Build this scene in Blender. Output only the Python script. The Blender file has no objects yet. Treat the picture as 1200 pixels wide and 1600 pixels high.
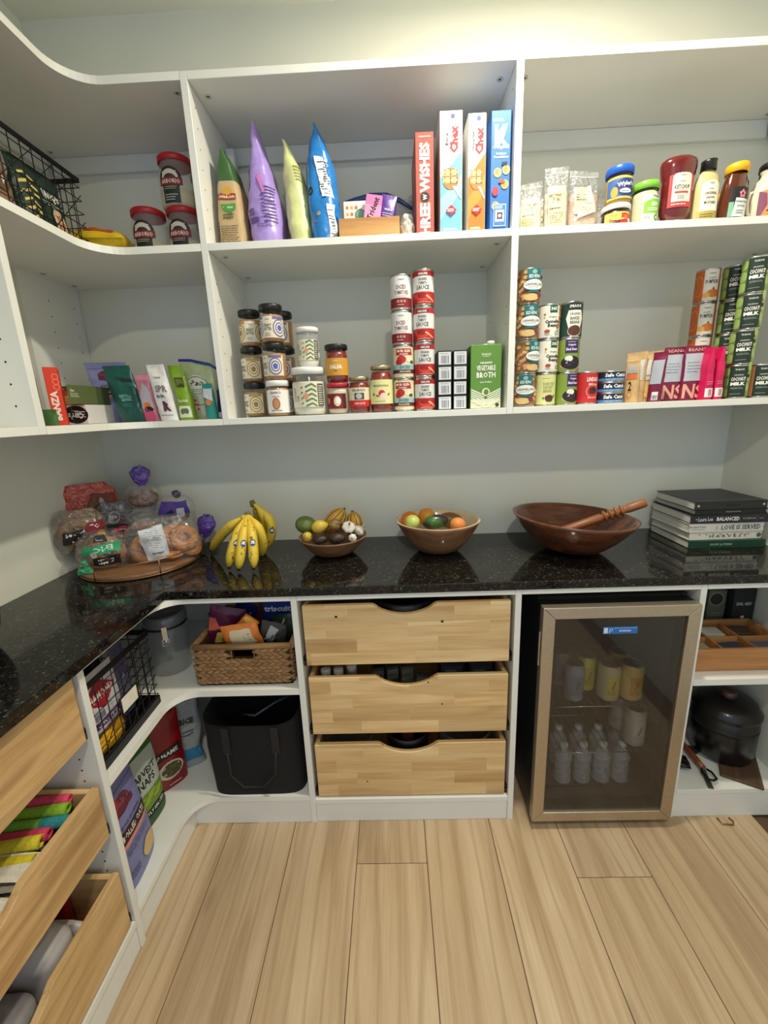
import bpy, bmesh, math, random
from mathutils import Vector, Matrix, noise
SC = bpy.context.scene
COL = SC.collection
PI = math.pi
rnd = random.Random(7)

# ------------------------------------------------------------------ camera
F_PX, YAW, PITCH, ROLL = 655.46, -0.0255, -0.2379, -0.0393
CAM = Vector((1.1743, -1.7019, 1.4329))
_F = Vector((math.sin(YAW)*math.cos(PITCH), math.cos(YAW)*math.cos(PITCH), math.sin(PITCH)))
_R = Vector((math.cos(YAW), -math.sin(YAW), 0)); _U = _R.cross(_F)
R2 = math.cos(ROLL)*_R + math.sin(ROLL)*_U
U2 = -math.sin(ROLL)*_R + math.cos(ROLL)*_U
cd = bpy.data.cameras.new('camera'); cam = bpy.data.objects.new('camera', cd); COL.objects.link(cam)
cd.sensor_fit = 'VERTICAL'; cd.sensor_height = 36; cd.sensor_width = 27
cd.lens = 36*F_PX/1600; cd.clip_start = 0.02
m3 = Matrix((R2, U2, -_F)).transposed()
cam.matrix_world = Matrix.Translation(CAM) @ m3.to_4x4()
SC.camera = cam

# ------------------------------------------------------------------ world and lights
wd = bpy.data.worlds.new('world'); SC.world = wd; wd.use_nodes = True
bg = wd.node_tree.nodes['Background']; bg.inputs[0].default_value = (0.62, 0.79, 1.0, 1); bg.inputs[1].default_value = 0.90
def area(name, loc, target, size, power, color, shape='DISK', sy=None, spread=None):
    l = bpy.data.lights.new(name, 'AREA'); l.shape = shape; l.size = size
    if sy: l.size_y = sy
    l.energy = power; l.color = color
    if spread: l.spread = spread
    o = bpy.data.objects.new(name, l); COL.objects.link(o); o.location = loc
    o.rotation_euler = (Vector(target)-Vector(loc)).to_track_quat('-Z', 'Y').to_euler(); return o
WARM = (1.0, 0.93, 0.76)
L1 = area('ceiling_lamp_light', (1.60, -0.66, 2.69), (1.60, -0.66, 0), 0.10, 23, WARM)
L2 = area('ceiling_lamp_light', (1.35, -2.05, 2.69), (1.35, -2.05, 0), 0.13, 17, WARM)
SC.view_settings.view_transform = 'Standard'; SC.view_settings.look = 'None'
SC.view_settings.gamma = 1; SC.view_settings.exposure = 0.06
SC.view_settings.use_curve_mapping = False

# ------------------------------------------------------------------ materials
def lin(c):
    out = []
    for v in c[:3]:
        v /= 255.0
        out.append(v/12.92 if v <= 0.04045 else ((v+0.055)/1.055)**2.4)
    return tuple(out)
def new_mat(name):
    m = bpy.data.materials.new(name); m.use_nodes = True
    return m, m.node_tree, m.node_tree.nodes['Principled BSDF']
_mc = {}
def col(c, rough=0.5, metal=0.0, trans=0.0, alpha=1.0, var=0.06, coat=0.0, bump=0.0, scale=30, name=None, sub=0.0):
    """procedural colour with a little noise variation"""
    key = (tuple(c), rough, metal, trans, alpha, var, coat, bump, scale, sub)
    if key in _mc: return _mc[key]
    m, nt, b = new_mat(name or 'surface')
    N = nt.nodes; L = nt.links
    l = lin(c)
    tc = N.new('ShaderNodeTexCoord'); nz = N.new('ShaderNodeTexNoise'); nz.inputs['Scale'].default_value = scale; nz.inputs['Detail'].default_value = 3
    L.new(tc.outputs['Object'], nz.inputs['Vector'])
    cr = N.new('ShaderNodeValToRGB')
    cr.color_ramp.elements[0].position = 0.3; cr.color_ramp.elements[1].position = 0.7
    cr.color_ramp.elements[0].color = (*[max(0, x*(1-var)) for x in l], 1)
    cr.color_ramp.elements[1].color = (*[min(1, x*(1+var)) for x in l], 1)
    L.new(nz.outputs['Fac'], cr.inputs[0]); L.new(cr.outputs[0], b.inputs['Base Color'])
    b.inputs['Roughness'].default_value = rough; b.inputs['Metallic'].default_value = metal
    b.inputs['Transmission Weight'].default_value = trans; b.inputs['Alpha'].default_value = alpha
    b.inputs['Coat Weight'].default_value = coat
    if sub: b.inputs['Subsurface Weight'].default_value = sub; b.inputs['Subsurface Radius'].default_value = (0.01, 0.006, 0.003)
    if bump:
        bp = N.new('ShaderNodeBump'); bp.inputs['Strength'].default_value = bump; bp.inputs['Distance'].default_value = 0.004
        L.new(nz.outputs['Fac'], bp.inputs['Height']); L.new(bp.outputs[0], b.inputs['Normal'])
    _mc[key] = m; return m
def ink(c): return col(c, rough=0.55, var=0.0)
_fc = {}
def clear(c, alpha, rough=0.06, crinkle=0.0, scale=45, ior=1.5):
    """thin clear sheet: tinted see-through layer under a sharp reflective skin"""
    k = (tuple(c), alpha, rough, crinkle, scale, ior)
    if k in _fc: return _fc[k]
    m = bpy.data.materials.new('clear_film'); m.use_nodes = True; nt = m.node_tree; N = nt.nodes; L = nt.links; b = N['Principled BSDF']; out = N['Material Output']
    b.inputs['Base Color'].default_value = (*lin(c), 1); b.inputs['Roughness'].default_value = max(rough, .25)
    tr = N.new('ShaderNodeBsdfTransparent'); gl = N.new('ShaderNodeBsdfGlossy'); gl.inputs['Roughness'].default_value = rough
    fr = N.new('ShaderNodeFresnel'); fr.inputs['IOR'].default_value = ior
    m1 = N.new('ShaderNodeMixShader'); m1.inputs[0].default_value = alpha; L.new(tr.outputs[0], m1.inputs[1]); L.new(b.outputs[0], m1.inputs[2])
    ge = N.new('ShaderNodeNewGeometry'); mt = N.new('ShaderNodeMath'); mt.operation = 'SUBTRACT'; mt.inputs[0].default_value = 1; L.new(ge.outputs['Backfacing'], mt.inputs[1])
    mu_ = N.new('ShaderNodeMath'); mu_.operation = 'MULTIPLY'; L.new(fr.outputs[0], mu_.inputs[0]); L.new(mt.outputs[0], mu_.inputs[1])
    m2 = N.new('ShaderNodeMixShader'); L.new(mu_.outputs[0], m2.inputs[0]); L.new(m1.outputs[0], m2.inputs[1]); L.new(gl.outputs[0], m2.inputs[2]); L.new(m2.outputs[0], out.inputs['Surface'])
    if crinkle:
        tc = N.new('ShaderNodeTexCoord'); nz = N.new('ShaderNodeTexNoise'); nz.inputs['Scale'].default_value = scale; nz.inputs['Detail'].default_value = 2; nz.inputs['Distortion'].default_value = 1.2; L.new(tc.outputs['Object'], nz.inputs['Vector'])
        bp = N.new('ShaderNodeBump'); bp.inputs['Strength'].default_value = crinkle; bp.inputs['Distance'].default_value = 0.012; L.new(nz.outputs['Fac'], bp.inputs['Height'])
        for n_ in (gl, fr, b): L.new(bp.outputs[0], n_.inputs['Normal'])
    _fc[k] = m; return m
def film(c=(235, 238, 240), alpha=0.22, rough=0.12): return clear(c, alpha, max(.08, rough*.8), .9, ior=1.8)
def foil(c, rough=0.32): return col(c, rough=rough, var=0.08, bump=0.35, scale=45, name='foil')
def glassy(c=(240, 245, 245), alpha=0.28): return clear(c if alpha > .2 else (120, 110, 100), alpha*.5, .04)

def mixcol(N, L, fac, a, b, blend='MIX'):
    mx = N.new('ShaderNodeMix'); mx.data_type = 'RGBA'; mx.blend_type = blend
    for sock, v in ((mx.inputs[0], fac), (mx.inputs[6], a), (mx.inputs[7], b)):
        if hasattr(v, 'links'): L.new(v, sock)
        elif isinstance(v, (int, float)): sock.default_value = v
        else: sock.default_value = (*v, 1)
    return mx.outputs[2]
def ramp(N, L, src, stops):
    cr = N.new('ShaderNodeValToRGB'); e = cr.color_ramp.elements
    while len(e) < len(stops): e.new(0.5)
    for i, (p, c) in enumerate(stops): e[i].position = p; e[i].color = (*c, 1)
    L.new(src, cr.inputs[0]); return cr.outputs[0]

def wood(name, c1, c2, c3, axis='X', grain=1.0, rough=0.45, rand=0.0, blocks=None, coat=0.0, knots=False):
    """long-grain wood; axis = grain direction in object space; blocks=(length,height) gives finger-jointed staves"""
    m, nt, b = new_mat(name); N = nt.nodes; L = nt.links
    tc = N.new('ShaderNodeTexCoord'); mp = N.new('ShaderNodeMapping'); L.new(tc.outputs['Object'], mp.inputs[0])
    oi = N.new('ShaderNodeObjectInfo')
    vm = N.new('ShaderNodeVectorMath'); vm.operation = 'SCALE'; vm.inputs[0].default_value = (7.3, 3.1, 5.7)
    L.new(oi.outputs['Random'], vm.inputs[3])
    va = N.new('ShaderNodeVectorMath'); va.operation = 'ADD'; L.new(mp.outputs[0], va.inputs[0]); L.new(vm.outputs[0], va.inputs[1])
    vec = va.outputs[0]
    if axis == 'Y': mp.inputs['Rotation'].default_value = (0, 0, PI/2)
    if axis == 'Z': mp.inputs['Rotation'].default_value = (0, PI/2, 0)
    bw = None
    if blocks:
        sx = N.new('ShaderNodeSeparateXYZ'); L.new(mp.outputs[0], sx.inputs[0])
        cx = N.new('ShaderNodeCombineXYZ'); L.new(sx.outputs[0], cx.inputs[0]); L.new(sx.outputs[2], cx.inputs[1])
        br = N.new('ShaderNodeTexBrick'); L.new(cx.outputs[0], br.inputs['Vector'])
        br.inputs['Scale'].default_value = 1; br.inputs['Brick Width'].default_value = blocks[0]; br.inputs['Row Height'].default_value = blocks[1]
        br.inputs['Mortar Size'].default_value = 0.0004; br.offset = 0.37; br.squash = 1.3; br.squash_frequency = 3
        br.inputs['Color1'].default_value = (0, 0, 0, 1); br.inputs['Color2'].default_value = (1, 1, 1, 1); br.inputs['Mortar'].default_value = (0.5, 0.5, 0.5, 1)
        bw = br.outputs['Color']
        v3 = N.new('ShaderNodeVectorMath'); v3.operation = 'MULTIPLY_ADD'; L.new(bw, v3.inputs[0]); v3.inputs[1].default_value = (3.7, 5.1, 9.3); L.new(vec, v3.inputs[2]); vec = v3.outputs[0]
    s = N.new('ShaderNodeVectorMath'); s.operation = 'MULTIPLY'; L.new(vec, s.inputs[0]); s.inputs[1].default_value = (1.6*grain, 16*grain, 16*grain)
    n1 = N.new('ShaderNodeTexNoise'); n1.inputs['Scale'].default_value = 1.0; n1.inputs['Detail'].default_value = 5; n1.inputs['Distortion'].default_value = 0.6; L.new(s.outputs[0], n1.inputs['Vector'])
    s2 = N.new('ShaderNodeVectorMath'); s2.operation = 'MULTIPLY'; L.new(vec, s2.inputs[0]); s2.inputs[1].default_value = (9*grain, 240*grain, 240*grain)
    n2 = N.new('ShaderNodeTexNoise'); n2.inputs['Scale'].default_value = 1.0; n2.inputs['Detail'].default_value = 3; L.new(s2.outputs[0], n2.inputs['Vector'])
    wv = N.new('ShaderNodeTexWave'); wv.inputs['Scale'].default_value = 1.1; wv.bands_direction = 'Y'; wv.inputs['Distortion'].default_value = 9; wv.inputs['Detail'].default_value = 2
    s3 = N.new('ShaderNodeVectorMath'); s3.operation = 'MULTIPLY'; L.new(vec, s3.inputs[0]); s3.inputs[1].default_value = (1.0*grain, 7*grain, 7*grain); L.new(s3.outputs[0], wv.inputs['Vector'])
    base = ramp(N, L, n1.outputs['Fac'], [(0.28, lin(c2)), (0.5, lin(c1)), (0.72, lin(c3))])
    base = mixcol(N, L, ramp(N, L, wv.outputs['Fac'], [(0.0, (0.5,)*3), (0.22, (0,)*3), (1, (0,)*3)]), base, lin(c2))
    base = mixcol(N, L, 0.22, base, ramp(N, L, n2.outputs['Fac'], [(0.3, lin(c2)), (0.7, lin(c3))]))
    if bw:
        base = mixcol(N, L, 0.55, base, ramp(N, L, bw, [(0.0, (0.62, 0.56, 0.48)), (0.35, (0.88, 0.86, 0.82)), (0.6, (1, 1, 1)), (1.0, (1.14, 1.14, 1.12))]), 'MULTIPLY')
    if rand:
        base = mixcol(N, L, 1.0, base, ramp(N, L, oi.outputs['Random'], [(0, (1-rand,)*3), (1, (1+rand*0.5,)*3)]), 'MULTIPLY')
    if knots:
        vo = N.new('ShaderNodeTexVoronoi'); vo.inputs['Scale'].default_value = 1.0
        s4 = N.new('ShaderNodeVectorMath'); s4.operation = 'MULTIPLY'; L.new(vec, s4.inputs[0]); s4.inputs[1].default_value = (2.1, 7.5, 7.5); L.new(s4.outputs[0], vo.inputs['Vector'])
        base = mixcol(N, L, ramp(N, L, vo.outputs['Distance'], [(0.0, (0.75,)*3), (0.07, (0.35,)*3), (0.13, (0,)*3)]), base, [x*0.45 for x in lin(c2)])
    L.new(base, b.inputs['Base Color']); b.inputs['Roughness'].default_value = rough; b.inputs['Coat Weight'].default_value = coat
    bp = N.new('ShaderNodeBump'); bp.inputs['Strength'].default_value = 0.12; bp.inputs['Distance'].default_value = 0.002
    L.new(n2.outputs['Fac'], bp.inputs['Height']); L.new(bp.outputs[0], b.inputs['Normal'])
    return m

WHITE = col((232, 232, 226), rough=0.38, var=0.02, name='white_melamine', scale=6, bump=0.03)
EDGE = col((240, 239, 230), rough=0.35, var=0.01, name='white_edge_band')
WALL = col((226, 226, 214), rough=0.75, var=0.025, name='painted_wall', scale=3, bump=0.05)
HOLE = col((40, 38, 36), rough=0.9)
BLACKP = col((14, 14, 16), rough=0.35, name='black_plastic')
WIRE = col((12, 11, 13), rough=0.4, metal=0.3, name='black_wire')
PINE = wood('rubberwood', (226, 190, 134), (190, 146, 90), (240, 214, 166), 'X', 1.0, 0.42, blocks=(0.26, 0.052))
PINEY = wood('rubberwood_side', (214, 176, 118), (180, 136, 82), (228, 196, 146), 'Y', 1.0, 0.42)
PINEX = wood('rubberwood_grain', (208, 170, 116), (160, 118, 70), (226, 194, 144), 'X', 1.7, 0.42)
PLANK = wood('oak_plank', (194, 168, 134), (160, 132, 98), (212, 190, 158), 'Y', 0.8, 0.42, rand=0.10, knots=True)
STEEL = col((196, 184, 166), rough=0.42, metal=1.0, var=0.05, name='brushed_steel', scale=80)

# ------------------------------------------------------------------ pixel -> point on a known plane (frame 1200x1600)
def ray(u, v): return _F + R2*((u-600)/F_PX) - U2*((v-800)/F_PX)
def ony(u, v, y): d = ray(u, v); return CAM + d*((y-CAM.y)/d.y)
def onz(u, v, z): d = ray(u, v); return CAM + d*((z-CAM.z)/d.z)
def onx(u, v, x): d = ray(u, v); return CAM + d*((x-CAM.x)/d.x)

# ------------------------------------------------------------------ mesh builder
class MB:
    def __init__(s): s.bm = bmesh.new(); s.mats = []
    def mi(s, m):
        if m not in s.mats: s.mats.append(m)
        return s.mats.index(m)
    def face(s, pts, m, smooth=False):
        vs = [s.bm.verts.new(p) for p in pts]
        try: f = s.bm.faces.new(vs)
        except ValueError: return None
        f.material_index = s.mi(m); f.smooth = smooth; return f
    def box(s, x0, x1, y0, y1, z0, z1, m, bev=0.0, mtx=None, seg=1):
        g = bmesh.ops.create_cube(s.bm, size=1)['verts']
        for v in g: v.co = Vector((x0+(v.co.x+.5)*(x1-x0), y0+(v.co.y+.5)*(y1-y0), z0+(v.co.z+.5)*(z1-z0)))
        fs = {f for v in g for f in v.link_faces}; i = s.mi(m)
        for f in fs: f.material_index = i
        if bev:
            es = {e for f in fs for e in f.edges}
            r = bmesh.ops.bevel(s.bm, geom=list(es), offset=bev, segments=seg, affect='EDGES', profile=0.6)
            g = list({v for f in r['faces'] for v in f.verts} | {v for v in g if v.is_valid})
            fs = {f for v in g for f in v.link_faces}
            for f in fs: f.material_index = i; f.smooth = seg > 1
        if mtx is not None:
            for v in g: v.co = mtx @ v.co
        return s
    def prism(s, pts, z0, z1, m, plane='XY', me=None):
        """extrude a 2D outline; me = material for the side faces"""
        def P(a, b, c): return {'XY': (a, b, c), 'XZ': (a, c, b), 'YZ': (c, a, b)}[plane]
        lo = [s.bm.verts.new(P(a, b, z0)) for a, b in pts]; hi = [s.bm.verts.new(P(a, b, z1)) for a, b in pts]
        n = len(pts); i = s.mi(m); j = s.mi(me or m); fs = []
        for q in range(n):
            f = s.bm.faces.new((lo[q], lo[(q+1) % n], hi[(q+1) % n], hi[q])); f.material_index = j; fs.append(f)
        a = s.bm.faces.new(lo[::-1]); b = s.bm.faces.new(hi); a.material_index = b.material_index = i
        bmesh.ops.recalc_face_normals(s.bm, faces=fs+[a, b])
        return s
    def lathe(s, prof, m, c=(0, 0, 0), n=24, mtx=None, smooth=True, sx=1, sy=1, ang=None):
        """prof: list of (r, z) or (r, z, mat) from bottom to top"""
        rings = []; c = Vector(c)
        for p in prof:
            r, z = p[0], p[1]
            if r < 1e-6: rings.append([s.bm.verts.new(c+Vector((0, 0, z)))])
            else: rings.append([s.bm.verts.new(c+Vector((r*sx*math.cos(2*PI*k/n), r*sy*math.sin(2*PI*k/n), z))) for k in range(n)])
        for q in range(len(rings)-1):
            a, b = rings[q], rings[q+1]
            mm = prof[q+1][2] if len(prof[q+1]) > 2 else m; i = s.mi(mm)
            for k in range(n):
                k2 = (k+1) % n
                vs = []
                for v in ((a[k] if len(a) > 1 else a[0]), (a[k2] if len(a) > 1 else a[0]), (b[k2] if len(b) > 1 else b[0]), (b[k] if len(b) > 1 else b[0])):
                    if v not in vs: vs.append(v)
                if len(vs) < 3: continue
                try: f = s.bm.faces.new(vs)
                except ValueError: continue
                f.material_index = i; f.smooth = smooth
        if mtx is not None:
            for r in rings:
                for v in r: v.co = mtx @ v.co
        return s
    def tube(s, pts, r, m, n=6, closed=False, cap=True):
        pts = [Vector(p) for p in pts]; N = len(pts); rings = []
        rr = r if isinstance(r, (list, tuple)) else [r]*N
        up = None
        for i, p in enumerate(pts):
            if closed: d = pts[(i+1) % N]-pts[i-1]
            else: d = pts[min(i+1, N-1)]-pts[max(i-1, 0)]
            d.normalize()
            if up is None: up = d.orthogonal().normalized()
            up = (up-d*up.dot(d))
            if up.length < 1e-5: up = d.orthogonal()
            up.normalize(); sd = d.cross(up)
            rings.append([s.bm.verts.new(p+(up*math.cos(2*PI*k/n)+sd*math.sin(2*PI*k/n))*rr[i]) for k in range(n)])
        i = s.mi(m)
        for q in range(N if closed else N-1):
            a, b = rings[q], rings[(q+1) % N]
            for k in range(n):
                f = s.bm.faces.new((a[k], a[(k+1) % n], b[(k+1) % n], b[k])); f.material_index = i; f.smooth = n > 4
        if cap and not closed:
            for rg in (rings[0][::-1], rings[-1]):
                f = s.bm.faces.new(rg); f.material_index = i
        return s
    def grid(s, fn, nu, nv, m, smooth=True, closed_u=False):
        """fn(i,j)->Vector; m material or callable(i,j)"""
        V = [[s.bm.verts.new(fn(i, j)) for j in range(nv+1)] for i in range(nu if closed_u else nu+1)]
        for i in range(nu):
            for j in range(nv):
                i2 = (i+1) % nu if closed_u else i+1
                try: f = s.bm.faces.new((V[i][j], V[i2][j], V[i2][j+1], V[i][j+1]))
                except ValueError: continue
                f.material_index = s.mi(m(i, j) if callable(m) else m); f.smooth = smooth
        return s
    def build(s, name, parent=None, loc=None, rot=None, weld=False):
        if weld: bmesh.ops.remove_doubles(s.bm, verts=s.bm.verts, dist=1e-5)
        me = bpy.data.meshes.new(name); s.bm.to_mesh(me); s.bm.free()
        for m in s.mats: me.materials.append(m)
        o = bpy.data.objects.new(name, me); COL.objects.link(o)
        if parent: o.parent = parent
        if loc is not None: o.location = loc
        if rot is not None: o.rotation_euler = rot
        return o
def tag(o, label=None, cat=None, group=None, kind=None):
    if label: o['label'] = label
    if cat: o['category'] = cat
    if group: o['group'] = group
    if kind: o['kind'] = kind
    return o
def thing(name, label, cat, loc=(0, 0, 0), rz=0, group=None):
    o = bpy.data.objects.new(name, None); COL.objects.link(o); o.location = loc; o.rotation_euler = (0, 0, rz)
    o.empty_display_size = 0.05
    return tag(o, label, cat, group)
def copy_tree(o, loc, label=None, rz=None):
    c = o.copy(); COL.objects.link(c); c.location = loc
    if rz is not None: c.rotation_euler = (c.rotation_euler[0], c.rotation_euler[1], rz)
    if label: c['label'] = label
    for ch in list(o.children):
        d = ch.copy(); COL.objects.link(d); d.parent = c
        for g in list(ch.children):
            e = g.copy(); COL.objects.link(e); e.parent = d
    return c

# ------------------------------------------------------------------ flat print wrapped on a surface
_tx = {}
def text_polys(sx, bold=0.0):
    k = (sx, bold)
    if k in _tx: return _tx[k]
    cu = bpy.data.curves.new('t', 'FONT'); cu.body = sx; cu.size = 1; cu.resolution_u = 1; cu.offset = bold; cu.fill_mode = 'FRONT'
    o = bpy.data.objects.new('t', cu); COL.objects.link(o)
    me = bpy.data.meshes.new_from_object(o)
    vs = [(v.co.x, v.co.y) for v in me.vertices]; fs = [tuple(p.vertices) for p in me.polygons]
    bpy.data.objects.remove(o); bpy.data.curves.remove(cu); bpy.data.meshes.remove(me)
    if vs:
        x0 = min(v[0] for v in vs); x1 = max(v[0] for v in vs); y0 = min(v[1] for v in vs); y1 = max(v[1] for v in vs)
        vs = [((x-(x0+x1)/2), (y-(y0+y1)/2)) for x, y in vs]; r = (vs, fs, x1-x0, y1-y0)
    else: r = ([], [], 1, 1)
    _tx[k] = r; return r
class Print:
    """2D artwork in metres (u right, v up), mapped by surf(u, v, d) -> Vector with d = lift off the surface"""
    def __init__(s, surf, step=None, vstep=None, base=0.0004): s.surf = surf; s.step = step; s.vstep = vstep; s.items = []; s.lay = base
    def add(s, verts, faces, c):
        s.items.append((verts, faces, c if not isinstance(c, tuple) else ink(c), s.lay)); s.lay += 0.00012; return s
    def rect(s, u0, u1, v0, v1, c): return s.add([(u0, v0), (u1, v0), (u1, v1), (u0, v1)], [(0, 1, 2, 3)], c)
    def poly(s, pts, c): return s.add(list(pts), [tuple(range(len(pts)))], c)
    def ell(s, cu, cv, ru, rv, c, n=18): return s.poly([(cu+ru*math.cos(2*PI*k/n), cv+rv*math.sin(2*PI*k/n)) for k in range(n)], c)
    def ring(s, cu, cv, r0, r1, c, a0=0, a1=2*PI, n=14, sq=1.0):
        vs = []; fs = []
        for k in range(n+1):
            a = a0+(a1-a0)*k/n
            vs += [(cu+r0*math.cos(a), cv+r0*sq*math.sin(a)), (cu+r1*math.cos(a), cv+r1*sq*math.sin(a))]
        for k in range(n): fs.append((2*k, 2*k+1, 2*k+3, 2*k+2))
        return s.add(vs, fs, c)
    def text(s, t, u, v, h, c, w=None, rot=0.0, bold=0.02, al='c'):
        vs, fs, tw, th = text_polys(t, bold)
        k = h/max(th, 1e-6); kx = (w/tw) if w else k*0.85
        W = tw*kx; du = {'c': 0, 'l': W/2, 'r': -W/2}[al]
        ca, sa = math.cos(rot), math.sin(rot)
        return s.add([(u+ca*(x*kx+du)-sa*y*k, v+sa*(x*kx+du)+ca*y*k) for x, y in vs], fs, c)
    def lines(s, u0, u1, v0, v1, n, c, frac=0.35, jag=0.25):
        """rows of small print"""
        r = random.Random(n*7+int(abs(v0)*1e4)); h = (v1-v0)/n; vs = []; fs = []
        for i in range(n):
            y = v1-h*(i+0.5); x = u0; e = u1-(u1-u0)*r.random()*jag
            while x < e:
                L = min((u1-u0)*(0.06+0.16*r.random()), e-x); b = len(vs)
                vs += [(x, y-h*frac/2), (x+L, y-h*frac/2), (x+L, y+h*frac/2), (x, y+h*frac/2)]; fs.append((b, b+1, b+2, b+3)); x += L+(u1-u0)*0.03
        return s.add(vs, fs, c)
    def bars(s, u0, u1, v0, v1, c=(20, 20, 22), n=9):
        r = random.Random(3); w = (u1-u0)/n; vs = []; fs = []
        for i in range(n):
            b = len(vs); a = u0+w*i; e = a+w*(0.3+0.45*r.random())
            vs += [(a, v0), (e, v0), (e, v1), (a, v1)]; fs.append((b, b+1, b+2, b+3))
        return s.add(vs, fs, c)
    def build(s, parent, name='label_print'):
        out = bmesh.new(); mats = []
        for vs, fs, m, d in s.items:
            if m not in mats: mats.append(m)
            if not fs: continue
            b = bmesh.new(); V = [b.verts.new((x, y, 0)) for x, y in vs]
            for f in fs:
                try: b.faces.new([V[i] for i in f])
                except ValueError: pass
            for ax, st in ((0, s.step), (1, s.vstep)):
                if not st: continue
                lo = min(v[ax] for v in vs); hi = max(v[ax] for v in vs)
                k = math.floor(lo/st)+1
                while k*st < hi:
                    co = [0, 0, 0]; no = [0, 0, 0]; co[ax] = k*st; no[ax] = 1
                    bmesh.ops.bisect_plane(b, geom=b.verts[:]+b.edges[:]+b.faces[:], plane_co=co, plane_no=no, dist=1e-6); k += 1
            mi = mats.index(m); mp = {}
            for v in b.verts: mp[v] = out.verts.new(s.surf(v.co.x, v.co.y, d))
            for f in b.faces:
                g = out.faces.new([mp[v] for v in f.verts]); g.material_index = mi; g.smooth = True
            b.free()
        me = bpy.data.meshes.new(name); out.to_mesh(me); out.free()
        for m in mats: me.materials.append(m)
        o = bpy.data.objects.new(name, me); COL.objects.link(o); o.parent = parent; return o
def s_front(y, x=0, z=0): return lambda u, v, d: Vector((x+u, y-d, z+v))          # faces -Y
def s_right(xx, y=0, z=0): return lambda u, v, d: Vector((xx+d, y+u, z+v))        # faces +X, u towards +Y
def s_left(xx, y=0, z=0): return lambda u, v, d: Vector((xx-d, y-u, z+v))
def s_top(z, x=0, y=0): return lambda u, v, d: Vector((x+u, y+v, z+d))
def s_cyl(r, a0=-PI/2, z=0):                                                       # u along the arc, centre faces -Y
    return lambda u, v, d: Vector(((r+d)*math.cos(a0+u/r), (r+d)*math.sin(a0+u/r), z+v))
# ================================================================== SETTING
DU, DB = 0.324, 0.503            # depths of upper and base cabinets
XA, XB, XR = 0.630, 1.5415, 2.500  # upper partitions, right wall
T = 0.020
ZL, ZM, ZT = 1.406, 1.910, 2.327   # undersides of the three upper boards
X1, X2, X3 = 0.841, 1.5385, 2.099  # base partitions
TB = 0.019
HC = 0.914; TC = 0.0282; ZR = HC-TC
XLU, XLB, XLC = 0.317, 0.430, 0.4545
YC, YQ = -0.654, -0.842
DC = 0.514
ZCEIL = 2.72
BK = -3.0
def struct(name, mb, parent=None):
    o = mb.build(name, parent)
    if not parent: o['kind'] = 'structure'
    return o
struct('wall_back', MB().box(-0.1, XR+0.1, 0, 0.1, -0.03, ZCEIL, WALL))
struct('wall_left', MB().box(-0.1, 0, BK, 0, -0.03, ZCEIL, WALL))
struct('wall_right', MB().box(XR, XR+0.1, BK, 0, -0.03, ZCEIL, WALL))
struct('ceiling', MB().box(-0.1, XR+0.1, BK, 0.1, ZCEIL, ZCEIL+0.08, WALL))
fl = struct('floor', MB().box(0, XR, BK, 0, -0.03, -0.010, col((90, 70, 48), rough=0.9, name='plank_core')))
# floor planks: each its own board, joints recessed
pl_w = 0.2305; k = 0
starts = {0: -0.32, 1: -0.90, 2: -0.15, 3: -1.45, 4: -0.645, 5: -1.3, 6: -1.75, 7: -0.694, 8: -1.25, 9: -0.60, 10: -0.95}
for i in range(-5, 6):
    x0 = 1.243+pl_w*(i-1); x1 = x0+pl_w
    a = max(x0, 0.002); b_ = min(x1, XR-0.002)
    if b_-a < 0.02: continue
    st = {-5: -.32, -4: -.9, -3: -1.15, -2: -1.6, -1: -1.5, 0: -0.645, 1: -1.75, 2: -1.25, 3: -0.694, 4: -1.4, 5: -1.0}[i]
    cuts = [-0.002]
    y = st
    while y > BK: cuts.append(y); y -= 1.22
    cuts.append(BK)
    for q in range(len(cuts)-1):
        ya, yb = cuts[q], cuts[q+1]
        mb = MB().box((a-b_)/2+0.0009, (b_-a)/2-0.0009, (yb-ya)/2+0.0009, (ya-yb)/2-0.0009, -0.006, 0.004, PLANK, bev=0.0012)
        o = mb.build('plank', fl, loc=((a+b_)/2, (ya+yb)/2, -0.004))
# ================================================================== CABINETS
def arc_outline(xr, depth, xl, yend, R, n=10):
    pts = [(0, 0), (xr, 0), (xr, -depth), (xl+R, -depth)]
    for i in range(1, n+1):
        a = PI/2+(PI/2)*i/n
        pts.append((xl+R+R*math.cos(a), -depth-R+R*math.sin(a)))
    pts += [(xl, yend), (0, yend)]
    return pts
def holes(mb, side, x, ys, z0, z1, stp=0.0505, r=0.0025):
    z = z0
    while z < z1:
        for y in ys:
            a = 8
            pts = [(x+side*0.0004, y+r*math.cos(2*PI*k/a), z+r*math.sin(2*PI*k/a)) for k in range(a)]
            mb.face(pts, HOLE)
        z += stp
    return mb
def pins(parent, pts):
    """plastic connectors on the underside of shelves"""
    for x, y, z in pts:
        MB().lathe([(0.0035, -0.0018), (0.009, -0.002), (0.009, 0.0)], col((196, 192, 182), rough=0.5), c=(x, y, z), n=12).lathe([(0, -0.0012), (0.0035, -0.0018)], HOLE, c=(x, y, z), n=12).build('connector', parent)
def vpanel(parent, x0, x1, y0, y1, z0, z1, name='side_panel'):
    return MB().box(x0, x1, y0, y1, z0, z1, WHITE, bev=0.0008).build(name, parent)

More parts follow.
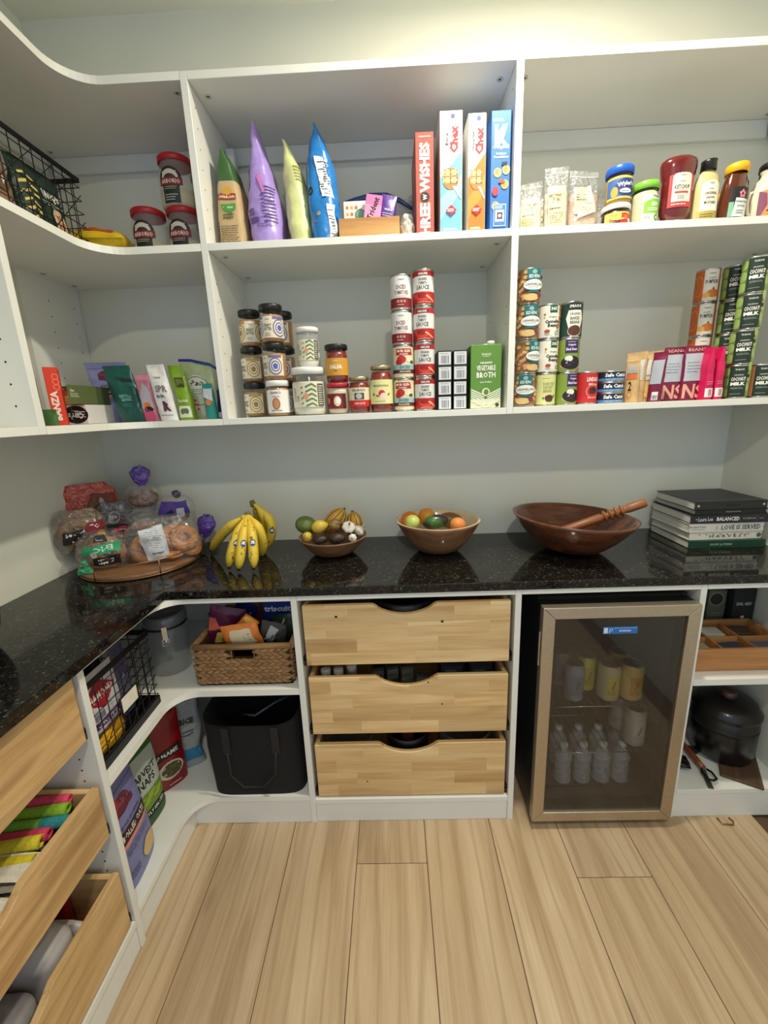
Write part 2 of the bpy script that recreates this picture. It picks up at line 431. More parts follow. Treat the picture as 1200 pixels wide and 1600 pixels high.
# upper corner unit (left)
g = -0.001
cu = thing('corner_wall_cabinet', 'white corner wall shelf unit with rounded inner corner left of the chip bags', 'shelf unit')
for z, nm in ((ZL, 'bottom_shelf'), (ZM, 'shelf'), (ZT, 'top_panel')):
    pts = arc_outline(XA-0.0005, DU, XLU, YC+0.0005, 0.10)
    pts = [(x+0.001 if x == 0 else x, y-0.001 if y == 0 else y) for x, y in pts]
    MB().prism(pts, z, z+T, WHITE, me=EDGE).build(nm, cu)
mb = MB().box(0.001, 0.019, -0.27, -0.002, ZL+T, ZM, WHITE); holes(mb, 1, 0.019, (-0.04, -0.16), ZL+T+0.06, ZM-0.03); mb.build('side_panel', cu)
MB().box(0.02, XA-0.001, -0.014, -0.001, ZT-0.052, ZT-0.0005, WHITE, bev=0.001).build('hanging_rail', cu)
MB().box(0.001, 0.016, -0.45, -0.03, ZT-0.052, ZT-0.0005, WHITE, bev=0.001).build('hanging_rail', cu)
pins(cu, [(0.05, -0.06, ZM), (0.05, -0.20, ZM), (0.10, -0.55, ZL), (XA-0.03, -0.05, ZT), (0.05, -0.05, ZT), (XA-0.03, -0.28, ZT)])
# upper left run beyond panel C
lu = thing('left_wall_cabinet', 'white wall shelf unit on the left wall cut by the photo edge', 'shelf unit')
mb = MB().box(0.001, XLU, YC-T, YC, ZL, ZT+T, WHITE, bev=0.0008)
z = ZL+0.07
while z < ZT-0.03:
    for x in (XLU-0.045, 0.06):
        mb.face([(x+0.0027*math.cos(2*PI*k/8), YC-T-0.0004, z+0.0027*math.sin(2*PI*k/8)) for k in range(8)][::-1], HOLE)
    z += 0.0505
mb.build('side_panel', lu)
for z in (ZL, ZM, ZT): MB().box(0.001, XLU-0.0005, -1.56, YC-T-0.0005, z, z+T, WHITE, bev=0.0008).build('shelf', lu)
vpanel(lu, 0.001, XLU, -1.58, -1.5605, ZL, ZT+T)
# upper middle unit
mu = thing('wall_cabinet', 'white open wall shelf unit in the middle holding chips, cereal, jars and tomato cans', 'shelf unit')
mb = MB().box(XA, XA+T, -DU, -0.001, ZL, ZT+T, WHITE, bev=0.0008)
holes(mb, 1, XA+T, (-DU+0.035, -0.05), ZL+T+0.05, ZM-0.03); holes(mb, 1, XA+T, (-DU+0.035, -0.05), ZM+T+0.05, ZT-0.03); holes(mb, -1, XA, (-DU+0.035,), ZL+T+0.05, ZM-0.03)
mb.build('side_panel', mu)
mb = MB().box(XB, XB+T, -DU, -0.001, ZL, ZT+T, WHITE, bev=0.0008)
holes(mb, -1, XB, (-DU+0.035, -0.05), ZL+T+0.05, ZM-0.03); holes(mb, -1, XB, (-DU+0.035, -0.05), ZM+T+0.05, ZT-0.03); mb.build('side_panel', mu)
for z, nm in ((ZL, 'bottom_shelf'), (ZM, 'shelf'), (ZT, 'top_panel')): MB().box(XA+T+0.0005, XB-0.0005, -DU, -0.001, z, z+T, WHITE, bev=0.0008).build(nm, mu)
MB().box(XA+T+0.001, XB-0.001, -0.014, -0.001, ZT-0.052, ZT-0.0005, WHITE, bev=0.001).build('hanging_rail', mu)
pins(mu, [(XA+T+0.03, -0.26, ZT), (XB-0.03, -0.26, ZT), (XA+T+0.03, -0.06, ZM), (XA+T+0.03, -0.27, ZM), (XB-0.03, -0.06, ZM), (XB-0.03, -0.27, ZM), (0.73, -0.30, ZL), (1.19, -0.29, ZL), (XB-0.03, -0.05, ZT)])
MB().box(XA+T+0.002, XA+T+0.03, -0.075, -0.045, ZT-0.10, ZT-0.03, col((225, 225, 220), rough=0.4), bev=0.004).build('wall_bracket', mu)
# upper right unit
ru = thing('right_wall_cabinet', 'white open wall shelf unit on the right holding condiments and coconut milk', 'shelf unit')
for z, nm in ((ZL, 'bottom_shelf'), (ZM, 'shelf'), (ZT, 'top_panel')): MB().box(XB+T+0.0005, XR-0.001, -DU, -0.001, z, z+T, WHITE, bev=0.0008).build(nm, ru)
MB().box(XB+T+0.001, XR-0.036, -0.014, -0.001, ZT-0.052, ZT-0.0005, WHITE, bev=0.001).build('hanging_rail', ru)
vpanel(ru, XR-0.0195, XR-0.001, -0.27, -0.002, ZL+T+.0005, ZM-.0005)
MB().box(XR-0.035, XR-0.0195, -0.32, -0.02, ZT-0.052, ZT-0.0005, WHITE, bev=0.001).build('hanging_rail', ru)
pins(ru, [(XB+T+0.02, -0.26, ZT), (XR-0.05, -0.06, ZM), (XR-0.06, -0.04, ZT), (1.72, -0.29, ZL), (2.19, -0.29, ZL)])

# base corner unit
bc = thing('corner_base_cabinet', 'white corner base shelf unit with rounded shelves holding a basket and a tote', 'cabinet')
def cornerboard(z0, z1, R, inset=0.0, nm='shelf'):
    pts = arc_outline(X1-0.0005, DB-inset, XLB-inset, YQ+0.0005, R)
    pts = [(x+0.001 if x == 0 else x, y-0.001 if y == 0 else y) for x, y in pts]
    return MB().prism(pts, z0, z1, WHITE, me=EDGE).build(nm, bc)
cornerboard(ZR-TB, ZR-0.0005, 0.085, nm='top_panel'); cornerboard(0.531, 0.553, 0.085); cornerboard(0.099, 0.118, 0.085, nm='bottom_shelf')
MB().box(0.40, 0.42, YQ+0.001, -DB+0.022, 0.0005, 0.0985, WHITE).build('kick_board', bc)
MB().box(0.4205, X1-0.0005, -DB+0.004, -DB+0.022, 0.0005, 0.0985, WHITE).build('kick_board', bc)
MB().box(0.02, X1-0.02, -0.014, -0.001, 0.79, 0.84, WHITE).build('hanging_rail', bc)
mb = MB().box(0.001, XLB, YQ-TB, YQ, 0.0005, ZR-0.0005, WHITE, bev=0.0008)
z = 0.12
while z < 0.82:
    mb.face([(XLB-0.045+0.0027*math.cos(2*PI*k/8), YQ-TB-0.0004, z+0.0027*math.sin(2*PI*k/8)) for k in range(8)][::-1], HOLE)
    z += 0.032
mb.build('side_panel', bc)

SL = col((60, 58, 56), rough=0.4, metal=0.8, name='slide_metal')
def drawer(parent, x0, x1, z0, z1, yf, yb, mirror=None, wide=0.205, nd=0.036, nc=None, wm=PINE, wside=PINEY, hside=0.9):
    """box with a scooped front; local frame: front faces -Y"""
    cx = (x0+x1)/2 if nc is None else nc; th = 0.016
    pts = [(x0, z0), (x1, z0), (x1, z1), (cx+wide/2, z1)]
    pts += [(cx+wide/2-0.012, z1-0.006)]
    n = 12
    for i in range(n+1):
        a = i/n; xx = cx+(wide/2-0.016)*(1-2*a); pts.append((xx, z1-0.010-(nd-0.010)*math.sin(PI*a)**0.75))
    pts += [(cx-wide/2+0.012, z1-0.006), (cx-wide/2, z1), (x0, z1)]
    body = MB()
    body.box(x0, x0+0.014, yf+th, yb, z0+0.006, z1-0.004, wside, bev=0.001).box(x1-0.014, x1, yf+th, yb, z0+0.006, z1-0.004, wside, bev=0.001)
    body.box(x0+0.014, x1-0.014, yb-0.014, yb, z0+0.006, z1-0.004, wm).box(x0+0.014, x1-0.014, yf+th, yb-0.014, z0+0.008, z0+0.014, wm)
    d = body.build('drawer', parent)
    f = MB().prism([(a, b) for a, b in pts], yf, yf+th, wm, plane='XZ').build('drawer_front', d)
    b = f.modifiers.new('bevel', 'BEVEL'); b.width = 0.0012; b.segments = 2; b.limit_method = 'ANGLE'
    for sx in (x0-0.011, x1+0.001):
        m = MB().box(sx, sx+0.010, yf+0.006, yb-0.02, z0+0.016, z0+0.022, SL).box(sx, sx+0.010, yf+0.006, yf+0.02, z0-0.004, z0+0.026, SL)
        m.lathe([(0, -0.004), (0.007, -0.004), (0.007, 0.004), (0, 0.004)], BLACKP, mtx=Matrix.Translation((sx+0.005, yf+0.013, z0+0.002)) @ Matrix.Rotation(PI/2, 4, 'Y'), n=10)
        m.build('drawer_slide', d)
    return d
# base drawer unit
du = thing('drawer_cabinet', 'white base cabinet with three scooped wooden drawers under the fruit bowls', 'cabinet')
vpanel(du, X1, X1+TB, -DB, -0.001, 0.0005, ZR-0.0005); vpanel(du, X2, X2+TB, -DB, -0.001, 0.0005, ZR-0.0005)
MB().box(X1+TB+.0005, X2-.0005, -DB, -0.001, ZR-TB, ZR-0.0005, WHITE, bev=.0008).build('top_panel', du)
MB().box(X1+TB+.0005, X2-.0005, -DB, -0.001, 0.083, 0.102, WHITE, bev=.0008).build('bottom_panel', du)
MB().box(X1+TB+.0005, X2-.0005, -DB+0.005, -DB+0.023, 0.0005, 0.0825, WHITE, bev=.0008).build('kick_board', du)
drawer(du, 0.873, 1.527, 0.633, 0.843, -0.495, -0.03, nc=1.196)
drawer(du, 0.873, 1.527, 0.368, 0.585, -0.495, -0.03, nc=1.196)
drawer(du, 0.873, 1.527, 0.108, 0.323, -0.495, -0.03, nc=1.196)
# knots
kn = col((40, 24, 14), rough=0.7)
for px, py in ((525, 964), (691, 971), (574, 1221), (691, 1100), (669, 1066)):
    p = ony(px, py, -0.4955)
    MB().lathe([(0, 0), (0.0045 if py < 1000 else 0.003, 0)], kn, mtx=Matrix.Translation(p) @ Matrix.Rotation(PI/2, 4, 'X'), n=9).build('wood_knot', du)
# fridge bay and right base unit
rb = thing('right_base_cabinet', 'white base cabinet right of the fridge with open shelves of trays and pans', 'cabinet')
vpanel(rb, X3, X3+TB, -DB, -0.001, 0.0005, ZR-0.0005)
MB().box(X2+TB+.0005, X3-.0005, -DB, -0.001, ZR-TB, ZR-0.0005, WHITE, bev=.0008).build('top_panel', rb)
MB().box(X3+TB+.0012, XR-.001, -DB, -0.001, ZR-TB, ZR-0.0005, WHITE, bev=.0008).build('top_panel', rb)
MB().box(X3+TB+.0005, XR-.001, -DB, -0.001, 0.530, 0.553, WHITE, bev=.0008).build('shelf', rb)
MB().box(X3+TB+.0005, XR-.001, -DB, -0.001, 0.100, 0.119, WHITE, bev=.0008).build('bottom_shelf', rb)
MB().box(X3+TB+.0005, XR-.001, -DB+0.004, -DB+0.022, 0.0005, 0.0995, WHITE).build('kick_board', rb)
# left base drawer unit, built in a local frame whose front faces -Y, turned to face +X
lb = thing('left_drawer_cabinet', 'white base cabinet with wooden drawers of cloths at the left edge', 'cabinet', (0, YQ-TB-0.001, 0), PI/2)
# local: x -> world +Y ; y -> world -X.  local x from -0.70 to 0, local y from 0 (wall) to -XLB
MB().box(-0.72, -0.0005, -XLB+0.03, -0.001, ZR-0.010, ZR-0.0005, WHITE).build('top_panel', lb)
MB().box(-0.72, -0.0005, -XLB, -0.001, 0.083, 0.102, WHITE).build('bottom_panel', lb)
MB().box(-0.72, -0.0005, -XLB+0.005, -XLB+0.023, 0.0005, 0.0825, WHITE).build('kick_board', lb)
vpanel(lb, -0.739, -0.7205, -XLB, -0.001, 0.0005, ZR-0.0005)
drawer(lb, -0.700, -0.014, 0.700, 0.8845, -0.428, -0.02, wide=0.0001, nd=0.011, wm=PINEX, nc=-0.69)
drawer(lb, -0.700, -0.014, 0.415, 0.565, -0.428, -0.02, wide=0.26, nd=0.036, wm=PINEX)
drawer(lb, -0.700, -0.014, 0.112, 0.295, -0.428, -0.02, wide=0.26, nd=0.036, wm=PINEX)

# worktop
def granite():
    m, nt, b = new_mat('black_granite'); N = nt.nodes; L = nt.links
    tc = N.new('ShaderNodeTexCoord')
    v = N.new('ShaderNodeTexVoronoi'); v.inputs['Scale'].default_value = 230; L.new(tc.outputs['Object'], v.inputs['Vector'])
    n = N.new('ShaderNodeTexNoise'); n.inputs['Scale'].default_value = 55; n.inputs['Detail'].default_value = 5; n.inputs['Roughness'].default_value = .7; L.new(tc.outputs['Object'], n.inputs['Vector'])
    sx = N.new('ShaderNodeSeparateColor'); L.new(v.outputs['Color'], sx.inputs[0])
    fl_ = ramp(N, L, sx.outputs[0], [(0.0, (0.003, 0.003, 0.003)), (0.45, (0.007, 0.007, 0.006)), (0.66, (0.014, 0.012, 0.009)), (0.86, (0.030, 0.027, 0.020)), (0.97, (0.055, 0.052, 0.044)), (1.0, (0.13, 0.13, 0.12))])
    msk = ramp(N, L, n.outputs['Fac'], [(0.36, (0, 0, 0)), (0.56, (1, 1, 1))])
    c = mixcol(N, L, msk, (0.005, 0.005, 0.005), fl_)
    n2 = N.new('ShaderNodeTexNoise'); n2.inputs['Scale'].default_value = 9; n2.inputs['Detail'].default_value = 4; L.new(tc.outputs['Object'], n2.inputs['Vector'])
    c = mixcol(N, L, ramp(N, L, n2.outputs['Fac'], [(0.5, (0, 0, 0)), (0.75, (0.35,)*3)]), c, (0.020, 0.013, 0.008))
    L.new(c, b.inputs['Base Color']); b.inputs['Roughness'].default_value = 0.07; b.inputs['IOR'].default_value = 1.42
    return m
GR = granite()
pts = [(0.001, -0.001), (XR-0.001, -0.001), (XR-0.001, -DC), (XLC, -DC), (XLC, -1.60), (0.001, -1.60)]
wt = MB().prism(pts, ZR, HC, GR).build('worktop')
tag(wt, 'polished black speckled granite worktop running along both walls', 'worktop')
b = wt.modifiers.new('bevel', 'BEVEL'); b.width = 0.003; b.segments = 2; b.limit_method = 'ANGLE'

# ceiling lamps
for L_ in (L1, L2):
    t = thing('ceiling_lamp', 'round white recessed ceiling lamp above the '+('worktop' if L_ is L1 else 'doorway side of the pantry'), 'lamp', (L_.location.x, L_.location.y, ZCEIL))
    MB().lathe([(0.075, -0.012), (0.095, -0.008), (0.095, -0.0005), (0.0, -0.0005)], WHITE, n=32).build('lamp_trim', t)
    em, nt, b = new_mat('lamp_glow'); b.inputs['Emission Color'].default_value = (*WARM, 1); b.inputs['Emission Strength'].default_value = 6
    MB().lathe([(0, -0.006), (0.07, -0.006)], em, n=32).build('lamp_lens', t)
# ================================================================== ITEM BUILDERS
WAL2 = wood('acacia_wood', (136, 94, 64), (104, 68, 42), (158, 116, 80), 'X', 1.0, .4, coat=.2)
K = (25, 25, 28); Wt = (240, 238, 230); CREAM = (236, 226, 196); RED = (190, 30, 40)
METAL = col((190, 188, 182), rough=0.28, metal=1.0, var=0.03, name='tin')
def X(u, v, Y): return ony(u, v, Y).x
def Z(u, v, Y): return ony(u, v, Y).z
ZS1, ZS2 = ZM+T+0.0005, ZL+T+0.0005     # shelf tops
def carton(name, label, cat, x0, x1, y0, z0, z1, dep, color, art=None, group=None, right=None, left=None, rz=0, lid=False, topc=None, leftart=None, rightart=None):
    """box standing with its narrow or wide face to the viewer; y0 = front plane"""
    w = x1-x0; h = z1-z0
    t = thing(name, label, cat, ((x0+x1)/2, y0, z0), rz, group)
    mb = MB().box(-w/2, w/2, 0, dep, 0, h, col(color, rough=0.45, var=0.03), bev=0.0012)
    mb.build('carton', t)
    P = Print(s_front(0))
    if art: art(P, w, h); P.build(t)
    if leftart: p = Print(s_left(-w/2)); leftart(p, dep, h); p.build(t)
    if rightart: p = Print(s_right(w/2)); rightart(p, dep, h); p.build(t)
    return t
def tin(name, label, x, y, z, r, h, body, art, group=None, rz=0.0, cat='can', ridge=True, step=None):
    t = thing(name, label, cat, (x, y, z), rz, group)
    b = col(body, rough=0.35, var=0.03)
    prof = [(0, 0.002), (r*0.93, 0.002), (r*0.94, 0.0), (r*1.0, 0.0006), (r*1.01, 0.003), (r*0.985, 0.0045), (r*0.985, 0.006, METAL), (r*0.99, 0.0062, b), (r*0.99, h-0.0062, b), (r*0.985, h-0.006, METAL),
            (r*0.985, h-0.0045, METAL), (r*1.01, h-0.003, METAL), (r*1.0, h-0.0004, METAL), (r*0.95, h-0.0002, METAL), (r*0.93, h-0.003, METAL), (0, h-0.003, METAL)]
    MB().lathe(prof, METAL, n=28).build('tin', t)
    P = Print(s_cyl(r*0.99), step=0.005); art(P, 2*PI*r, h); P.build(t)
    return t
def jar(name, label, cat, x, y, z, r, h, fill, lid, art=None, group=None, rz=0.0, lidh=0.018, lidr=None, neck=0.86, level=0.82, clear=True, shoulder=0.80, sq=1.0, ribs=False, faceted=False, glass=None):
    t = thing(name, label, cat, (x, y, z), rz, group)
    lr = lidr or r*neck; n = 28
    hs = h-lidh
    g = glass or (glassy(alpha=.08) if level > .8 else glassy())
    outer = [(0, 0.001), (r*0.86, 0.0), (r*0.96, 0.004), (r, 0.012), (r, hs*shoulder), (r*0.96, hs*(shoulder+0.06)), (lr*0.97, hs*0.95), (lr*0.95, hs+0.002)]
    def ro(zz):
        for (a, b), (c, d) in zip(outer[1:], outer[2:]):
            if b <= zz <= d: return a+(c-a)*(zz-b)/max(1e-6, d-b)
        return outer[-1][0]
    if fill:
        lv = hs*level
        zs = [0.003, 0.014] + [hs*shoulder*k/3 for k in (1, 2, 3) if 0.014 < hs*shoulder*k/3 < lv] + [lv]
        MB().lathe([(0, 0.003)]+[(ro(q)*0.955, q) for q in zs]+[(0, lv+0.001)], fill, n=n, sy=sq).build('contents', t)
    MB().lathe(outer, g, n=n, sy=sq).build('jar_glass', t)
    L = lid if not isinstance(lid, tuple) else col(lid, rough=0.35, var=0.03)
    mb = MB().lathe([(lr*1.0, hs), (lr*1.06, hs+0.001), (lr*1.06, h-0.003), (lr*1.0, h), (0, h)], L, n=36)
    mb.build('lid', t)
    if art:
        P = Print(s_cyl(r*1.003), step=0.005); art(P, 2*PI*r, hs); P.build(t)
    return t
def sgn(a): return (a > 0)-(a < 0)
class Bag:
    def __init__(s, w, h, d, A=None, Bv=None, e=2.4, cr=0.003, seed=0, bend=None, k=28):
        s.w, s.h, s.d, s.e, s.cr, s.k = w, h, d, e, cr, k
        s.A = A or (lambda v: 1.0); s.B = Bv or (lambda v: 1.0); s.bend = bend or (lambda v: (0, 0))
        s.sd = Vector((seed*3.1, seed*1.7, seed*5.3))
    def disp(s, p, v):
        n = noise.noise_vector(p*s.k+s.sd)+0.5*noise.noise_vector(p*s.k*2.3+s.sd)
        f = min(1, v*9+0.05)
        bx, by = s.bend(v)
        return Vector((p.x+n.x*s.cr*0.5*f+bx, p.y+n.y*s.cr*f+by, p.z+(n.z*s.cr*0.4*f if v < 0.98 else 0)))
    def ab(s, v): return max(0.0015, s.w/2*s.A(v)), max(0.0008, s.d/2*s.B(v))
    def front(s, u, vv, d):
        v = min(1, max(0, vv/s.h)); a, b = s.ab(v); q = min(0.999, abs(u)/a)
        return s.disp(Vector((u, -b*(1-q**s.e)**(1/s.e), vv)), v)+Vector((0, -d-0.0012, 0))
    def mesh(s, mat, nu=32, nv=26, mats=None):
        mb = MB()
        def fn(i, j):
            th = 2*PI*i/nu; v = j/nv; a, b = s.ab(v)
            c, sn = math.cos(th), math.sin(th)
            x = a*sgn(c)*abs(c)**(2/s.e); y = b*sgn(sn)*abs(sn)**(2/s.e)
            return s.disp(Vector((x, y, v*s.h)), v)
        mb.grid(fn, nu, nv, (lambda i, j: mats(i/nu, j/nv)) if mats else mat, closed_u=True)
        lo = [fn(i, 0) for i in range(nu)]; hi = [fn(i, nv) for i in range(nu)]
        mb.face(lo[::-1], mat); mb.face(hi, mats(0.75, 1) if mats else mat)
        return mb
def pw(*pts):
    def f(v):
        for (a, b), (c, d) in zip(pts, pts[1:]):
            if v <= c: t_ = (v-a)/max(1e-9, c-a); t_ = t_*t_*(3-2*t_); return b+(d-b)*t_
        return pts[-1][1]
    return f
def stand(v): return max(0.02, (1-min(1, v/0.94)**2.0))**0.7*(0.88+0.12*min(1, v*8))
def pillow(v): return 0.02+0.98*max(0, math.sin(PI*min(1, max(0, (v-0.05)/0.90))))**0.55
def wedge(q=1.6, m=0.03): return lambda v: max(m, (1-v**q))
def bag(name, label, cat, x, y, z, B, mat, art=None, rz=0.0, tilt=0.0, roll=0.0, group=None, mats=None, part='pouch', step=0.012, loc_z=None):
    t = thing(name, label, cat, (x, y, z), rz, group); t.rotation_euler = (tilt, roll, rz)
    B.mesh(mat, mats=mats).build(part, t)
    if art:
        P = Print(B.front, step=step, vstep=step, base=0.0006); art(P, B.w, B.h); P.build(t)
    return t

# ================================================================== SHELF: CHIPS AND CEREAL
zt = ZS1
def art_mission(P, w, h):
    P.rect(-w*.36, w*.30, h*.50, h*.56, (150, 40, 40)); P.ell(0, h*.585, .016, .012, (200, 150, 60))
    P.text('mission', 0-.002, h*.53, .010, (235, 225, 190), w=.050)
    P.poly([(-.024, h*.45), (.024, h*.46), (.022, h*.40), (.006, h*.36), (-.016, h*.39)], (70, 140, 60)); P.text('ORGANIC', 0, h*.42, .006, (230, 230, 210), w=.032)
    P.lines(-.02, .022, h*.30, h*.36, 2, (70, 90, 50), frac=.6); P.lines(-w*.36, w*.34, h*.06, h*.24, 8, (90, 72, 50), frac=.3)
bm_ = Bag(.088, .275, .17, A=pw((0,1),(.3,1.02),(.6,.86),(.85,.55),(1,.12)), Bv=pw((0,1),(1,.7)), bend=lambda v: (-.012*v*v,0), e=5, cr=.003, seed=1)
TAN = (186, 160, 118)
bag('tortilla_chip_bag', 'tan and green tortilla chip bag standing narrow side out, leftmost on the shelf', 'chip bag', .714, -.185, zt, bm_, col(TAN, rough=.6, bump=.3, scale=40), art_mission,
    mats=lambda a, v: col((52, 92, 44), rough=.5, bump=.2) if v > .66 else col(TAN, rough=.6, bump=.3, scale=40))
def art_purple(P, w, h):
    for i in range(11): P.rect(.004, .044, h*(.20+i*.028), h*(.20+i*.028)+.0035, (84, 58, 120))
    P.text('LATE', -.030, h*.30, .010, (70, 45, 100), w=.022, bold=.04); P.text('JULY', -.030, h*.265, .010, (70, 45, 100), w=.022, bold=.04)
    P.rect(-.040, -.010, h*.20, h*.24, (100, 76, 150)); P.poly([(-.046, h*.45), (-.040, h*.56), (-.030, h*.72), (-.034, h*.50)], (214, 92, 150))
    P.poly([(-.006, h*.56), (.004, h*.60), (.020, h*.44), (.010, h*.42)], (200, 120, 190)); P.lines(-.02, .04, h*.16, h*.19, 2, (84, 58, 120))
bag('chip_bag', 'tall lilac purple chip bag with a striped side and pointed top', 'chip bag', .812, -.175, zt, Bag(.108, .350, .19, A=pw((0,.95),(.35,1.04),(.63,.66),(.85,.30),(1,.07)), Bv=pw((0,1),(1,.6)), e=3.2, cr=.008, seed=2, bend=lambda v: (-.018*v, 0)), foil((166, 142, 214)), art_purple)
bag('chip_bag', 'pale yellow-green chip bag between the purple and the blue bags', 'chip bag', .908, -.165, zt, Bag(.085, .305, .17, A=pw((0,.9),(.4,1),(.7,.85),(1,.16)), Bv=pw((0,1),(1,.6)), e=3, cr=.008, seed=3, bend=lambda v: (-.034*v*v, 0)), foil((206, 212, 150)),
    lambda P, w, h: P.lines(.012, .034, h*.62, h*.78, 5, (150, 140, 70), frac=.5))
def art_blue(P, w, h):
    P.poly([(.004, h*.40), (.040, h*.40), (.016, h*.73), (-.010, h*.74)], (225, 228, 232)); P.lines(-.002, .034, h*.42, h*.70, 14, (30, 40, 60), frac=.45)
    P.rect(.016, .040, h*.06, h*.34, (228, 228, 230)); P.lines(.018, .038, h*.08, h*.30, 9, (90, 96, 110), frac=.4)
    P.ring(-.036, h*.46, .006, .011, K, n=12); P.ell(-.014, h*.26, .006, .006, (190, 150, 90)); P.ell(-.026, h*.20, .005, .004, (150, 120, 90))
bag('chip_bag', 'tall shiny blue chip bag with a white nutrition panel down its side', 'chip bag', .990, -.175, zt, Bag(.108, .335, .18, A=pw((0,.88),(.35,1.0),(.66,.92),(.86,.55),(1,.08)), Bv=pw((0,1),(1,.6)), e=3, cr=.008, seed=4, bend=lambda v: (-.020*v, 0)), foil((40, 122, 196), rough=.25), art_blue)

BAM = wood('bamboo', (190, 140, 80), (156, 104, 52), (206, 160, 100), 'X', 1.4, .4)
t = thing('bamboo_box', 'small open bamboo box filled with gum and snack packs', 'box', (1.128, -.30, zt))
mb = MB()
w_, d_, h_ = .180, .150, .055
for a in ((-w_/2, w_/2, 0, .008, 0, h_), (-w_/2, w_/2, d_-.008, d_, 0, h_), (-w_/2, -w_/2+.008, .008, d_-.008, 0, h_), (w_/2-.008, w_/2, .008, d_-.008, 0, h_), (-w_/2+.008, w_/2-.008, .008, d_-.008, 0, .006)): mb.box(*a, BAM, bev=.001)
mb.build('tray', t)
def hatch(P, w, h):
    P.rect(-w/2, w/2, -h/2, h/2, (240, 232, 222))
    for i in range(3):
        for j in range(2): P.rect(-w*.42+i*w*.2, -w*.42+i*w*.2+w*.12, h*(.18-.3*j), h*(.32-.3*j), (236, 170, 70) if (i+j) % 2 else (226, 110, 70))
    P.ell(w*.22, -h*.10, w*.2, w*.2, (120, 168, 150)); P.ring(w*.22, -h*.10, w*.2, w*.24, (70, 110, 100))
def packet(name, label, cat, loc, rot, w, h, d, c, art=None, cr=.0015, e=3, shape=pillow):
    B = Bag(w, h, d, Bv=shape, e=e, cr=cr, seed=int(w*1e4)+int(h*1e4), k=40)
    t = thing(name, label, cat, loc); t.rotation_euler = rot
    B.mesh(c if not isinstance(c, tuple) else foil(c), nu=20, nv=14).build('wrapper', t)
    if art: P = Print(B.front, step=.012, vstep=.012, base=.0006); art(P, w, h); P.build(t)
    return t
zb = zt+.0065
t = carton('snack_card', 'white card with orange motifs standing left in the bamboo box', 'packet', 1.052, 1.122, -.262, zb, zb+.108, .008, (240, 232, 222)); P = Print(s_front(0, z=.076)); hatch(P, .068, .058); P.build(t)
t = carton('gum_pack', 'bright pink gum pack leaning in the bamboo box', 'packet', 1.118, 1.166, -.286, zb+.006, zb+.112, .014, (232, 120, 176), lambda P, w, h: (P.rect(-w/2, w/2, h*.3, h*.75, (240, 150, 196)), P.text('Trident', .000, h*.66, .017, K, w=.062, rot=PI/2-.3, bold=.03))); t.rotation_euler = (0, .16, 0)
packet('candy_pouch', 'white and pink spotted candy pouch behind the gum pack', 'packet', (1.134, -.222, zb), (-.1, .1, 0), .055, .128, .02, (238, 196, 214), lambda P, w, h: [P.ell(random.Random(i).uniform(-.02, .02), random.Random(i+50).uniform(.075, .120), .004, .004, (90, 30, 100) if i % 2 else (220, 60, 90)) for i in range(9)])
packet('candy_pouch', 'deep purple candy packet at the right of the bamboo box', 'packet', (1.182, -.268, zb), (-.1, .18, .1), .056, .118, .03, (74, 44, 130), lambda P, w, h: (P.text('wild', .0, h*.62, .008, (200, 190, 230), w=.026), P.lines(-.018, .018, h*.44, h*.54, 2, (190, 180, 220))))
packet('candy_pouch', 'small magenta pouch at the back right of the bamboo box', 'packet', (1.190, -.215, zb), (-.05, .1, .2), .048, .130, .02, (120, 40, 110))
# zip bag behind
t = thing('zip_bag', 'clear zip bag with a blue zipper behind the bamboo box', 'bag', (1.155, -.128, zt))
B = Bag(.27, .172, .09, Bv=lambda v: stand(v)*.9, e=2.4, cr=.006, seed=9)
B.mesh(film((190, 195, 210), .35)).build('pouch', t)
MB().tube([(-.135, -.004, .168), (-.09, -.006, .176), (-.03, -.006, .183), (.03, -.004, .182), (.08, -.006, .168), (.137, -.03, .132)], [.006, .007, .010, .010, .007, .004], col((46, 70, 130), rough=.3), n=6).build('zipper', t)
t = thing('produce_bag', 'small crumpled clear bag left of the cereal boxes', 'bag', (1.262, -.262, zt))
B = Bag(.062, .070, .06, A=lambda v: 1-.45*v**2, Bv=lambda v: 1-.5*v**2, e=2, cr=.009, seed=12, k=50)
B.mesh(film((235, 230, 222), .5)).build('pouch', t)
MB().lathe([(0, 0), (.018, .004), (.026, .018), (.022, .032), (.008, .042), (0, .046)], col((196, 170, 130), rough=.5), n=16).build('onion', t)

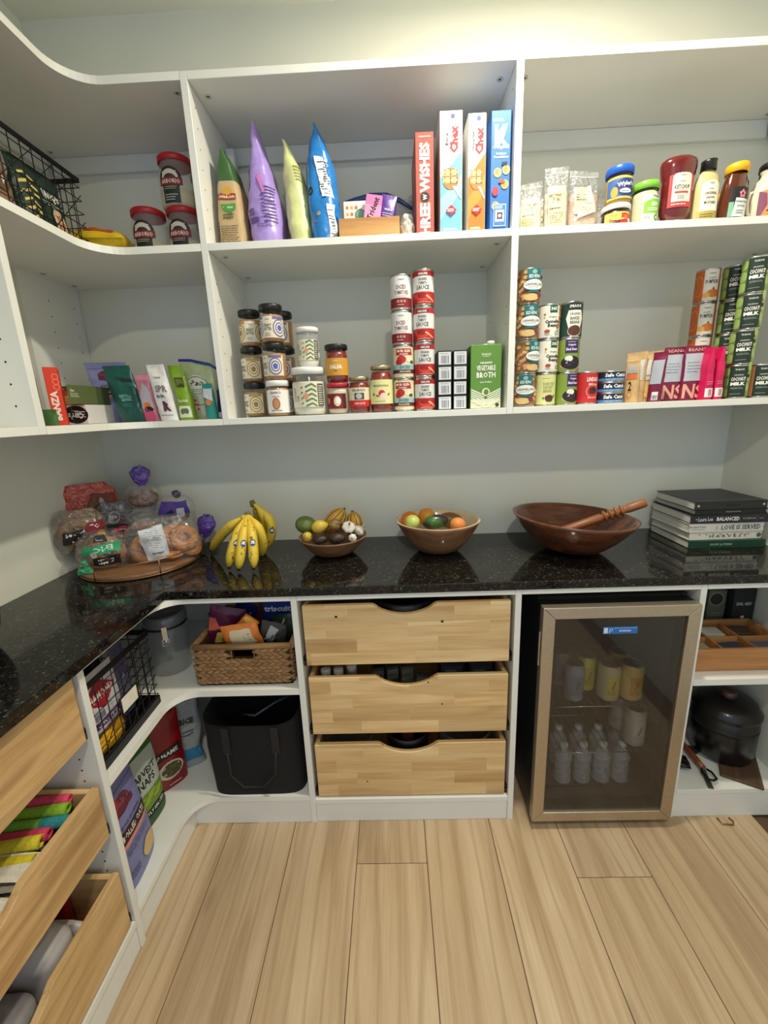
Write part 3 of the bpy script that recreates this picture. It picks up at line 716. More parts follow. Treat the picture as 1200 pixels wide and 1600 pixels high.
# cereal boxes
def chex(main, sub, split):
    def a(P, w, h):
        P.rect(-w/2+.001, w/2-.001, 0.002, h-.002, main)
        P.poly([(-w/2+.001, h*.47), (w/2-.001, h*.68), (w/2-.001, h-.002), (-w/2+.001, h-.002)], (244, 242, 236))
        P.poly([(-w/2+.001, h*.12), (w/2-.001, h*.36), (w/2-.001, h*.5), (-w/2+.001, h*.30)], split)
        P.ell(w*.08, h*.955, .006, .006, (60, 70, 130)); P.lines(w*.18, w*.42, h*.94, h*.975, 3, (120, 120, 120)); P.poly([(w*.2, h*.925), (w/2-.001, h*.88), (w/2-.001, h*.89), (w*.23, h*.93)], (150, 150, 155))
        P.text('Chex', w*.13, h*.775, .024, (206, 32, 44), w=.066, rot=PI/2, bold=.05)
        P.text(sub, -w*.19, h*.78, .0085, (60, 30, 60), w=.030 if sub == 'Rice' else .044, rot=PI/2, bold=.02)
        P.ell(-w*.02, h*.462, w*.36, .028, (160, 118, 66)); P.poly([(w*.05, h*.40), (w*.22, h*.40), (w*.46, h*.30), (w*.42, h*.29)], (200, 206, 214))
        for i in (0, 1):
            for j in (0, 1): P.rect(-w*.36+i*w*.34, -w*.36+i*w*.34+w*.30, h*.425+j*.018, h*.425+j*.018+.015, (222, 186, 128))
        for i in range(3):
            for j in range(4): P.ell(-w*.28+i*w*.27, h*.435+j*.010, .0022, .0018, (160, 112, 60), n=6)
        P.poly([(0, h*.245), (.016, h*.20), (0, h*.155), (-.016, h*.20)], (206, 32, 44)); P.lines(-.011, .011, h*.185, h*.215, 3, (250, 240, 240), frac=.5)
        P.lines(-w*.36, w*.36, h*.03, h*.05, 2, (240, 240, 240), frac=.5)
    return a
zc = zt
def cx(u): return X(u, 358, -.30)
def wishes(P, w, h):
    P.text('THREE', 0, h*.13, .030, (238, 230, 222), w=.105, rot=PI/2, bold=.05)
    P.ell(0, h*.385, .013, .013, K); P.text('W', 0, h*.385, .012, (238, 230, 222), rot=PI/2, bold=.05)
    P.text('WISHES', 0, h*.665, .030, (238, 230, 222), w=.125, rot=PI/2, bold=.05); P.text('CINNAMON', 0, h*.955, .005, (238, 200, 190), w=.034)
carton('cereal_box', 'brownish red cereal box reading WISHES up its spine', 'cereal box', cx(652)-.002, cx(682)-.006, -.295, zt, zt+.262, .19, (170, 78, 66), wishes)
carton('cereal_box', 'white and light blue cereal box with red lettering, the tallest cereal box', 'cereal box', cx(690)-.004, cx(724)-.004, -.30, zt, zt+.306, .20, (228, 228, 226), chex((112, 176, 226), 'Rice', (150, 200, 238)))
carton('cereal_box', 'white and orange cereal box between the two blue ones', 'cereal box', cx(732)-.003, cx(760)-.005, -.30, zt, zt+.297, .20, (224, 222, 216), chex((232, 116, 34), 'Honey Nut', (240, 140, 50)))
def kbox(P, w, h):
    P.text('SPECIAL', -.008, h*.925, .007, (240, 244, 250), w=.030); P.text('K', .002, h*.80, .052, (244, 246, 250), w=.040, bold=.03)
    P.poly([(-.012, h*.72), (.000, h*.80), (.018, h*.90), (.010, h*.80), (-.006, h*.71)], (244, 246, 250))
    P.text('Original', 0, h*.705, .011, (240, 244, 250), w=.044); P.text('Delicious', .001, h*.655, .006, (240, 244, 250), w=.028, bold=.03); P.text('Possibilities', .001, h*.628, .006, (240, 244, 250), w=.040, bold=.03)
    for x, y, c in ((-.008, .50, (216, 176, 110)), (.016, .52, (226, 190, 120)), (.013, .40, (214, 160, 96)), (-.012, .22, (220, 180, 116))): P.ell(x, h*y, .011, .012, c); P.ell(x-.002, h*y+.002, .006, .007, (190, 140, 80))
    for i in range(6): P.ell(.006+(i % 3)*.005, h*(.565+.013*(i//3)), .003, .003, (34, 30, 60), n=8)
    P.ell(-.014, h*.345, .009, .012, (206, 50, 70)); P.ell(.004, h*.425, .009, .005, (180, 80, 40))
    P.rect(-.018, .018, h*.045, h*.235, (196, 214, 240)); P.rect(-.0165, .0165, h*.052, h*.228, (60, 116, 196)); P.lines(-.014, .014, h*.195, h*.222, 2, (240, 244, 250), frac=.5)
    P.rect(-.0125, .0125, h*.085, h*.185, (244, 244, 246)); P.rect(-.008, .008, h*.105, h*.165, (70, 50, 80)); P.ell(0, h*.135, .005, .005, (236, 200, 190), n=8)
carton('cereal_box', 'royal blue cereal box with a big white K at the right partition', 'cereal box', cx(766)-.002, cx(796)-.003, -.30, zt, zt+.300, .20, (50, 112, 200), kbox)
# ================================================================== SHELF: RIGHT TOP (condiments, flour)
def art_flour(P, w, h):
    P.rect(-w*.36, w*.36, h*.10, h*.70, (214, 198, 154)); P.text('MEDITERRANEAN', 0, h*.56, .007, (60, 60, 60), w=w*.62); P.text('SEA SALT', 0, h*.50, .009, (60, 60, 60), w=w*.34); P.lines(-w*.16, w*.16, h*.44, h*.47, 1, (60, 110, 150), frac=.8)
    P.lines(-w*.30, w*.30, h*.34, h*.38, 1, (90, 90, 86), frac=.5); P.lines(-w*.30, w*.30, h*.14, h*.30, 5, (110, 110, 100), frac=.3)
def flour(x, y, w, h, label, rz=0, c=(200, 194, 180), seed=5, tilt=0, art=art_flour, inner=.62):
    t = thing('flour_pouch', label, 'pouch', (x, y, zt), rz, 'clear pouches of dry goods by the partition'); t.rotation_euler = (tilt, 0, rz)
    B = Bag(w, h, .055, Bv=stand, e=2.6, cr=.005, seed=seed)
    Bi = Bag(w*.95, h*inner, .050, Bv=lambda v: 1-.3*v, e=2.6, cr=.003, seed=seed)
    Bi.mesh(col(c, rough=.8)).build('contents', t)
    B.mesh(film((190, 190, 188), .20)).build('pouch', t)
    P = Print(B.front, step=.012, vstep=.012, base=.0012); art(P, w, h); P.build(t)
    MB().tube([B.front(-w*.48, h*.90, 0), B.front(0, h*.90, 0), B.front(w*.48, h*.90, 0)], .0015, film((250, 250, 250), .7), n=5).build('zip_seal', t)
flour(X(829, 340, -.27)+.010, -.24, .085, .145, 'clear pouch with cream label half hidden by the white partition', rz=-.3)
flour(X(855, 340, -.20), -.14, .10, .15, 'clear pouch mostly hidden, second from the white partition', seed=6, rz=-.5)
flour(X(870, 340, -.28), -.25, .078, .178, 'clear pouch with a full cream label, second pouch from the partition in front', seed=7, rz=-.12)
def art_pink(P, w, h):
    P.rect(-w*.40, w*.12, h*.30, h*.72, (214, 198, 154)); P.lines(-w*.34, w*.08, h*.5, h*.62, 3, (90, 90, 86), frac=.5)
    P.poly([(-w*.36, h*.22), (w*.34, h*.34), (w*.16, h*.76), (w*.02, h*.72)], (220, 206, 176)); P.lines(-w*.2, w*.22, h*.30, h*.50, 7, (110, 110, 100), frac=.3)
flour(X(912, 340, -.27), -.235, .100, .172, 'clear pouch of pink powder with a crumpled cream label', seed=8, rz=.15, c=(200, 160, 136), art=art_pink)
flour(X(935, 335, -.10), -.085, .20, .185, 'wide clear pouch at the back behind the bouillon jar', seed=10, rz=.1, c=(190, 188, 182), art=lambda P, w, h: P.lines(-w*.3, w*.4, h*.5, h*.8, 8, (150, 150, 150), frac=.2))
carton('spice_packet', 'small red and white packet tucked between the clear pouches', 'packet', X(884, 345, -.2), X(896, 345, -.2), -.19, zt, zt+.04, .03, (200, 40, 46), lambda P, w, h: P.rect(-w/2, w/2, h*.6, h, (230, 226, 220)))

def art_smuck(P, C, h):
    P.rect(-.055, .055, h*.10, h*.80, (240, 196, 96)); P.poly([(-.055, h*.10), (.055, h*.10), (.055, h*.3), (.0, h*.42), (-.055, h*.2)], (214, 60, 40))
    P.text('smak', .016, h*.66, .020, (206, 40, 40), w=.044, bold=.05); P.text('Straw', -.022, h*.36, .014, (40, 24, 20), w=.034, bold=.03)
    P.ell(.010, h*.26, .014, .010, (200, 40, 60)); P.ell(.026, h*.36, .006, .007, (236, 230, 220)); P.lines(-.04, -.005, h*.6, h*.7, 3, (150, 90, 40))
xs = X(963, 345, -.25)
jar('jam_jar', 'dark jam jar with yellow and red label and white lid under the bouillon jar', 'jar', xs, -.250, zt, .041, .066, col((50, 18, 16), rough=.3), (226, 226, 222), art_smuck, lidh=.014, neck=.98, level=.97, rz=.12)
def art_wyl(P, C, h):
    P.rect(-.055, .055, h*.16, h*.84, (60, 96, 160)); P.rect(-.055, .055, h*.14, h*.20, (226, 200, 80)); P.rect(-.055, .055, h*.80, h*.86, (226, 200, 80))
    P.ell(.0, h*.5, .032, .022, (30, 50, 110)); P.text("Wyler's", .0, h*.60, .014, (244, 244, 244), w=.050, rot=.10, bold=.04); P.ell(.0, h*.38, .018, .006, (214, 224, 236)); P.lines(-.014, .014, h*.34, h*.40, 1, (40, 60, 120))
    P.ell(-.032, h*.36, .010, .014, (196, 150, 70)); P.ell(.034, h*.40, .009, .008, (200, 80, 40))
jar('bouillon_jar', 'bouillon jar with blue lid and blue label standing on the jam jar', 'jar', xs+.003, -.250, zt+.0665, .037, .098, col((176, 140, 60), rough=.6, bump=.4, scale=120), (30, 90, 200), art_wyl, lidh=.020, neck=1.0, level=.9, rz=.12)
jar('spread_jar', 'black-labelled jar with white lid behind the bouillon jar', 'jar', X(993, 340, -.16), -.15, zt, .036, .145, col((24, 22, 22)), (224, 224, 220), lambda P, C, h: (P.rect(-.05, .05, h*.2, h*.92, (20, 20, 22)), P.ring(-.008, h*.72, .018, .020, (224, 200, 120)), P.text('C', -.008, h*.72, .018, (240, 240, 236))), lidh=.018, neck=.98)
def art_green(P, C, h):
    P.rect(-.026, .055, h*.12, h*.80, (238, 240, 232)); P.poly([(-.022, h*.32), (.040, h*.32), (.040, h*.70), (.004, h*.70), (-.022, h*.62)], (128, 190, 60)); P.text('PRIMAL', .020, h*.76, .007, (60, 70, 60), w=.032); P.text('MAYO', .014, h*.56, .012, (236, 244, 226), w=.026)
    P.lines(-.01, .034, h*.38, h*.48, 2, (236, 244, 226), frac=.5); P.ell(.022, h*.22, .010, .009, (90, 130, 50)); P.ell(.022, h*.22, .005, .004, (206, 214, 120)); P.lines(-.02, .004, h*.16, h*.26, 3, (60, 60, 60))
jar('mayonnaise_jar', 'mayonnaise jar with a bright green lid and green label', 'jar', X(1004, 342, -.26), -.255, zt, .042, .122, col((196, 190, 160), rough=.4), (120, 186, 60), art_green, lidh=.020, neck=.92, level=.93)
# ketchup: upside-down squeeze bottle
t = thing('ketchup_bottle', 'dark red squeeze bottle of ketchup standing on its white cap', 'bottle', (X(1053, 345, -.26), -.255, zt))
KR = col((96, 18, 20), rough=.18, coat=.6, name='ketchup_red')
prof = [(0, .012), (.020, .012), (.030, .018), (.036, .028), (.043, .040), (.044, .060), (.0425, .085), (.044, .115), (.050, .150), (.0515, .165), (.049, .174), (.040, .180), (0, .181)]
MB().lathe(prof, KR, sy=.62, n=32).build('bottle_body', t)
MB().lathe([(0, 0), (.024, 0), (.0255, .003), (.0255, .014), (.022, .017), (0, .017)], col((238, 236, 230), rough=.35), n=28).build('cap', t)
def sk(u, v, d):
    q = min(.98, abs(u)/.0455); return Vector((u, -(.0455*.62)*(1-q*q)**.5-d-.0006, v))
P = Print(sk, step=.005)
arch = lambda r, b, c, y: [(-r, b), (r, b), (r, y)]+[(r*math.cos(a), y+r*.55*math.sin(a)) for a in [PI*i/10 for i in range(1, 10)]]+[(-r, y)]
P.poly(arch(.034, .048, 0, .130), (206, 60, 66)); P.poly(arch(.0265, .062, 0, .125), (238, 230, 206))
P.text('THRIVE', 0, .128, .004, (70, 70, 66), w=.016); P.text('ORGANIC', 0, .113, .0035, (120, 90, 70), w=.018); P.text('KETCHUP', 0, .099, .011, (50, 46, 44), w=.042, bold=.02); P.rect(-.020, .018, .083, .088, (196, 70, 70)); P.lines(-.012, .012, .068, .078, 2, (120, 110, 100)); P.lines(-.026, .026, .052, .058, 1, (240, 200, 190), frac=.5)
P.build(t)
# mustard
t = thing('mustard_bottle', 'pale mustard squeeze bottle with a black cap right of the ketchup', 'bottle', (X(1098, 342, -.26)-.006, -.255, zt))
MU = col((206, 182, 128), rough=.3, coat=.3)
MB().lathe([(0, 0), (.033, 0), (.036, .006), (.038, .05), (.0385, .09), (.036, .115), (.030, .132), (.020, .142), (.018, .148), (0, .148)], MU, sy=.66, n=30).build('bottle_body', t)
MB().lathe([(.018, .145), (.0215, .146), (.0205, .166), (.0215, .171), (.018, .172), (0, .172)], BLACKP, n=22).build('cap', t)
P = Print(lambda u, v, d: Vector((u, -(.0388*.66)*(1-min(.98, abs(u)/.0388)**2)**.5-d-.0006, v)), step=.005)
P.poly(arch(.027, .036, 0, .100), (238, 232, 210)); P.rect(-.030, .030, .014, .036, (176, 160, 84)); P.text('THRIVE', 0, .106, .004, (70, 70, 66), w=.014); P.text('ORGANIC', 0, .092, .003, (70, 70, 66), w=.016)
for q, s_ in enumerate(('ORIGINAL', 'DIJON', 'MUSTARD')): P.text(s_, 0, .081-.012*q, .0075, (50, 46, 44), w=(.036, .024, .034)[q], bold=.02)
P.lines(-.024, .024, .018, .030, 2, (90, 80, 40)); P.build(t)
# honey bottles
AM = col((84, 34, 14), rough=.12, coat=.8, name='honey_amber'); YC_ = col((240, 180, 20), rough=.4)
t = thing('honey_bottle', 'amber honey bottle with a yellow lid and a pink flower on its black label', 'bottle', (X(1147, 340, -.27)-.004, -.262, zt)); t.rotation_euler = (0, .03, 0)
MB().lathe([(0, 0), (.035, 0), (.039, .006), (.0395, .05), (.038, .085), (.034, .110), (.028, .128), (.026, .136), (0, .136)], AM, sy=.72, n=30).build('bottle_body', t)
MB().lathe([(.027, .130), (.031, .131), (.031, .150), (.028, .153), (0, .153)], YC_, n=30).build('cap', t)
P = Print(lambda u, v, d: Vector((u, -(.0398*.72)*(1-min(.98, abs(u)/.0398)**2)**.5-d-.0006, v)), step=.005)
P.rect(-.026, .033, .010, .088, (24, 22, 24)); P.rect(-.026, -.014, .012, .050, (120, 176, 140)); P.poly([(-.016, .012), (.031, .012), (.031, .058), (-.010, .060)], (226, 228, 222))
for a in range(5): P.ell(.008+.007*math.cos(a*1.257+.3), .070+.007*math.sin(a*1.257+.3), .0042, .0042, (220, 130, 150), n=8)
P.text('Heritage Family', .009, .050, .006, (40, 60, 90), w=.038); P.text('pure honey', .009, .039, .007, (40, 60, 90), w=.026); P.lines(-.006, .024, .018, .030, 2, (70, 90, 110)); P.build(t)
t = thing('honey_bottle', 'small honey bottle with a yellow lid behind the mustard', 'bottle', (X(1125, 340, -.15)+.004, -.15, zt))
MB().lathe([(0, 0), (.026, 0), (.029, .006), (.029, .07), (.024, .095), (.020, .108), (0, .108)], AM, n=24).build('bottle_body', t); MB().lathe([(.019, .106), (.022, .107), (.022, .126), (.019, .128), (0, .128)], YC_, n=24).build('cap', t)
# syrup jug
t = thing('syrup_jug', 'cream plastic syrup jug with a black cap and orange label cut by the photo edge', 'jug', (2.300, -.255, zt))
CJ = col((226, 216, 190), rough=.3, coat=.3)
MB().lathe([(0, 0), (.045, 0), (.050, .006), (.051, .06), (.049, .085), (.038, .108), (.026, .122), (.023, .130), (.028, .136), (.028, .142), (0, .142)], CJ, sy=.8, n=30).build('jug_body', t)
MB().lathe([(.026, .138), (.030, .139), (.030, .153), (.027, .156), (0, .156)], BLACKP, n=26).build('cap', t)
P = Print(lambda u, v, d: Vector((u, -(.0512*.8)*(1-min(.98, abs(u)/.0512)**2)**.5-d-.0006, v)), step=.006)
P.rect(-.044, .044, .010, .078, (232, 138, 84)); P.poly([(-.044, .010), (-.038, .010), (-.026, .04), (-.030, .070), (-.044, .078)], (120, 60, 90)); P.ring(-.034, .042, .018, .022, (60, 20, 30), a0=-1.2, a1=1.2); P.text('DARK', .008, .058, .011, (90, 44, 34), w=.034, bold=.02); P.text('MAPLE', .008, .044, .007, (90, 44, 34), w=.034); P.lines(-.02, .03, .016, .034, 3, (120, 60, 40)); P.build(t)
MB().tube([(-.045, -.004, .085), (-.060, -.006, .080), (-.066, -.008, .055), (-.060, -.006, .030), (-.048, -.004, .020)], .005, CJ, n=8).build('handle', t)
jar('sauce_bottle', 'dark bottle with a black cap standing behind the syrup jug', 'bottle', 2.315, -.130, zt, .028, .165, col((40, 20, 14)), (18, 18, 20), lidh=.035, neck=.75, level=.95)
jar('spice_jar', 'brown jar with a black lid behind the honey bottle', 'bottle', 2.245, -.140, zt, .026, .150, col((70, 30, 14)), (18, 18, 20), lidh=.035, neck=.8, level=.95)
jar('vinegar_bottle', 'tall brown bottle at the far right corner of the condiment shelf', 'bottle', 2.40, -.120, zt, .026, .21, col((84, 40, 24)), (96, 54, 30), lidh=.035, neck=.6, level=.95)

# ================================================================== SHELF: LEFT TOP (rice jars, yellow bag, wire basket)
def art_rice(P, C, h):
    P.rect(-.026, .026, h*.06, h*.62, (26, 40, 34)); P.ell(0, h*.58, .036, .032, (26, 24, 24)); P.ell(0, h*.60, .026, .022, (214, 206, 190)); P.ell(0, h*.52, .022, .020, (60, 40, 36))
    P.rect(-.037, .037, h*.44, h*.60, (130, 30, 38)); P.text('ARBORIO', 0, h*.52, .012, (236, 220, 200), w=.060, bold=.02); P.lines(-.02, .02, h*.34, h*.42, 2, (200, 190, 170)); P.lines(-.02, .02, h*.10, h*.26, 3, (196, 196, 180), frac=.4)
    P.text('RICESELECT', 0, h*.70, .008, (230, 224, 206), w=.044)
RJ = dict(lidh=.018, neck=.90, level=.40, shoulder=.74)
RICE = col((206, 192, 152), rough=.8, bump=.5, scale=160); RL = (176, 28, 40)
G = 'jars of rice on the left shelf'
r0 = jar('rice_jar', 'large clear rice jar with red lid standing on top of the other rice jars', 'jar', .518, -.165, zt+.1465, .054, .146, RICE, RL, art_rice, group=G, **RJ)
copy_tree(r0, (.528, -.175, zt), 'large clear rice jar with red lid directly under the top rice jar')
copy_tree(r0, (.416, -.180, zt), 'large clear rice jar with red lid at the left, next to the yellow bag')
copy_tree(r0, (.590-.016, -.060, zt), 'large clear rice jar at the back against the partition, bottom of its stack')
copy_tree(r0, (.590-.016, -.060, zt+.1465), 'large clear rice jar at the back against the partition, top of its stack')
bag('snack_bag', 'crumpled yellow snack bag lying flat left of the rice jars', 'bag', .262, -.262, zt+.044, Bag(.185, .115, .080, Bv=pillow, e=2.4, cr=.008, seed=21, k=34), foil((224, 186, 30)), lambda P, w, h: (P.poly([(-.05, .02), (.06, .012), (.05, .05), (-.04, .06)], (206, 70, 30))), rz=0, tilt=0).rotation_euler = (-PI/2, 0, .12)
# wire basket
def wire_basket(name, label, x0, x1, y0, y1, z0, h, rimw=.012, nxw=8, pitch=.035, group=None):
    t = thing(name, label, 'basket', ((x0+x1)/2, (y0+y1)/2, z0), 0, group)
    a, b = (x1-x0)/2, (y1-y0)/2
    def rr(zz, s_=1.0): return [(a*s_*sx, b*s_*sy, zz) for sx, sy in ((-1, -1), (1, -1), (1, 1), (-1, 1))]
    def band(mb, zz0, zz1, th=.002):
        for i in range(4):
            p, q = rr(0)[i], rr(0)[(i+1) % 4]
            x_0, x_1 = sorted((p[0], q[0])); y_0, y_1 = sorted((p[1], q[1]))
            mb.box(x_0-th, x_1+th, y_0-th, y_1+th, zz0, zz1, WIRE)
    mb = MB(); band(mb, h-rimw, h); mb.build('rim', t)
    mb = MB(); band(mb, 0, rimw*1.6); mb.box(-a, a, -b, b, 0, .002, WIRE); mb.build('base', t)
    def side(ax, s_):
        m = MB(); L = b if ax == 'x' else a
        k = -L
        while k <= L+1e-6:
            p0 = (s_*a, k, .004) if ax == 'x' else (k, s_*b, .004); p1 = (p0[0], p0[1], h-.004); m.tube([p0, p1], .0014, WIRE, n=5); k += pitch
        zz = pitch
        while zz < h-.01:
            if ax == 'x': m.tube([(s_*a, -L, zz), (s_*a, L, zz)], .0014, WIRE, n=5)
            else: m.tube([(-L, s_*b, zz), (L, s_*b, zz)], .0014, WIRE, n=5)
            zz += pitch
        if ax == 'x':   # diagonal pattern wires
            k = -L
            while k < L-pitch:
                m.tube([(s_*a, k, .02), (s_*a, min(L, k+h*.9), min(h-.01, .02+(min(L, k+h*.9)-k)))], .0011, WIRE, n=4); k += pitch*2
        o = m.build('wire_mesh', t); o['kind'] = 'stuff'
    for s_ in (-1, 1): side('x', s_); side('y', s_)
    return t
wire_basket('wire_basket', 'black wire basket of chip bags on the upper left shelf', .075, .275, -.630, -.285, zt, .150+.05)
def art_tortilla(P, w, h):
    P.rect(-w*.45, w*.45, h*.12, h*.90, (26, 48, 38))
    for i in range(6):
        P.poly([(-w*.44, h*(.12+i*.12)), (-w*.30, h*(.18+i*.12)), (-w*.30, h*(.22+i*.12)), (-w*.44, h*(.16+i*.12))], (224, 204, 110))
        P.poly([(-w*.28, h*(.14+i*.12)), (-w*.18, h*(.10+i*.12)), (-w*.18, h*(.14+i*.12)), (-w*.28, h*(.18+i*.12))], (224, 204, 110))
    P.text('UNIQUE', .02, h*.62, .024, (226, 226, 214), w=w*.40, bold=.04); P.lines(-w*.10, w*.40, h*.46, h*.54, 2, (190, 196, 180)); P.ell(w*.18, h*.28, .026, .034, (214, 180, 150)); 
    for i in range(7): P.ell(w*.18+.012*math.cos(i), h*.28+.018*math.sin(i*1.7), .006, .006, (180, 130, 90), n=8)
bag('chip_bag', 'dark green chip bag with yellow zigzags inside the upper wire basket', 'chip bag', .225, -.400, zt+.003, Bag(.17, .170, .070, Bv=stand, e=2.6, cr=.006, seed=31), foil((28, 52, 40)), art_tortilla, rz=PI/2)
bag('chip_bag', 'tan and mauve chip bag at the left end of the upper wire basket', 'chip bag', .215, -.555, zt+.003, Bag(.13, .165, .08, Bv=stand, e=2.6, cr=.006, seed=32), foil((150, 118, 92)), lambda P, w, h: (P.poly([(-w*.4, h*.3), (-w*.1, h*.3), (w*.1, h*.9), (-w*.4, h*.9)], (206, 170, 196)), P.ell(w*.12, h*.5, .03, .03, (110, 82, 60)), P.text('pop', w*.12, h*.5, .02, (226, 214, 200), w=.034)), rz=PI/2)
bag('chip_bag', 'patterned yellow and black bag at the back of the upper wire basket', 'chip bag', .130, -.350, zt+.003, Bag(.10, .175, .06, Bv=stand, e=2.6, cr=.006, seed=33), foil((214, 196, 110)), lambda P, w, h: [P.poly([(-w*.4, h*(.3+i*.14)), (0, h*(.36+i*.14)), (w*.4, h*(.3+i*.14)), (w*.4, h*(.35+i*.14)), (0, h*(.41+i*.14)), (-w*.4, h*(.35+i*.14))], (26, 26, 30)) for i in range(4)], rz=PI/2)
# ================================================================== LOWER UPPER SHELF (z = ZS2)
zl = ZS2
# ---- left corner
def banza(P, w, h): P.text('BANZA', -.002, h*.34, .018, (250, 230, 220), w=.085, rot=PI/2, bold=.05); [P.ring(w*.25, h*(.66+i*.09), .006, .009, (255, 120, 90), n=8) for i in range(3)]
def banza_side(P, w, h): P.rect(-w/2+.001, w/2-.001, .001, h-.001, (226, 224, 220)); P.lines(-w*.1, w*.4, h*.62, h*.9, 10, (110, 110, 110), frac=.35); P.text('GF', w*.15, h*.5, .016, (120, 120, 120)); P.lines(-w*.1, w*.4, h*.2, h*.4, 6, (130, 130, 130), frac=.3); P.rect(w*.0, w*.3, h*.90, h*.93, (60, 60, 64))
t = carton('pasta_box', 'orange-red and white box with vertical lettering at the left end of the lower corner shelf', 'box', X(86,650,-.44)-.017, X(86,650,-.44)+.017, -.44, zl, zl+.165, .085, (226, 60, 34), banza, rz=.60)
# white nutrition side faces the camera on the left
t2 = carton('cracker_box', 'white side of a tall food box left of the orange-red box', 'box', X(66,650,-.46)-.020, X(66,650,-.46)+.020, -.46, zl, zl+.172, .085, (224, 222, 220), lambda P, w, h: (P.lines(-w*.35, w*.4, h*.62, h*.9, 10, (110, 110, 110), frac=.35), P.rect(0, w*.45, h*.905, h*.925, (60, 60, 64)), P.lines(-w*.2, w*.4, h*.2, h*.42, 6, (130, 130, 130), frac=.3)), rz=.60)
bag('snack_bag', 'small green and blue bag at the foot of the left end boxes', 'bag', X(80, 655, -.47), -.478, zl, Bag(.05, .045, .02, Bv=stand, cr=.003, seed=40), foil((70, 110, 60)))
xa, xb = X(90, 650, -.335), X(137, 650, -.335)
def carrs(P, w, h): P.rect(-w/2+.001, w/2-.001, .001, h-.001, (226, 222, 220)); P.ell(.012, h*.5, .040, h*.47, (18, 18, 20), n=30); P.text("Carr's", .012, h*.44, .020, (238, 236, 232), w=.050, rot=PI, bold=.03); P.lines(-w*.48, -w*.22, h*.2, h*.8, 3, (60, 60, 60), frac=.5); P.lines(.0, .024, h*.66, h*.76, 1, (200, 200, 200))
t = carton('cracker_box', 'white cracker box with a black oval, upside down, under the green cookie box', 'box', xa, xb, -.335, zl, zl+.060, .135, (226, 222, 220), carrs, rightart=lambda P, w, h: (P.lines(-w*.40, -w*.05, h*.3, h*.7, 3, (170, 170, 170)), P.rect(-w*.49, -w*.485, .001, h-.001, (120, 110, 110))))
def cookies(P, w, h):
    P.rect(-w/2+.001, w/2-.001, .001, h-.001, (74, 84, 50)); P.text('simple', -w*.30, h*.84, .007, (230, 230, 214), w=.028)
    for i in range(3): P.ell(-.002, h*(.16+i*.14), .028, .009, (206, 140, 84)); P.ell(-.002, h*(.18+i*.14), .026, .007, (222, 162, 104))
    P.ell(.020, h*.56, .018, .024, (222, 170, 104)); 
    for i in range(4): P.rect(.010, .030, h*(.38+i*.1), h*(.39+i*.1), (190, 130, 70))
    P.ell(-.010, h*.62, .009, .008, (200, 70, 40)); P.ell(-.020, h*.58, .006, .006, (210, 90, 50)); P.rect(w*.34, w*.44, h*.06, h*.22, (196, 196, 190))
carton('cookie_box', 'dark green cookie box with golden wafers lying on the cracker box', 'box', X(85, 610, -.335), X(128, 610, -.335), -.335, zl+.0605, zl+.119, .13, (74, 84, 50), cookies, rightart=lambda P, w, h: (P.rect(-w/2+.001, w/2-.001, .001, h-.001, (92, 104, 60)), P.text('Get', -w*.34, h*.72, .008, (236, 236, 226), w=.018), P.lines(-w*.42, -w*.1, h*.36, h*.6, 3, (200, 206, 180), frac=.4)))
def art_oats(sc=1):
    def a(P, w, h):
        P.ell(-.004, h*.78, w*.20, h*.08, (96, 50, 66)); P.text("Bob's", -.004, h*.80, .012*sc, (150, 70, 90), w=w*.36, bold=.03); P.text('Red Mill', 0, h*.74, .012*sc, (110, 40, 56), w=w*.44, bold=.04)
        P.rect(-w*.34, w*.40, h*.47, h*.58, (52, 34, 36)); P.text('ROLLED OATS', .004, h*.525, .012*sc, (226, 214, 206), w=w*.62, bold=.03); P.rect(-w*.34, w*.40, h*.43, h*.465, (222, 140, 120)); P.text('QUICK COOKING', 0, h*.615, .006*sc, (80, 30, 40), w=w*.5)
        P.lines(-w*.3, w*.3, h*.34, h*.41, 3, (60, 60, 110), frac=.3); P.ell(w*.18, h*.18, w*.20, h*.09, (214, 184, 130)); P.lines(-w*.38, -w*.08, h*.12, h*.2, 3, (60, 60, 100)); P.rect(-w*.46, w*.46, h*.90, h*.905, (90, 96, 160))
    return a
LILAC = (146, 150, 206)
bag('oats_bag', 'lilac bag of rolled oats leaning left behind the cookie box on the shelf', 'bag', X(172, 650, -.23), -.215, zl, Bag(.145, .205, .075, Bv=stand, e=2.6, cr=.004, seed=41, bend=lambda v: (-.032*v, -.02*v)), col(LILAC, rough=.5, bump=.2, scale=40), art_oats(), rz=.2)
def art_teal(P, w, h): P.poly([(-.01, h*.80), (.045, h*.76), (.045, h*.70), (.01, h*.72)], (20, 30, 30)); P.text('KETTLE', .004, h*.46, .009, (120, 180, 170), w=.042); P.text('&FIRE', .004, h*.40, .008, (120, 180, 170), w=.036); P.lines(-.02, .03, h*.26, h*.34, 3, (70, 130, 120), frac=.4)
bag('snack_pouch', 'dark teal green pouch standing between the lilac bag and the pink pouch', 'pouch', X(212, 650, -.25), -.235, zl, Bag(.110, .185, .07, Bv=stand, A=pw((0, 1), (.5, 1), (1, .93)), e=2.6, cr=.006, seed=42, bend=lambda v: (-.050*v, 0)), foil((28, 86, 78)), art_teal, rz=.1)
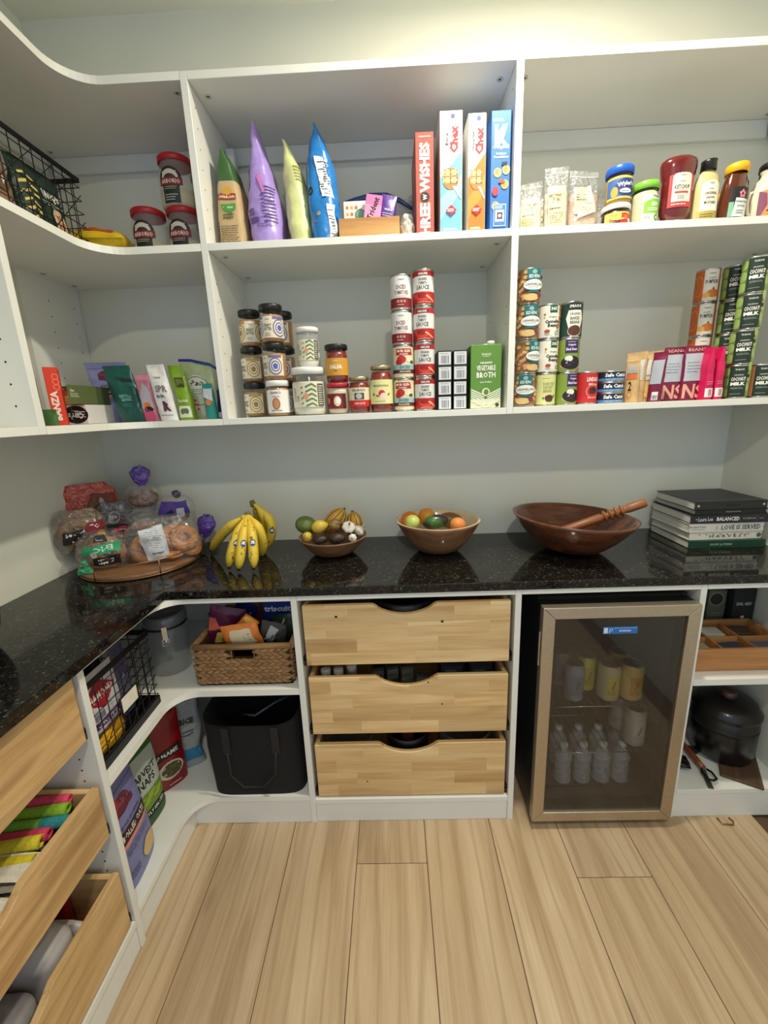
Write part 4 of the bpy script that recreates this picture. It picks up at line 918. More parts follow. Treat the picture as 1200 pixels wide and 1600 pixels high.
bag('snack_pouch', 'pink and silver patterned pouch right of the teal green pouch', 'pouch', X(238, 650, -.27), -.262, zl, Bag(.060, .150, .05, Bv=stand, e=2.6, cr=.004, seed=43, bend=lambda v: (-.025*v, 0)), foil((206, 130, 150)), lambda P, w, h: (P.poly([(-w*.4, h*.28), (w*.4, h*.28), (w*.3, h*.72), (0, h*.84), (-w*.4, h*.5)], (190, 186, 196)), P.ell(0, h*.34, .014, .012, (220, 120, 60)), P.ell(.004, h*.26, .016, .010, (20, 20, 24)), P.ell(0, h*.12, .022, .020, (200, 80, 120))))
bag('snack_pouch', 'light grey pouch with black lettering behind the white pouch', 'pouch', X(247, 650, -.20), -.180, zl, Bag(.075, .160, .05, Bv=stand, e=2.6, cr=.004, seed=44, bend=lambda v: (-.030*v, 0)), foil((206, 204, 206)), lambda P, w, h: (P.rect(-w*.4, w*.3, h*.80, h*.86, K), P.text('R', -w*.10, h*.5, .022, (30, 30, 34), bold=.05), P.text('E', -w*.05, h*.34, .018, (30, 30, 34), bold=.05)))
def art_sprr(P, w, h): P.text('THRIVE', 0, h*.77, .006, (90, 90, 90), w=.026); P.text('SPR', .004, h*.57, .022, (110, 110, 112), w=.044); P.text('BR', 0, h*.44, .010, (100, 100, 102), w=.036); P.text('R', .010, h*.26, .032, (90, 28, 60), w=.026, bold=.05); P.lines(-.02, .026, h*.08, h*.12, 1, (120, 120, 120))
bag('snack_pouch', 'silvery white pouch with a big purple R left of the lime green pouch', 'pouch', X(268, 650, -.285), -.282, zl, Bag(.068, .178, .045, Bv=stand, e=2.6, cr=.004, seed=45, bend=lambda v: (-.030*v, 0)), foil((222, 220, 218)), art_sprr)
bag('snack_pouch', 'lime green pouch with a picture of beans', 'pouch', X(291, 650, -.275), -.270, zl, Bag(.062, .175, .05, Bv=stand, A=pw((0, 1), (.5, .95), (.9, 1), (1, .9)), e=2.6, cr=.006, seed=46, bend=lambda v: (-.030*v*v, 0)), foil((126, 160, 40)), lambda P, w, h: (P.rect(-w*.2, w*.30, h*.60, h*.78, (50, 60, 20)), P.rect(-w*.15, w*.25, h*.63, h*.75, (96, 110, 40)), P.poly([(-w*.4, .008), (w*.4, .008), (w*.36, h*.26), (-w*.3, h*.26)], (214, 220, 190)), P.ell(0, h*.16, .016, .012, (96, 110, 70)), P.text('Beanfields', .0, h*.36, .010, (230, 234, 200), w=.036)))
def art_zip(P, w, h): P.ell(-.01, h*.62, .040, .030, (226, 226, 206)); P.text('Pan', -.006, h*.64, .020, (70, 50, 40), w=.048, bold=.03); P.lines(-.03, .03, h*.48, h*.54, 2, (90, 90, 80)); P.rect(-.012, .040, .012, h*.44, (206, 206, 186)); P.rect(.008, .034, h*.10, h*.38, (190, 196, 190)); P.lines(.010, .032, h*.12, h*.36, 6, (70, 70, 70)); P.ell(-.030, h*.26, .018, .026, (206, 180, 150)); [P.ell(-.030+.010*math.cos(i*1.3), h*.26+.016*math.sin(i*2.1), .004, .004, (150, 70, 50), n=6) for i in range(8)]; P.ring(-.01, h*.5, .052, .054, (70, 84, 60), sq=.9)
t = bag('zip_bag', 'pale green printed zip pouch with a blue zipper on the lower corner shelf', 'bag', X(319, 650, -.24), -.225, zl, Bag(.115, .188, .06, Bv=pw((0, 1), (.5, .8), (.9, .12), (1, .1)), e=2.6, cr=.003, seed=47, bend=lambda v: (-.030*v, 0)), foil((186, 196, 150)), art_zip)
MB().tube([(-.086, -.006, .196), (-.04, -.008, .194), (.03, -.008, .178), (.048, -.005, .164)], .0045, col((30, 60, 150), rough=.3), n=6).build('zipper', t)
bag('snack_pouch', 'small teal and white pouch in front of the blue-zippered bag', 'pouch', X(332, 650, -.298), -.295, zl, Bag(.036, .112, .03, Bv=stand, e=2.6, cr=.003, seed=48, bend=lambda v: (-.006*v, 0)), foil((40, 140, 130)), lambda P, w, h: (P.poly([(-w*.4, h*.62), (w*.4, h*.50), (w*.4, h*.86), (-w*.4, h*.86)], (214, 214, 222)), P.ell(0, h*.47, .010, .010, (206, 130, 60))))
bag('snack_pouch', 'navy blue pouch against the partition at the right end of the corner shelf', 'pouch', X(346, 640, -.24), -.235, zl, Bag(.028, .095, .05, Bv=stand, e=2.6, cr=.003, seed=49), foil((24, 40, 96)), lambda P, w, h: P.ell(0, .012, .010, .010, (210, 210, 214)))

# ---- middle: nut butters
PB = col((172, 122, 70), rough=.35, coat=.4, name='peanut_butter')
def art_pb(c1, c2):
    def a(P, C, h):
        P.rect(-.062, .062, h*.14, h*.80, (226, 216, 190))
        for s_ in (-1, 1):
            for k, (r_, c) in enumerate(((.026, c1), (.022, (226, 216, 190)), (.017, c1), (.013, (226, 216, 190)), (.009, c2))): P.ell(s_*.036, h*.44, r_*.80, r_, c, n=20)
            P.rect(s_*.036-.020, s_*.036+.020, h*.72, h*.79, c1)
        P.rect(-.015, .015, h*.14, h*.80, (226, 218, 196)); P.text('THRIVE', 0, h*.70, .003, K, w=.012); P.text('PEANUT', 0, h*.52, .009, (60, 60, 56), w=.022, bold=.02); P.text('BUTTER', 0, h*.41, .009, (60, 60, 56), w=.022, bold=.02); P.lines(-.010, .010, h*.18, h*.30, 3, (110, 110, 100))
    return a
G = 'nut butter jars stacked on the lower shelf'
JP = dict(lidh=.018, neck=.95, level=.86, shoulder=.84)
BL, YE = art_pb((104, 100, 160), (70, 96, 190)), art_pb((176, 146, 66), (150, 120, 50))
hj = .1125
def P3(uc, v, Y, lvl): return (X(uc, v, Y), Y, zl+lvl*(hj+.0006))
jb = jar('nut_butter_jar', 'nut butter jar with blue rainbow label, topmost of the front stack', 'jar', *P3(437, 640, -.275, 2), .036, hj, PB, (22, 22, 22), BL, group=G, rz=-.1, **JP)
copy_tree(jb, P3(437, 640, -.275, 1), 'nut butter jar with blue label second from the top of the front stack', rz=-.75)
jy = jar('nut_butter_jar', 'nut butter jar with ochre label and black lid, top of the leftmost stack', 'jar', *P3(405, 645, -.215, 2), .035, hj, PB, (22, 22, 22), YE, group=G, rz=.25, **JP)
copy_tree(jy, P3(403, 645, -.215, 1), 'nut butter jar with ochre rings, middle of the leftmost stack', rz=-.7)
copy_tree(jy, P3(402, 645, -.225, 0), 'nut butter jar with ochre rings, bottom of the leftmost stack', rz=-.75)
for l_, s_ in ((2, 'topmost'), (1, 'middle'), (0, 'bottom')): copy_tree(jb, P3(452, 640, -.175, l_), 'nut butter jar hidden behind the front stack, '+s_+' one of the back stack', rz=-.9)
jar('nut_butter_jar', 'white-labelled nut butter jar with a white lid and an almond drawing', 'jar', *P3(437, 640, -.275, 0), .036, hj, PB, (232, 232, 230), lambda P, C, h: (P.rect(-.08, .08, h*.12, h*.88, (236, 234, 230)), P.text("Justin's", 0, h*.78, .011, (70, 40, 30), w=.034, bold=.02), P.text('ALMOND', 0, h*.66, .006, (190, 110, 70), w=.026), P.ell(0, h*.42, .013, .019, (170, 110, 70)), P.ell(0, h*.42, .009, .015, (196, 140, 96)), P.text('classic butter', 0, h*.20, .005, (60, 60, 60), w=.036)), lidh=.018, neck=.96, level=.95, shoulder=.86, group=G)
# coconut oil
COCO = col((222, 218, 200), rough=.5)
def art_coco(sc):
    def a(P, C, h):
        W = .056*sc; y0, y1 = h*.20, h*.78
        P.rect(-W, W, y0, y1, (226, 220, 196)); P.text('COCONUT', -W*.72, h*.50, .011*sc, (60, 60, 56), w=h*.34, rot=PI/2); P.text('OIL', -W*.52, h*.42, .008*sc, (60, 60, 56), w=h*.15, rot=PI/2)
        G_ = (90, 124, 70)
        n = 5
        for i in range(n):
            yy = y0+(y1-y0)*i/n
            P.poly([(-W*.05, yy), (W*.30, yy+(y1-y0)*.12), (W*.55, yy), (W*.55, yy+(y1-y0)*.08), (W*.30, yy+(y1-y0)*.20), (-W*.05, yy+(y1-y0)*.08)][::1], G_)
        for i in range(4): P.poly([(-W*.30, y0+(y1-y0)*(.1+i*.22)), (-W*.18, y0+(y1-y0)*(.16+i*.22)), (-W*.18, y0+(y1-y0)*(.22+i*.22)), (-W*.30, y0+(y1-y0)*(.16+i*.22))], G_)
        P.poly([(-W*.22, h*.47), (-W*.02, h*.55), (W*.16, h*.47), (-W*.02, h*.39)], (222, 150, 110)); P.rect(W*.62, W*.98, y0+.002, y1-.002, (90, 90, 84)); P.lines(W*.66, W*.94, y0+.006, y1-.006, 9, (220, 216, 196), frac=.4)
    return a
xo = X(485, 640, -.265)
jar('coconut_oil_jar', 'wide white-lidded jar of coconut oil with green chevron label', 'jar', xo, -.255, zl, .0565, .150, COCO, (232, 232, 228), art_coco(1.05), lidh=.022, neck=.93, level=.82, shoulder=.80)
jar('coconut_oil_jar', 'small white-lidded coconut oil jar standing on the wide one', 'jar', xo+.006, -.250, zl+.1505, .0365, .122, COCO, (232, 232, 228), art_coco(.72), lidh=.015, neck=.93, level=.42, shoulder=.80)
# salsa, coconut, pizza, marinara
x5 = X(530, 640, -.262)
jar('sauce_jar', 'jar of white coconut spread with a red label under the salsa jar', 'jar', x5, -.258, zl, .0365, .098, col((214, 196, 170), rough=.5), (190, 40, 60), lambda P, C, h: (P.rect(-.050, .030, h*.20, h*.76, (120, 30, 30)), P.rect(.018, .030, h*.20, h*.76, (70, 20, 20)), P.ell(.000, h*.48, .012, .016, (224, 214, 190)), P.ell(.002, h*.50, .008, .010, (244, 240, 226)), P.ell(-.034, h*.5, .008, .010, (196, 120, 80))), lidh=.013, neck=.95, level=.95)
TOM = col((120, 22, 10), rough=.3, coat=.4, bump=.2, scale=90, name='tomato_sauce')
jar('salsa_jar', 'salsa jar with black lid and mustard yellow label stacked on top', 'jar', x5+.001, -.258, zl+.0985, .0365, .118, TOM, (24, 24, 24), lambda P, C, h: (P.rect(-.052, .052, h*.22, h*.74, (206, 150, 50)), P.text('THRIVE', 0, h*.66, .003, (236, 226, 200), w=.016), P.text('SALSA', 0, h*.48, .013, (240, 234, 214), w=.042, bold=.05), P.text('MILD', 0, h*.36, .004, (110, 60, 30), w=.012)), lidh=.016, neck=.96, level=.95)
jar('sauce_jar', 'short pizza sauce jar with gold lid and a cream and red label', 'jar', X(563, 640, -.27), -.268, zl, .034, .115, TOM, col((190, 176, 140), rough=.3, metal=.8), lambda P, C, h: (P.rect(-.055, .055, h*.20, h*.78, (226, 214, 186)), P.rect(-.055, .055, h*.20, h*.40, (196, 40, 36)), P.text('DELGROSSO', 0, h*.70, .008, (50, 40, 34), w=.044, bold=.02), P.rect(-.015, .017, h*.42, h*.62, (70, 70, 72)), P.ell(0, h*.52, .010, .009, (180, 180, 176)), P.text('PIZZA SAUCE', .002, h*.30, .006, (240, 230, 220), w=.034)), lidh=.012, neck=.90, level=.95)
jar('sauce_jar', 'tall marinara jar with gold lid and a pale yellow tomato label', 'jar', X(597, 640, -.27), -.266, zl, .0375, .146, TOM, col((190, 176, 140), rough=.3, metal=.8), lambda P, C, h: (P.rect(-.058, .058, h*.20, h*.76, (226, 222, 160)), P.text('MARINARA', 0, h*.62, .007, (110, 104, 60), w=.052), P.ell(.002, h*.44, .011, .011, (200, 40, 36)), P.ell(.008, h*.38, .012, .010, (236, 214, 196)), P.poly([(.020, h*.42), (.030, h*.46), (.026, h*.38)], (80, 120, 50)), P.poly([(-.020, h*.38), (-.012, h*.42), (-.006, h*.36)], (190, 40, 36)), P.ell(-.026, h*.42, .004, .005, (90, 130, 60)), P.lines(-.02, .02, h*.24, h*.28, 1, (150, 140, 80))), lidh=.012, neck=.84, level=.95, shoulder=.76)
# tomato cans
def art_diced(P, C, h): P.rect(-.060, .060, h*.07, h*.34, (130, 28, 30)); P.rect(-.060, .060, h*.34, h*.94, (222, 222, 220)); P.text('THRIVE', 0, h*.84, .004, (60, 60, 60), w=.018); P.text('DICED', 0, h*.64, .012, (110, 34, 50), w=.030, bold=.02); P.text('TOMATOES', 0, h*.49, .012, (110, 34, 50), w=.044, bold=.02); P.lines(-.018, .018, h*.37, h*.40, 1, (120, 120, 120)); [P.ring(-.010+.010*i, h*.24, .002, .0035, (226, 200, 190), n=8) for i in range(3)]; P.lines(-.012, .012, h*.12, h*.17, 1, (226, 200, 190))
def art_muir(P, C, h):
    P.rect(-.060, .060, h*.06, h*.95, (226, 214, 176)); P.poly([(-.030, h*.90), (.022, h*.90), (.026, h*.70), (-.030, h*.70)], (170, 34, 40)); P.text('MUIR GLEN', -.004, h*.83, .008, (240, 234, 220), w=.044, bold=.03); P.text('ORGANIC', -.004, h*.74, .005, (240, 234, 220), w=.028)
    P.ell(-.012, h*.58, .015, .012, (190, 36, 34)); P.ell(-.020, h*.50, .011, .010, (170, 30, 34)); P.ell(.014, h*.56, .010, .008, (232, 220, 196)); P.ell(.024, h*.50, .008, .005, (60, 90, 50)); P.rect(-.060, .060, h*.28, h*.42, (150, 190, 196)); P.text('DICED', 0, h*.35, .009, (40, 60, 66), w=.034); P.rect(-.060, .060, h*.17, h*.27, (90, 30, 30)); P.text('FIRE ROASTED', 0, h*.22, .005, (236, 226, 210), w=.036)
def art_sauce(P, C, h):
    P.rect(-.070, .070, h*.06, h*.94, (222, 222, 218)); P.rect(-.070, .070, h*.80, h*.94, (184, 30, 42)); P.poly([(-.024, h*.82), (.014, h*.82), (.018, h*.90), (-.020, h*.90)], (70, 16, 24)); P.text('KIRKLAND', -.003, h*.86, .006, (240, 236, 230), w=.030, bold=.03)
    P.text('ORGANIC', -.004, h*.72, .008, (60, 56, 50), w=.028); P.text('TOMATO', -.004, h*.62, .008, (60, 56, 50), w=.026); P.text('SAUCE', -.004, h*.50, .012, (20, 24, 40), w=.040, bold=.01)
    P.rect(-.070, .070, h*.06, h*.38, (176, 30, 36)); P.ell(-.004, h*.25, .022, .014, (214, 60, 40)); P.ell(-.004, h*.28, .018, .008, (150, 20, 26)); P.poly([(.004, h*.26), (.032, h*.10), (.034, h*.13), (.008, h*.30)], (226, 170, 130)); P.lines(-.02, .024, h*.08, h*.12, 1, (240, 200, 190))
hc = .1015
def C3(uc, v, Y, l): return (X(uc, v, Y), Y, zl+l*(hc+.0004))
G = 'cans of tomatoes on the middle shelf'
c = tin('tomato_can', 'white and red diced tomato can, topmost of the left column', *C3(631, 635, -.262, 3), .0325, hc, (222, 222, 220), art_diced, G)
copy_tree(c, C3(631, 635, -.262, 2), 'white and red diced tomato can, second from top in the left column', rz=-.12)
c = tin('tomato_can', 'cream and red diced tomato can, third from top in the left column', *C3(632, 635, -.262, 1), .0330, hc, (226, 214, 176), art_muir, G, rz=.15)
copy_tree(c, C3(632, 635, -.262, 0), 'cream and red diced tomato can at the bottom of the left column', rz=-.05)
c = tin('tomato_can', 'red-topped tomato sauce can at the top of the right column', *C3(664, 635, -.262, 3), .0330, hc+.003, (176, 30, 36), art_sauce, G, rz=0)
for l_, s_, r_ in ((2, 'second from the top', -.12), (1, 'third from the top', .12), (0, 'at the bottom', .10)):
    q = copy_tree(c, (C3(664, 635, -.262, 0)[0], -.262, zl+l_*(hc+.0034)), 'red-topped tomato sauce can '+s_+' of the right column', rz=r_)
c.location.z = zl+3*(hc+.0034)
# tomato paste boxes
def art_paste(P, w, h): P.rect(-w*.44, w*.44, h*.06, h*.90, (214, 216, 220)); P.bars(-w*.26, w*.30, h*.14, h*.66, (70, 80, 100), n=8); P.lines(-w*.3, w*.3, h*.74, h*.84, 1, (120, 130, 150))
pb = None; bw, bh = .0445, .0455
for ci, u in enumerate((684.5, 708.5)):
    for l_ in range(4):
        x0 = X(u, 636, -.285)
        nm = ('left', 'right')[ci]+' column, '+('bottom one', 'second from the bottom', 'third from the bottom', 'top one')[l_]
        if pb is None: pb = carton('small_carton', 'small black box with barcode end, '+nm, 'box', x0, x0+bw, -.285, zl, zl+bh, .16, (22, 22, 28), art_paste, group='small black boxes stacked by the broth')
        else: copy_tree(pb, (x0+bw/2+rnd.uniform(-.001, .001), -.285+rnd.uniform(-.002, .002), zl+l_*(bh+.0004)), 'small black box with barcode end, '+nm)
# broth cartons
BG = (96, 142, 56)
def art_broth(P, w, h):
    P.rect(-w/2+.0005, w/2-.0005, .001, h*.15, (222, 224, 190)); P.text('32 FL OZ (1 QT)', -w*.1, h*.05, .004, (120, 110, 70), w=w*.4)
    P.text('THRIVE', 0, h*.85, .006, (226, 232, 210), w=.030); P.text('MARKET', 0, h*.82, .003, (226, 232, 210), w=.022); P.text('ORGANIC', 0, h*.72, .007, (236, 238, 226), w=.040, bold=.04); P.text('VEGETABLE', 0, h*.64, .016, (236, 238, 226), w=.060, bold=.03); P.text('BROTH', 0, h*.53, .018, (236, 238, 226), w=.060, bold=.03); P.text('Low Sodium', 0, h*.42, .006, (236, 238, 226), w=.036)
    for i in range(6):
        y = h*(.30-i*.033)
        for s_ in (-1, 1): P.poly([(s_*w*.49, y), (s_*w*.49, y+.004), (s_*.004, y-.016), (s_*.004, y-.020)], (232, 236, 214))
    P.ell(0, h*.26, .013, .013, (222, 224, 190)); P.ell(.001, h*.26, .008, .009, (96, 130, 56)); P.ell(w*.38, h*.05, .006, .006, (60, 60, 40))
xb0, xb1 = X(735, 630, -.29), X(782, 630, -.29)
bh_ = .205
bc_ = carton('broth_carton', 'green vegetable broth carton at the front of its row', 'carton', xb0, xb1, -.290, zl, zl+.195, .060, BG, art_broth, group='broth cartons in a row', topc=None)
MB().lathe([(0, 0), (.012, 0), (.012, .010), (.010, .012), (0, .012)], col((226, 226, 220), rough=.4), c=(.018, .02, .195), n=18).build('cap', bc_)
for i, s_ in enumerate(('second', 'third', 'last')): copy_tree(bc_, ((xb0+xb1)/2, -.290+.063*(i+1), zl), 'green vegetable broth carton, '+s_+' from the front of its row')

# ---- right: beans
def beans(P, n, c, x0, x1, y0, y1, r, seed):
    q = random.Random(seed)
    for i in range(n): P.ell(q.uniform(x0, x1), q.uniform(y0, y1), r, r*.75, (c[0]+q.randint(-14, 14), c[1]+q.randint(-12, 12), c[2]+q.randint(-8, 8)), n=8)
def art_eden(P, C, h):
    P.rect(-.095, .095, h*.05, h*.95, (150, 112, 70)); beans(P, 60, (206, 160, 108), -.09, .09, h*.1, h*.92, .007, 4)
    P.rect(-.018, .018, h*.66, h*.96, (22, 104, 110)); P.ell(0, h*.87, .006, .006, (130, 180, 180)); P.text('EDEN', 0, h*.75, .009, (226, 232, 224), w=.026, bold=.02); P.ell(0, h*.50, .027, .015, (30, 104, 110), n=22); P.ell(0, h*.52, .026, .0145, (230, 230, 226), n=22); P.text('CANNELLINI', 0, h*.53, .007, (50, 50, 50), w=.044); P.lines(-.014, .014, h*.44, h*.47, 1, (100, 100, 100)); P.rect(-.014, .014, h*.31, h*.35, (22, 104, 110)); P.ell(-.006, h*.18, .018, .010, (214, 180, 120)); P.ell(.014, h*.22, .006, .007, (130, 40, 70))
def art_365(P, C, h):
    P.rect(-.060, .070, h*.05, h*.95, (230, 228, 214)); P.rect(-.010, .014, h*.74, h*.96, (20, 84, 60)); P.text('365', .002, h*.86, .010, (236, 238, 230), w=.018, bold=.04); P.text('Organic', 0, h*.62, .006, (70, 70, 60), w=.026); P.text('Cannellini', 0, h*.50, .010, (30, 50, 30), w=.046, bold=.04); P.text('Beans', 0, h*.39, .010, (30, 50, 30), w=.030, bold=.04)
    beans(P, 14, (190, 110, 60), .024, .036, h*.5, h*.92, .006, 8); P.ell(-.016, h*.22, .008, .005, (170, 70, 50)); P.ell(.016, h*.36, .006, .007, (170, 100, 60)); P.ring(.012, h*.16, .004, .006, (60, 80, 60), n=10); P.ell(-.024, h*.70, .003, .003, (170, 70, 60)); P.lines(-.02, .0, h*.08, h*.11, 1, (120, 120, 110))
def art_spr(P, C, h):
    P.rect(-.07, .07, h*.05, h*.95, (22, 62, 50)); P.ell(0, h*.88, .026, .012, (24, 28, 44)); P.text('SPRAGUE', 0, h*.87, .008, (230, 230, 220), w=.036, bold=.03); P.poly([(-.020, h*.76), (.020, h*.76), (.027, h*.54), (.018, h*.26), (-.018, h*.26), (-.027, h*.54)], (232, 228, 218)); P.text('ORGANIC', 0, h*.66, .008, (40, 60, 50), w=.032); P.text('BAKED', 0, h*.54, .009, (40, 60, 50), w=.028); P.text('BEANS', 0, h*.43, .009, (40, 60, 50), w=.028); P.ell(0, h*.19, .021, .017, (196, 180, 160)); P.ell(0, h*.20, .019, .015, (84, 44, 34))
def art_blk(P, C, h):
    P.rect(-.07, .07, h*.05, h*.95, (128, 154, 60)); P.rect(-.020, .022, h*.56, h*.95, (56, 30, 96)); P.text('Organic', 0, h*.80, .008, (232, 226, 236), w=.024, bold=.03); P.text('Black Beans', 0, h*.68, .008, (232, 226, 236), w=.034, bold=.03); P.lines(-.012, .014, h*.87, h*.91, 1, (220, 210, 230)); P.ell(.0, h*.20, .034, .012, (206, 170, 120)); P.ell(.0, h*.28, .032, .020, (24, 20, 26)); P.ell(-.008, h*.40, .012, .009, (230, 228, 222)); P.ell(-.014, h*.32, .005, .006, (230, 228, 222)); beans(P, 12, (50, 40, 56), -.026, .026, h*.18, h*.34, .004, 5)
def art_kid(P, C, h): P.rect(-.07, .07, h*.05, h*.95, (214, 216, 148)); P.lines(-.020, .006, h*.82, h*.86, 1, (110, 110, 70)); P.text('DARK RED', .002, h*.68, .009, (150, 150, 90), w=.036); P.text('KIDNEY', 0, h*.57, .009, (150, 150, 90), w=.030); P.text('BEANS', -.002, h*.46, .009, (150, 150, 90), w=.026); P.ell(.004, h*.24, .014, .010, (90, 30, 40)); P.ell(.004, h*.17, .011, .005, (60, 60, 50)); P.ell(.020, h*.30, .003, .004, (70, 110, 50)); P.ell(-.014, h*.24, .003, .003, (70, 110, 50))
def art_olive(P, C, h): P.rect(-.07, .07, h*.05, h*.95, (196, 40, 40)); P.text('LINDSAY', .004, h*.76, .013, (240, 234, 226), w=.040, bold=.03); P.text('MEDIUM', .004, h*.60, .007, (240, 220, 210), w=.028, rot=-.1); P.ring(.004, h*.40, .019, .021, (240, 150, 140)); P.ell(.004, h*.42, .012, .010, (40, 20, 24)); P.ell(.0, h*.38, .008, .006, (70, 34, 34)); P.text('RIPE OLIVES', .004, h*.20, .005, (240, 190, 180), w=.030)
def art_tuna(P, C, h): P.rect(-.12, .12, h*.18, h*.94, (24, 30, 56)); P.text('Safe Catch', 0, h*.62, .012, (236, 238, 240), w=.066, bold=.04); P.rect(-.12, .12, h*.10, h*.34, (70, 130, 190)); P.lines(-.03, .03, h*.16, h*.28, 1, (200, 220, 236))
hb = .1012
G = 'cans of beans on the right shelf'
def B3(uc, v, Y, l): return (X(uc, v, Y), Y, zl+l*(hb+.0004))
c = tin('bean_can', 'cannellini bean can with teal square label, top of the leftmost column', *B3(819, 632, -.265, 3), .0325, hb, (150, 112, 70), art_eden, G, rz=.12)
for l_, s_, r_ in ((2, 'second from top', 0), (1, 'third from top', .5), (0, 'bottom', -.25)): copy_tree(c, B3(819, 632, -.265, l_), 'cannellini bean can with teal square label, '+s_+' of the leftmost column', rz=r_)
c = tin('bean_can', 'white bean can with dark green tab, top of the second column', *B3(851, 632, -.262, 2), .0325, hb, (230, 228, 214), art_365, G, rz=.05)
copy_tree(c, B3(851, 632, -.262, 1), 'white bean can with dark green tab, middle of the second column', rz=.28)
tin('bean_can', 'pale yellow-green kidney bean can at the foot of the second column', *B3(850, 632, -.262, 0), .0325, hb, (214, 216, 148), art_kid, G)
tin('bean_can', 'dark green baked bean can with white badge, top of the third column', *B3(884, 630, -.262, 2), .0330, hb+.004, (22, 62, 50), art_spr, G)
c = tin('bean_can', 'black bean can with purple label, middle of the third column', *B3(883, 630, -.262, 1), .0330, hb, (56, 30, 96), art_blk, G, rz=-.05)
copy_tree(c, B3(883, 630, -.262, 0), 'black bean can with purple label at the foot of the third column', rz=.3)
tin('olive_can', 'single red can of olives between the bean cans and the tuna', *B3(914, 630, -.262, 0), .0325, hb, (196, 40, 40), art_olive, rz=.1)
xt = X(951, 628, -.266); c = None
for l_, s_ in ((2, 'top'), (1, 'middle'), (0, 'bottom')):
    if c is None: c = tin('tuna_can', 'flat dark blue tuna can, top of three', xt, -.262, zl+2*.0334, .0415, .033, (24, 30, 56), art_tuna, 'stacked tuna cans', rz=-.05)
    else: copy_tree(c, (xt+rnd.uniform(-.001, .001), -.262, zl+l_*.0334), 'flat dark blue tuna can, '+s_+' of three', rz=-.05-.05*l_)
# pouches
def art_tanp(P, w, h): P.rect(-w*.42, w*.42, h*.44, h*.84, (206, 204, 200)); P.ell(0, h*.2, w*.26, h*.12, (226, 190, 110)); P.text('i', 0, h*.3, .02, (200, 150, 70), bold=.04); P.lines(-w*.3, w*.3, h*.5, h*.56, 1, (150, 140, 130))
for i, (u, Y, hh, c_, ll, rz_) in enumerate(((975, -.285, .128, (206, 168, 116), 'small pouch with an orange band, leftmost of the tan pouches', -1.0), (988, -.23, .160, (200, 166, 118), 'tan and grey pouch with a folded top, second of the tan pouches', -.9), (1009, -.25, .158, (196, 170, 120), 'tan and grey pouch with pale contents, third of the tan pouches', -.75))):
    bag('snack_pouch', ll, 'pouch', X(u, 625, Y), Y, zl, Bag(.085 if i else .06, hh, .045, Bv=stand, e=2.6, cr=.004, seed=60+i), foil(c_, rough=.45), (lambda P, w, h: (P.rect(-w*.42, w*.42, h*.56, h*.68, (206, 110, 60)), P.rect(-w*.42, w*.42, h*.70, h*.9, (170, 166, 160)), P.ring(0, h*.2, .008, .011, (210, 140, 70)), P.text('2', 0, h*.4, .03, (40, 30, 30)))) if i == 0 else art_tanp, rz=rz_, group='pouches on the right shelf')
CRIM = (120, 20, 60)
def art_beans(P, w, h):
    P.rect(-w*.44, w*.44, h*.36, h*.86, (176, 182, 194)); P.lines(-w*.36, w*.2, h*.50, h*.72, 4, (120, 126, 140), frac=.3); P.text('BEANS', 0, h*.93, .010, (216, 150, 150), w=w*.7); P.text('NS', 0, h*.17, .046, (226, 160, 140), w=w*.84, bold=.03)
for i, (u, Y, w_, rz_, ll) in enumerate(((1019, -.285, .050, -.8, 'crimson and silver pouch with a barcode, left of two wide crimson pouches'), (1043, -.245, .085, -.05, 'wide crimson and silver pouch with large pink letters, left one'), (1076, -.262, .085, -.05, 'wide crimson and silver pouch with large pink letters, right one'))):
    bag('snack_pouch', ll, 'pouch', X(u, 625, Y), Y, zl, Bag(w_, .168 if i else .150, .05, Bv=stand, e=2.8, cr=.003, seed=70+i, bend=lambda v: (.010*v, 0)), foil(CRIM), art_beans if i else (lambda P, w, h: (P.rect(-w*.4, w*.4, h*.36, h*.84, (170, 176, 190)), P.rect(-w*.1, w*.34, h*.03, h*.2, (226, 226, 226)), P.bars(-w*.06, w*.30, h*.04, h*.13))), rz=rz_, group='pouches on the right shelf')
for i, u in enumerate((1091.5, 1105)):
    bag('snack_pouch', ('left', 'right')[i]+' one of two narrow magenta pouches standing edge on', 'pouch', X(u, 622, -.262), -.262, zl, Bag(.036, .158, .09, A=pw((0, 1), (.6, .9), (1, .3)), e=4, cr=.002, seed=80+i), foil((206, 24, 86)), lambda P, w, h: (P.rect(-w*.36, w*.36, h*.05, h*.22, (236, 230, 230)), P.bars(-w*.1, w*.2, h*.07, h*.2, (170, 40, 70), n=4), P.lines(-w*.3, w*.3, h*.28, h*.36, 2, (240, 130, 160))), group='pouches on the right shelf')
def art_pump(P, C, h):
    P.rect(-.08, .08, h*.05, h*.95, (196, 96, 40)); [P.ring(x, h*.5, .012, .013, (226, 150, 90), sq=2.4) for x in (-.05, -.035, .05)]; P.rect(-.021, .021, h*.05, h*.95, (226, 222, 210)); P.text('THRIVE', 0, h*.84, .004, (60, 60, 60), w=.018); P.text('ORGANIC', 0, h*.71, .004, (110, 90, 60), w=.020); P.text('PUMPKIN', 0, h*.60, .012, (50, 50, 46), w=.034, bold=.02); P.ell(.006, h*.26, .018, .012, (210, 116, 40)); P.ell(-.012, h*.22, .010, .008, (228, 170, 70)); P.ell(.006, h*.40, .002, .004, (60, 60, 40)); P.rect(-.021, .021, h*.05, h*.12, (222, 214, 190))
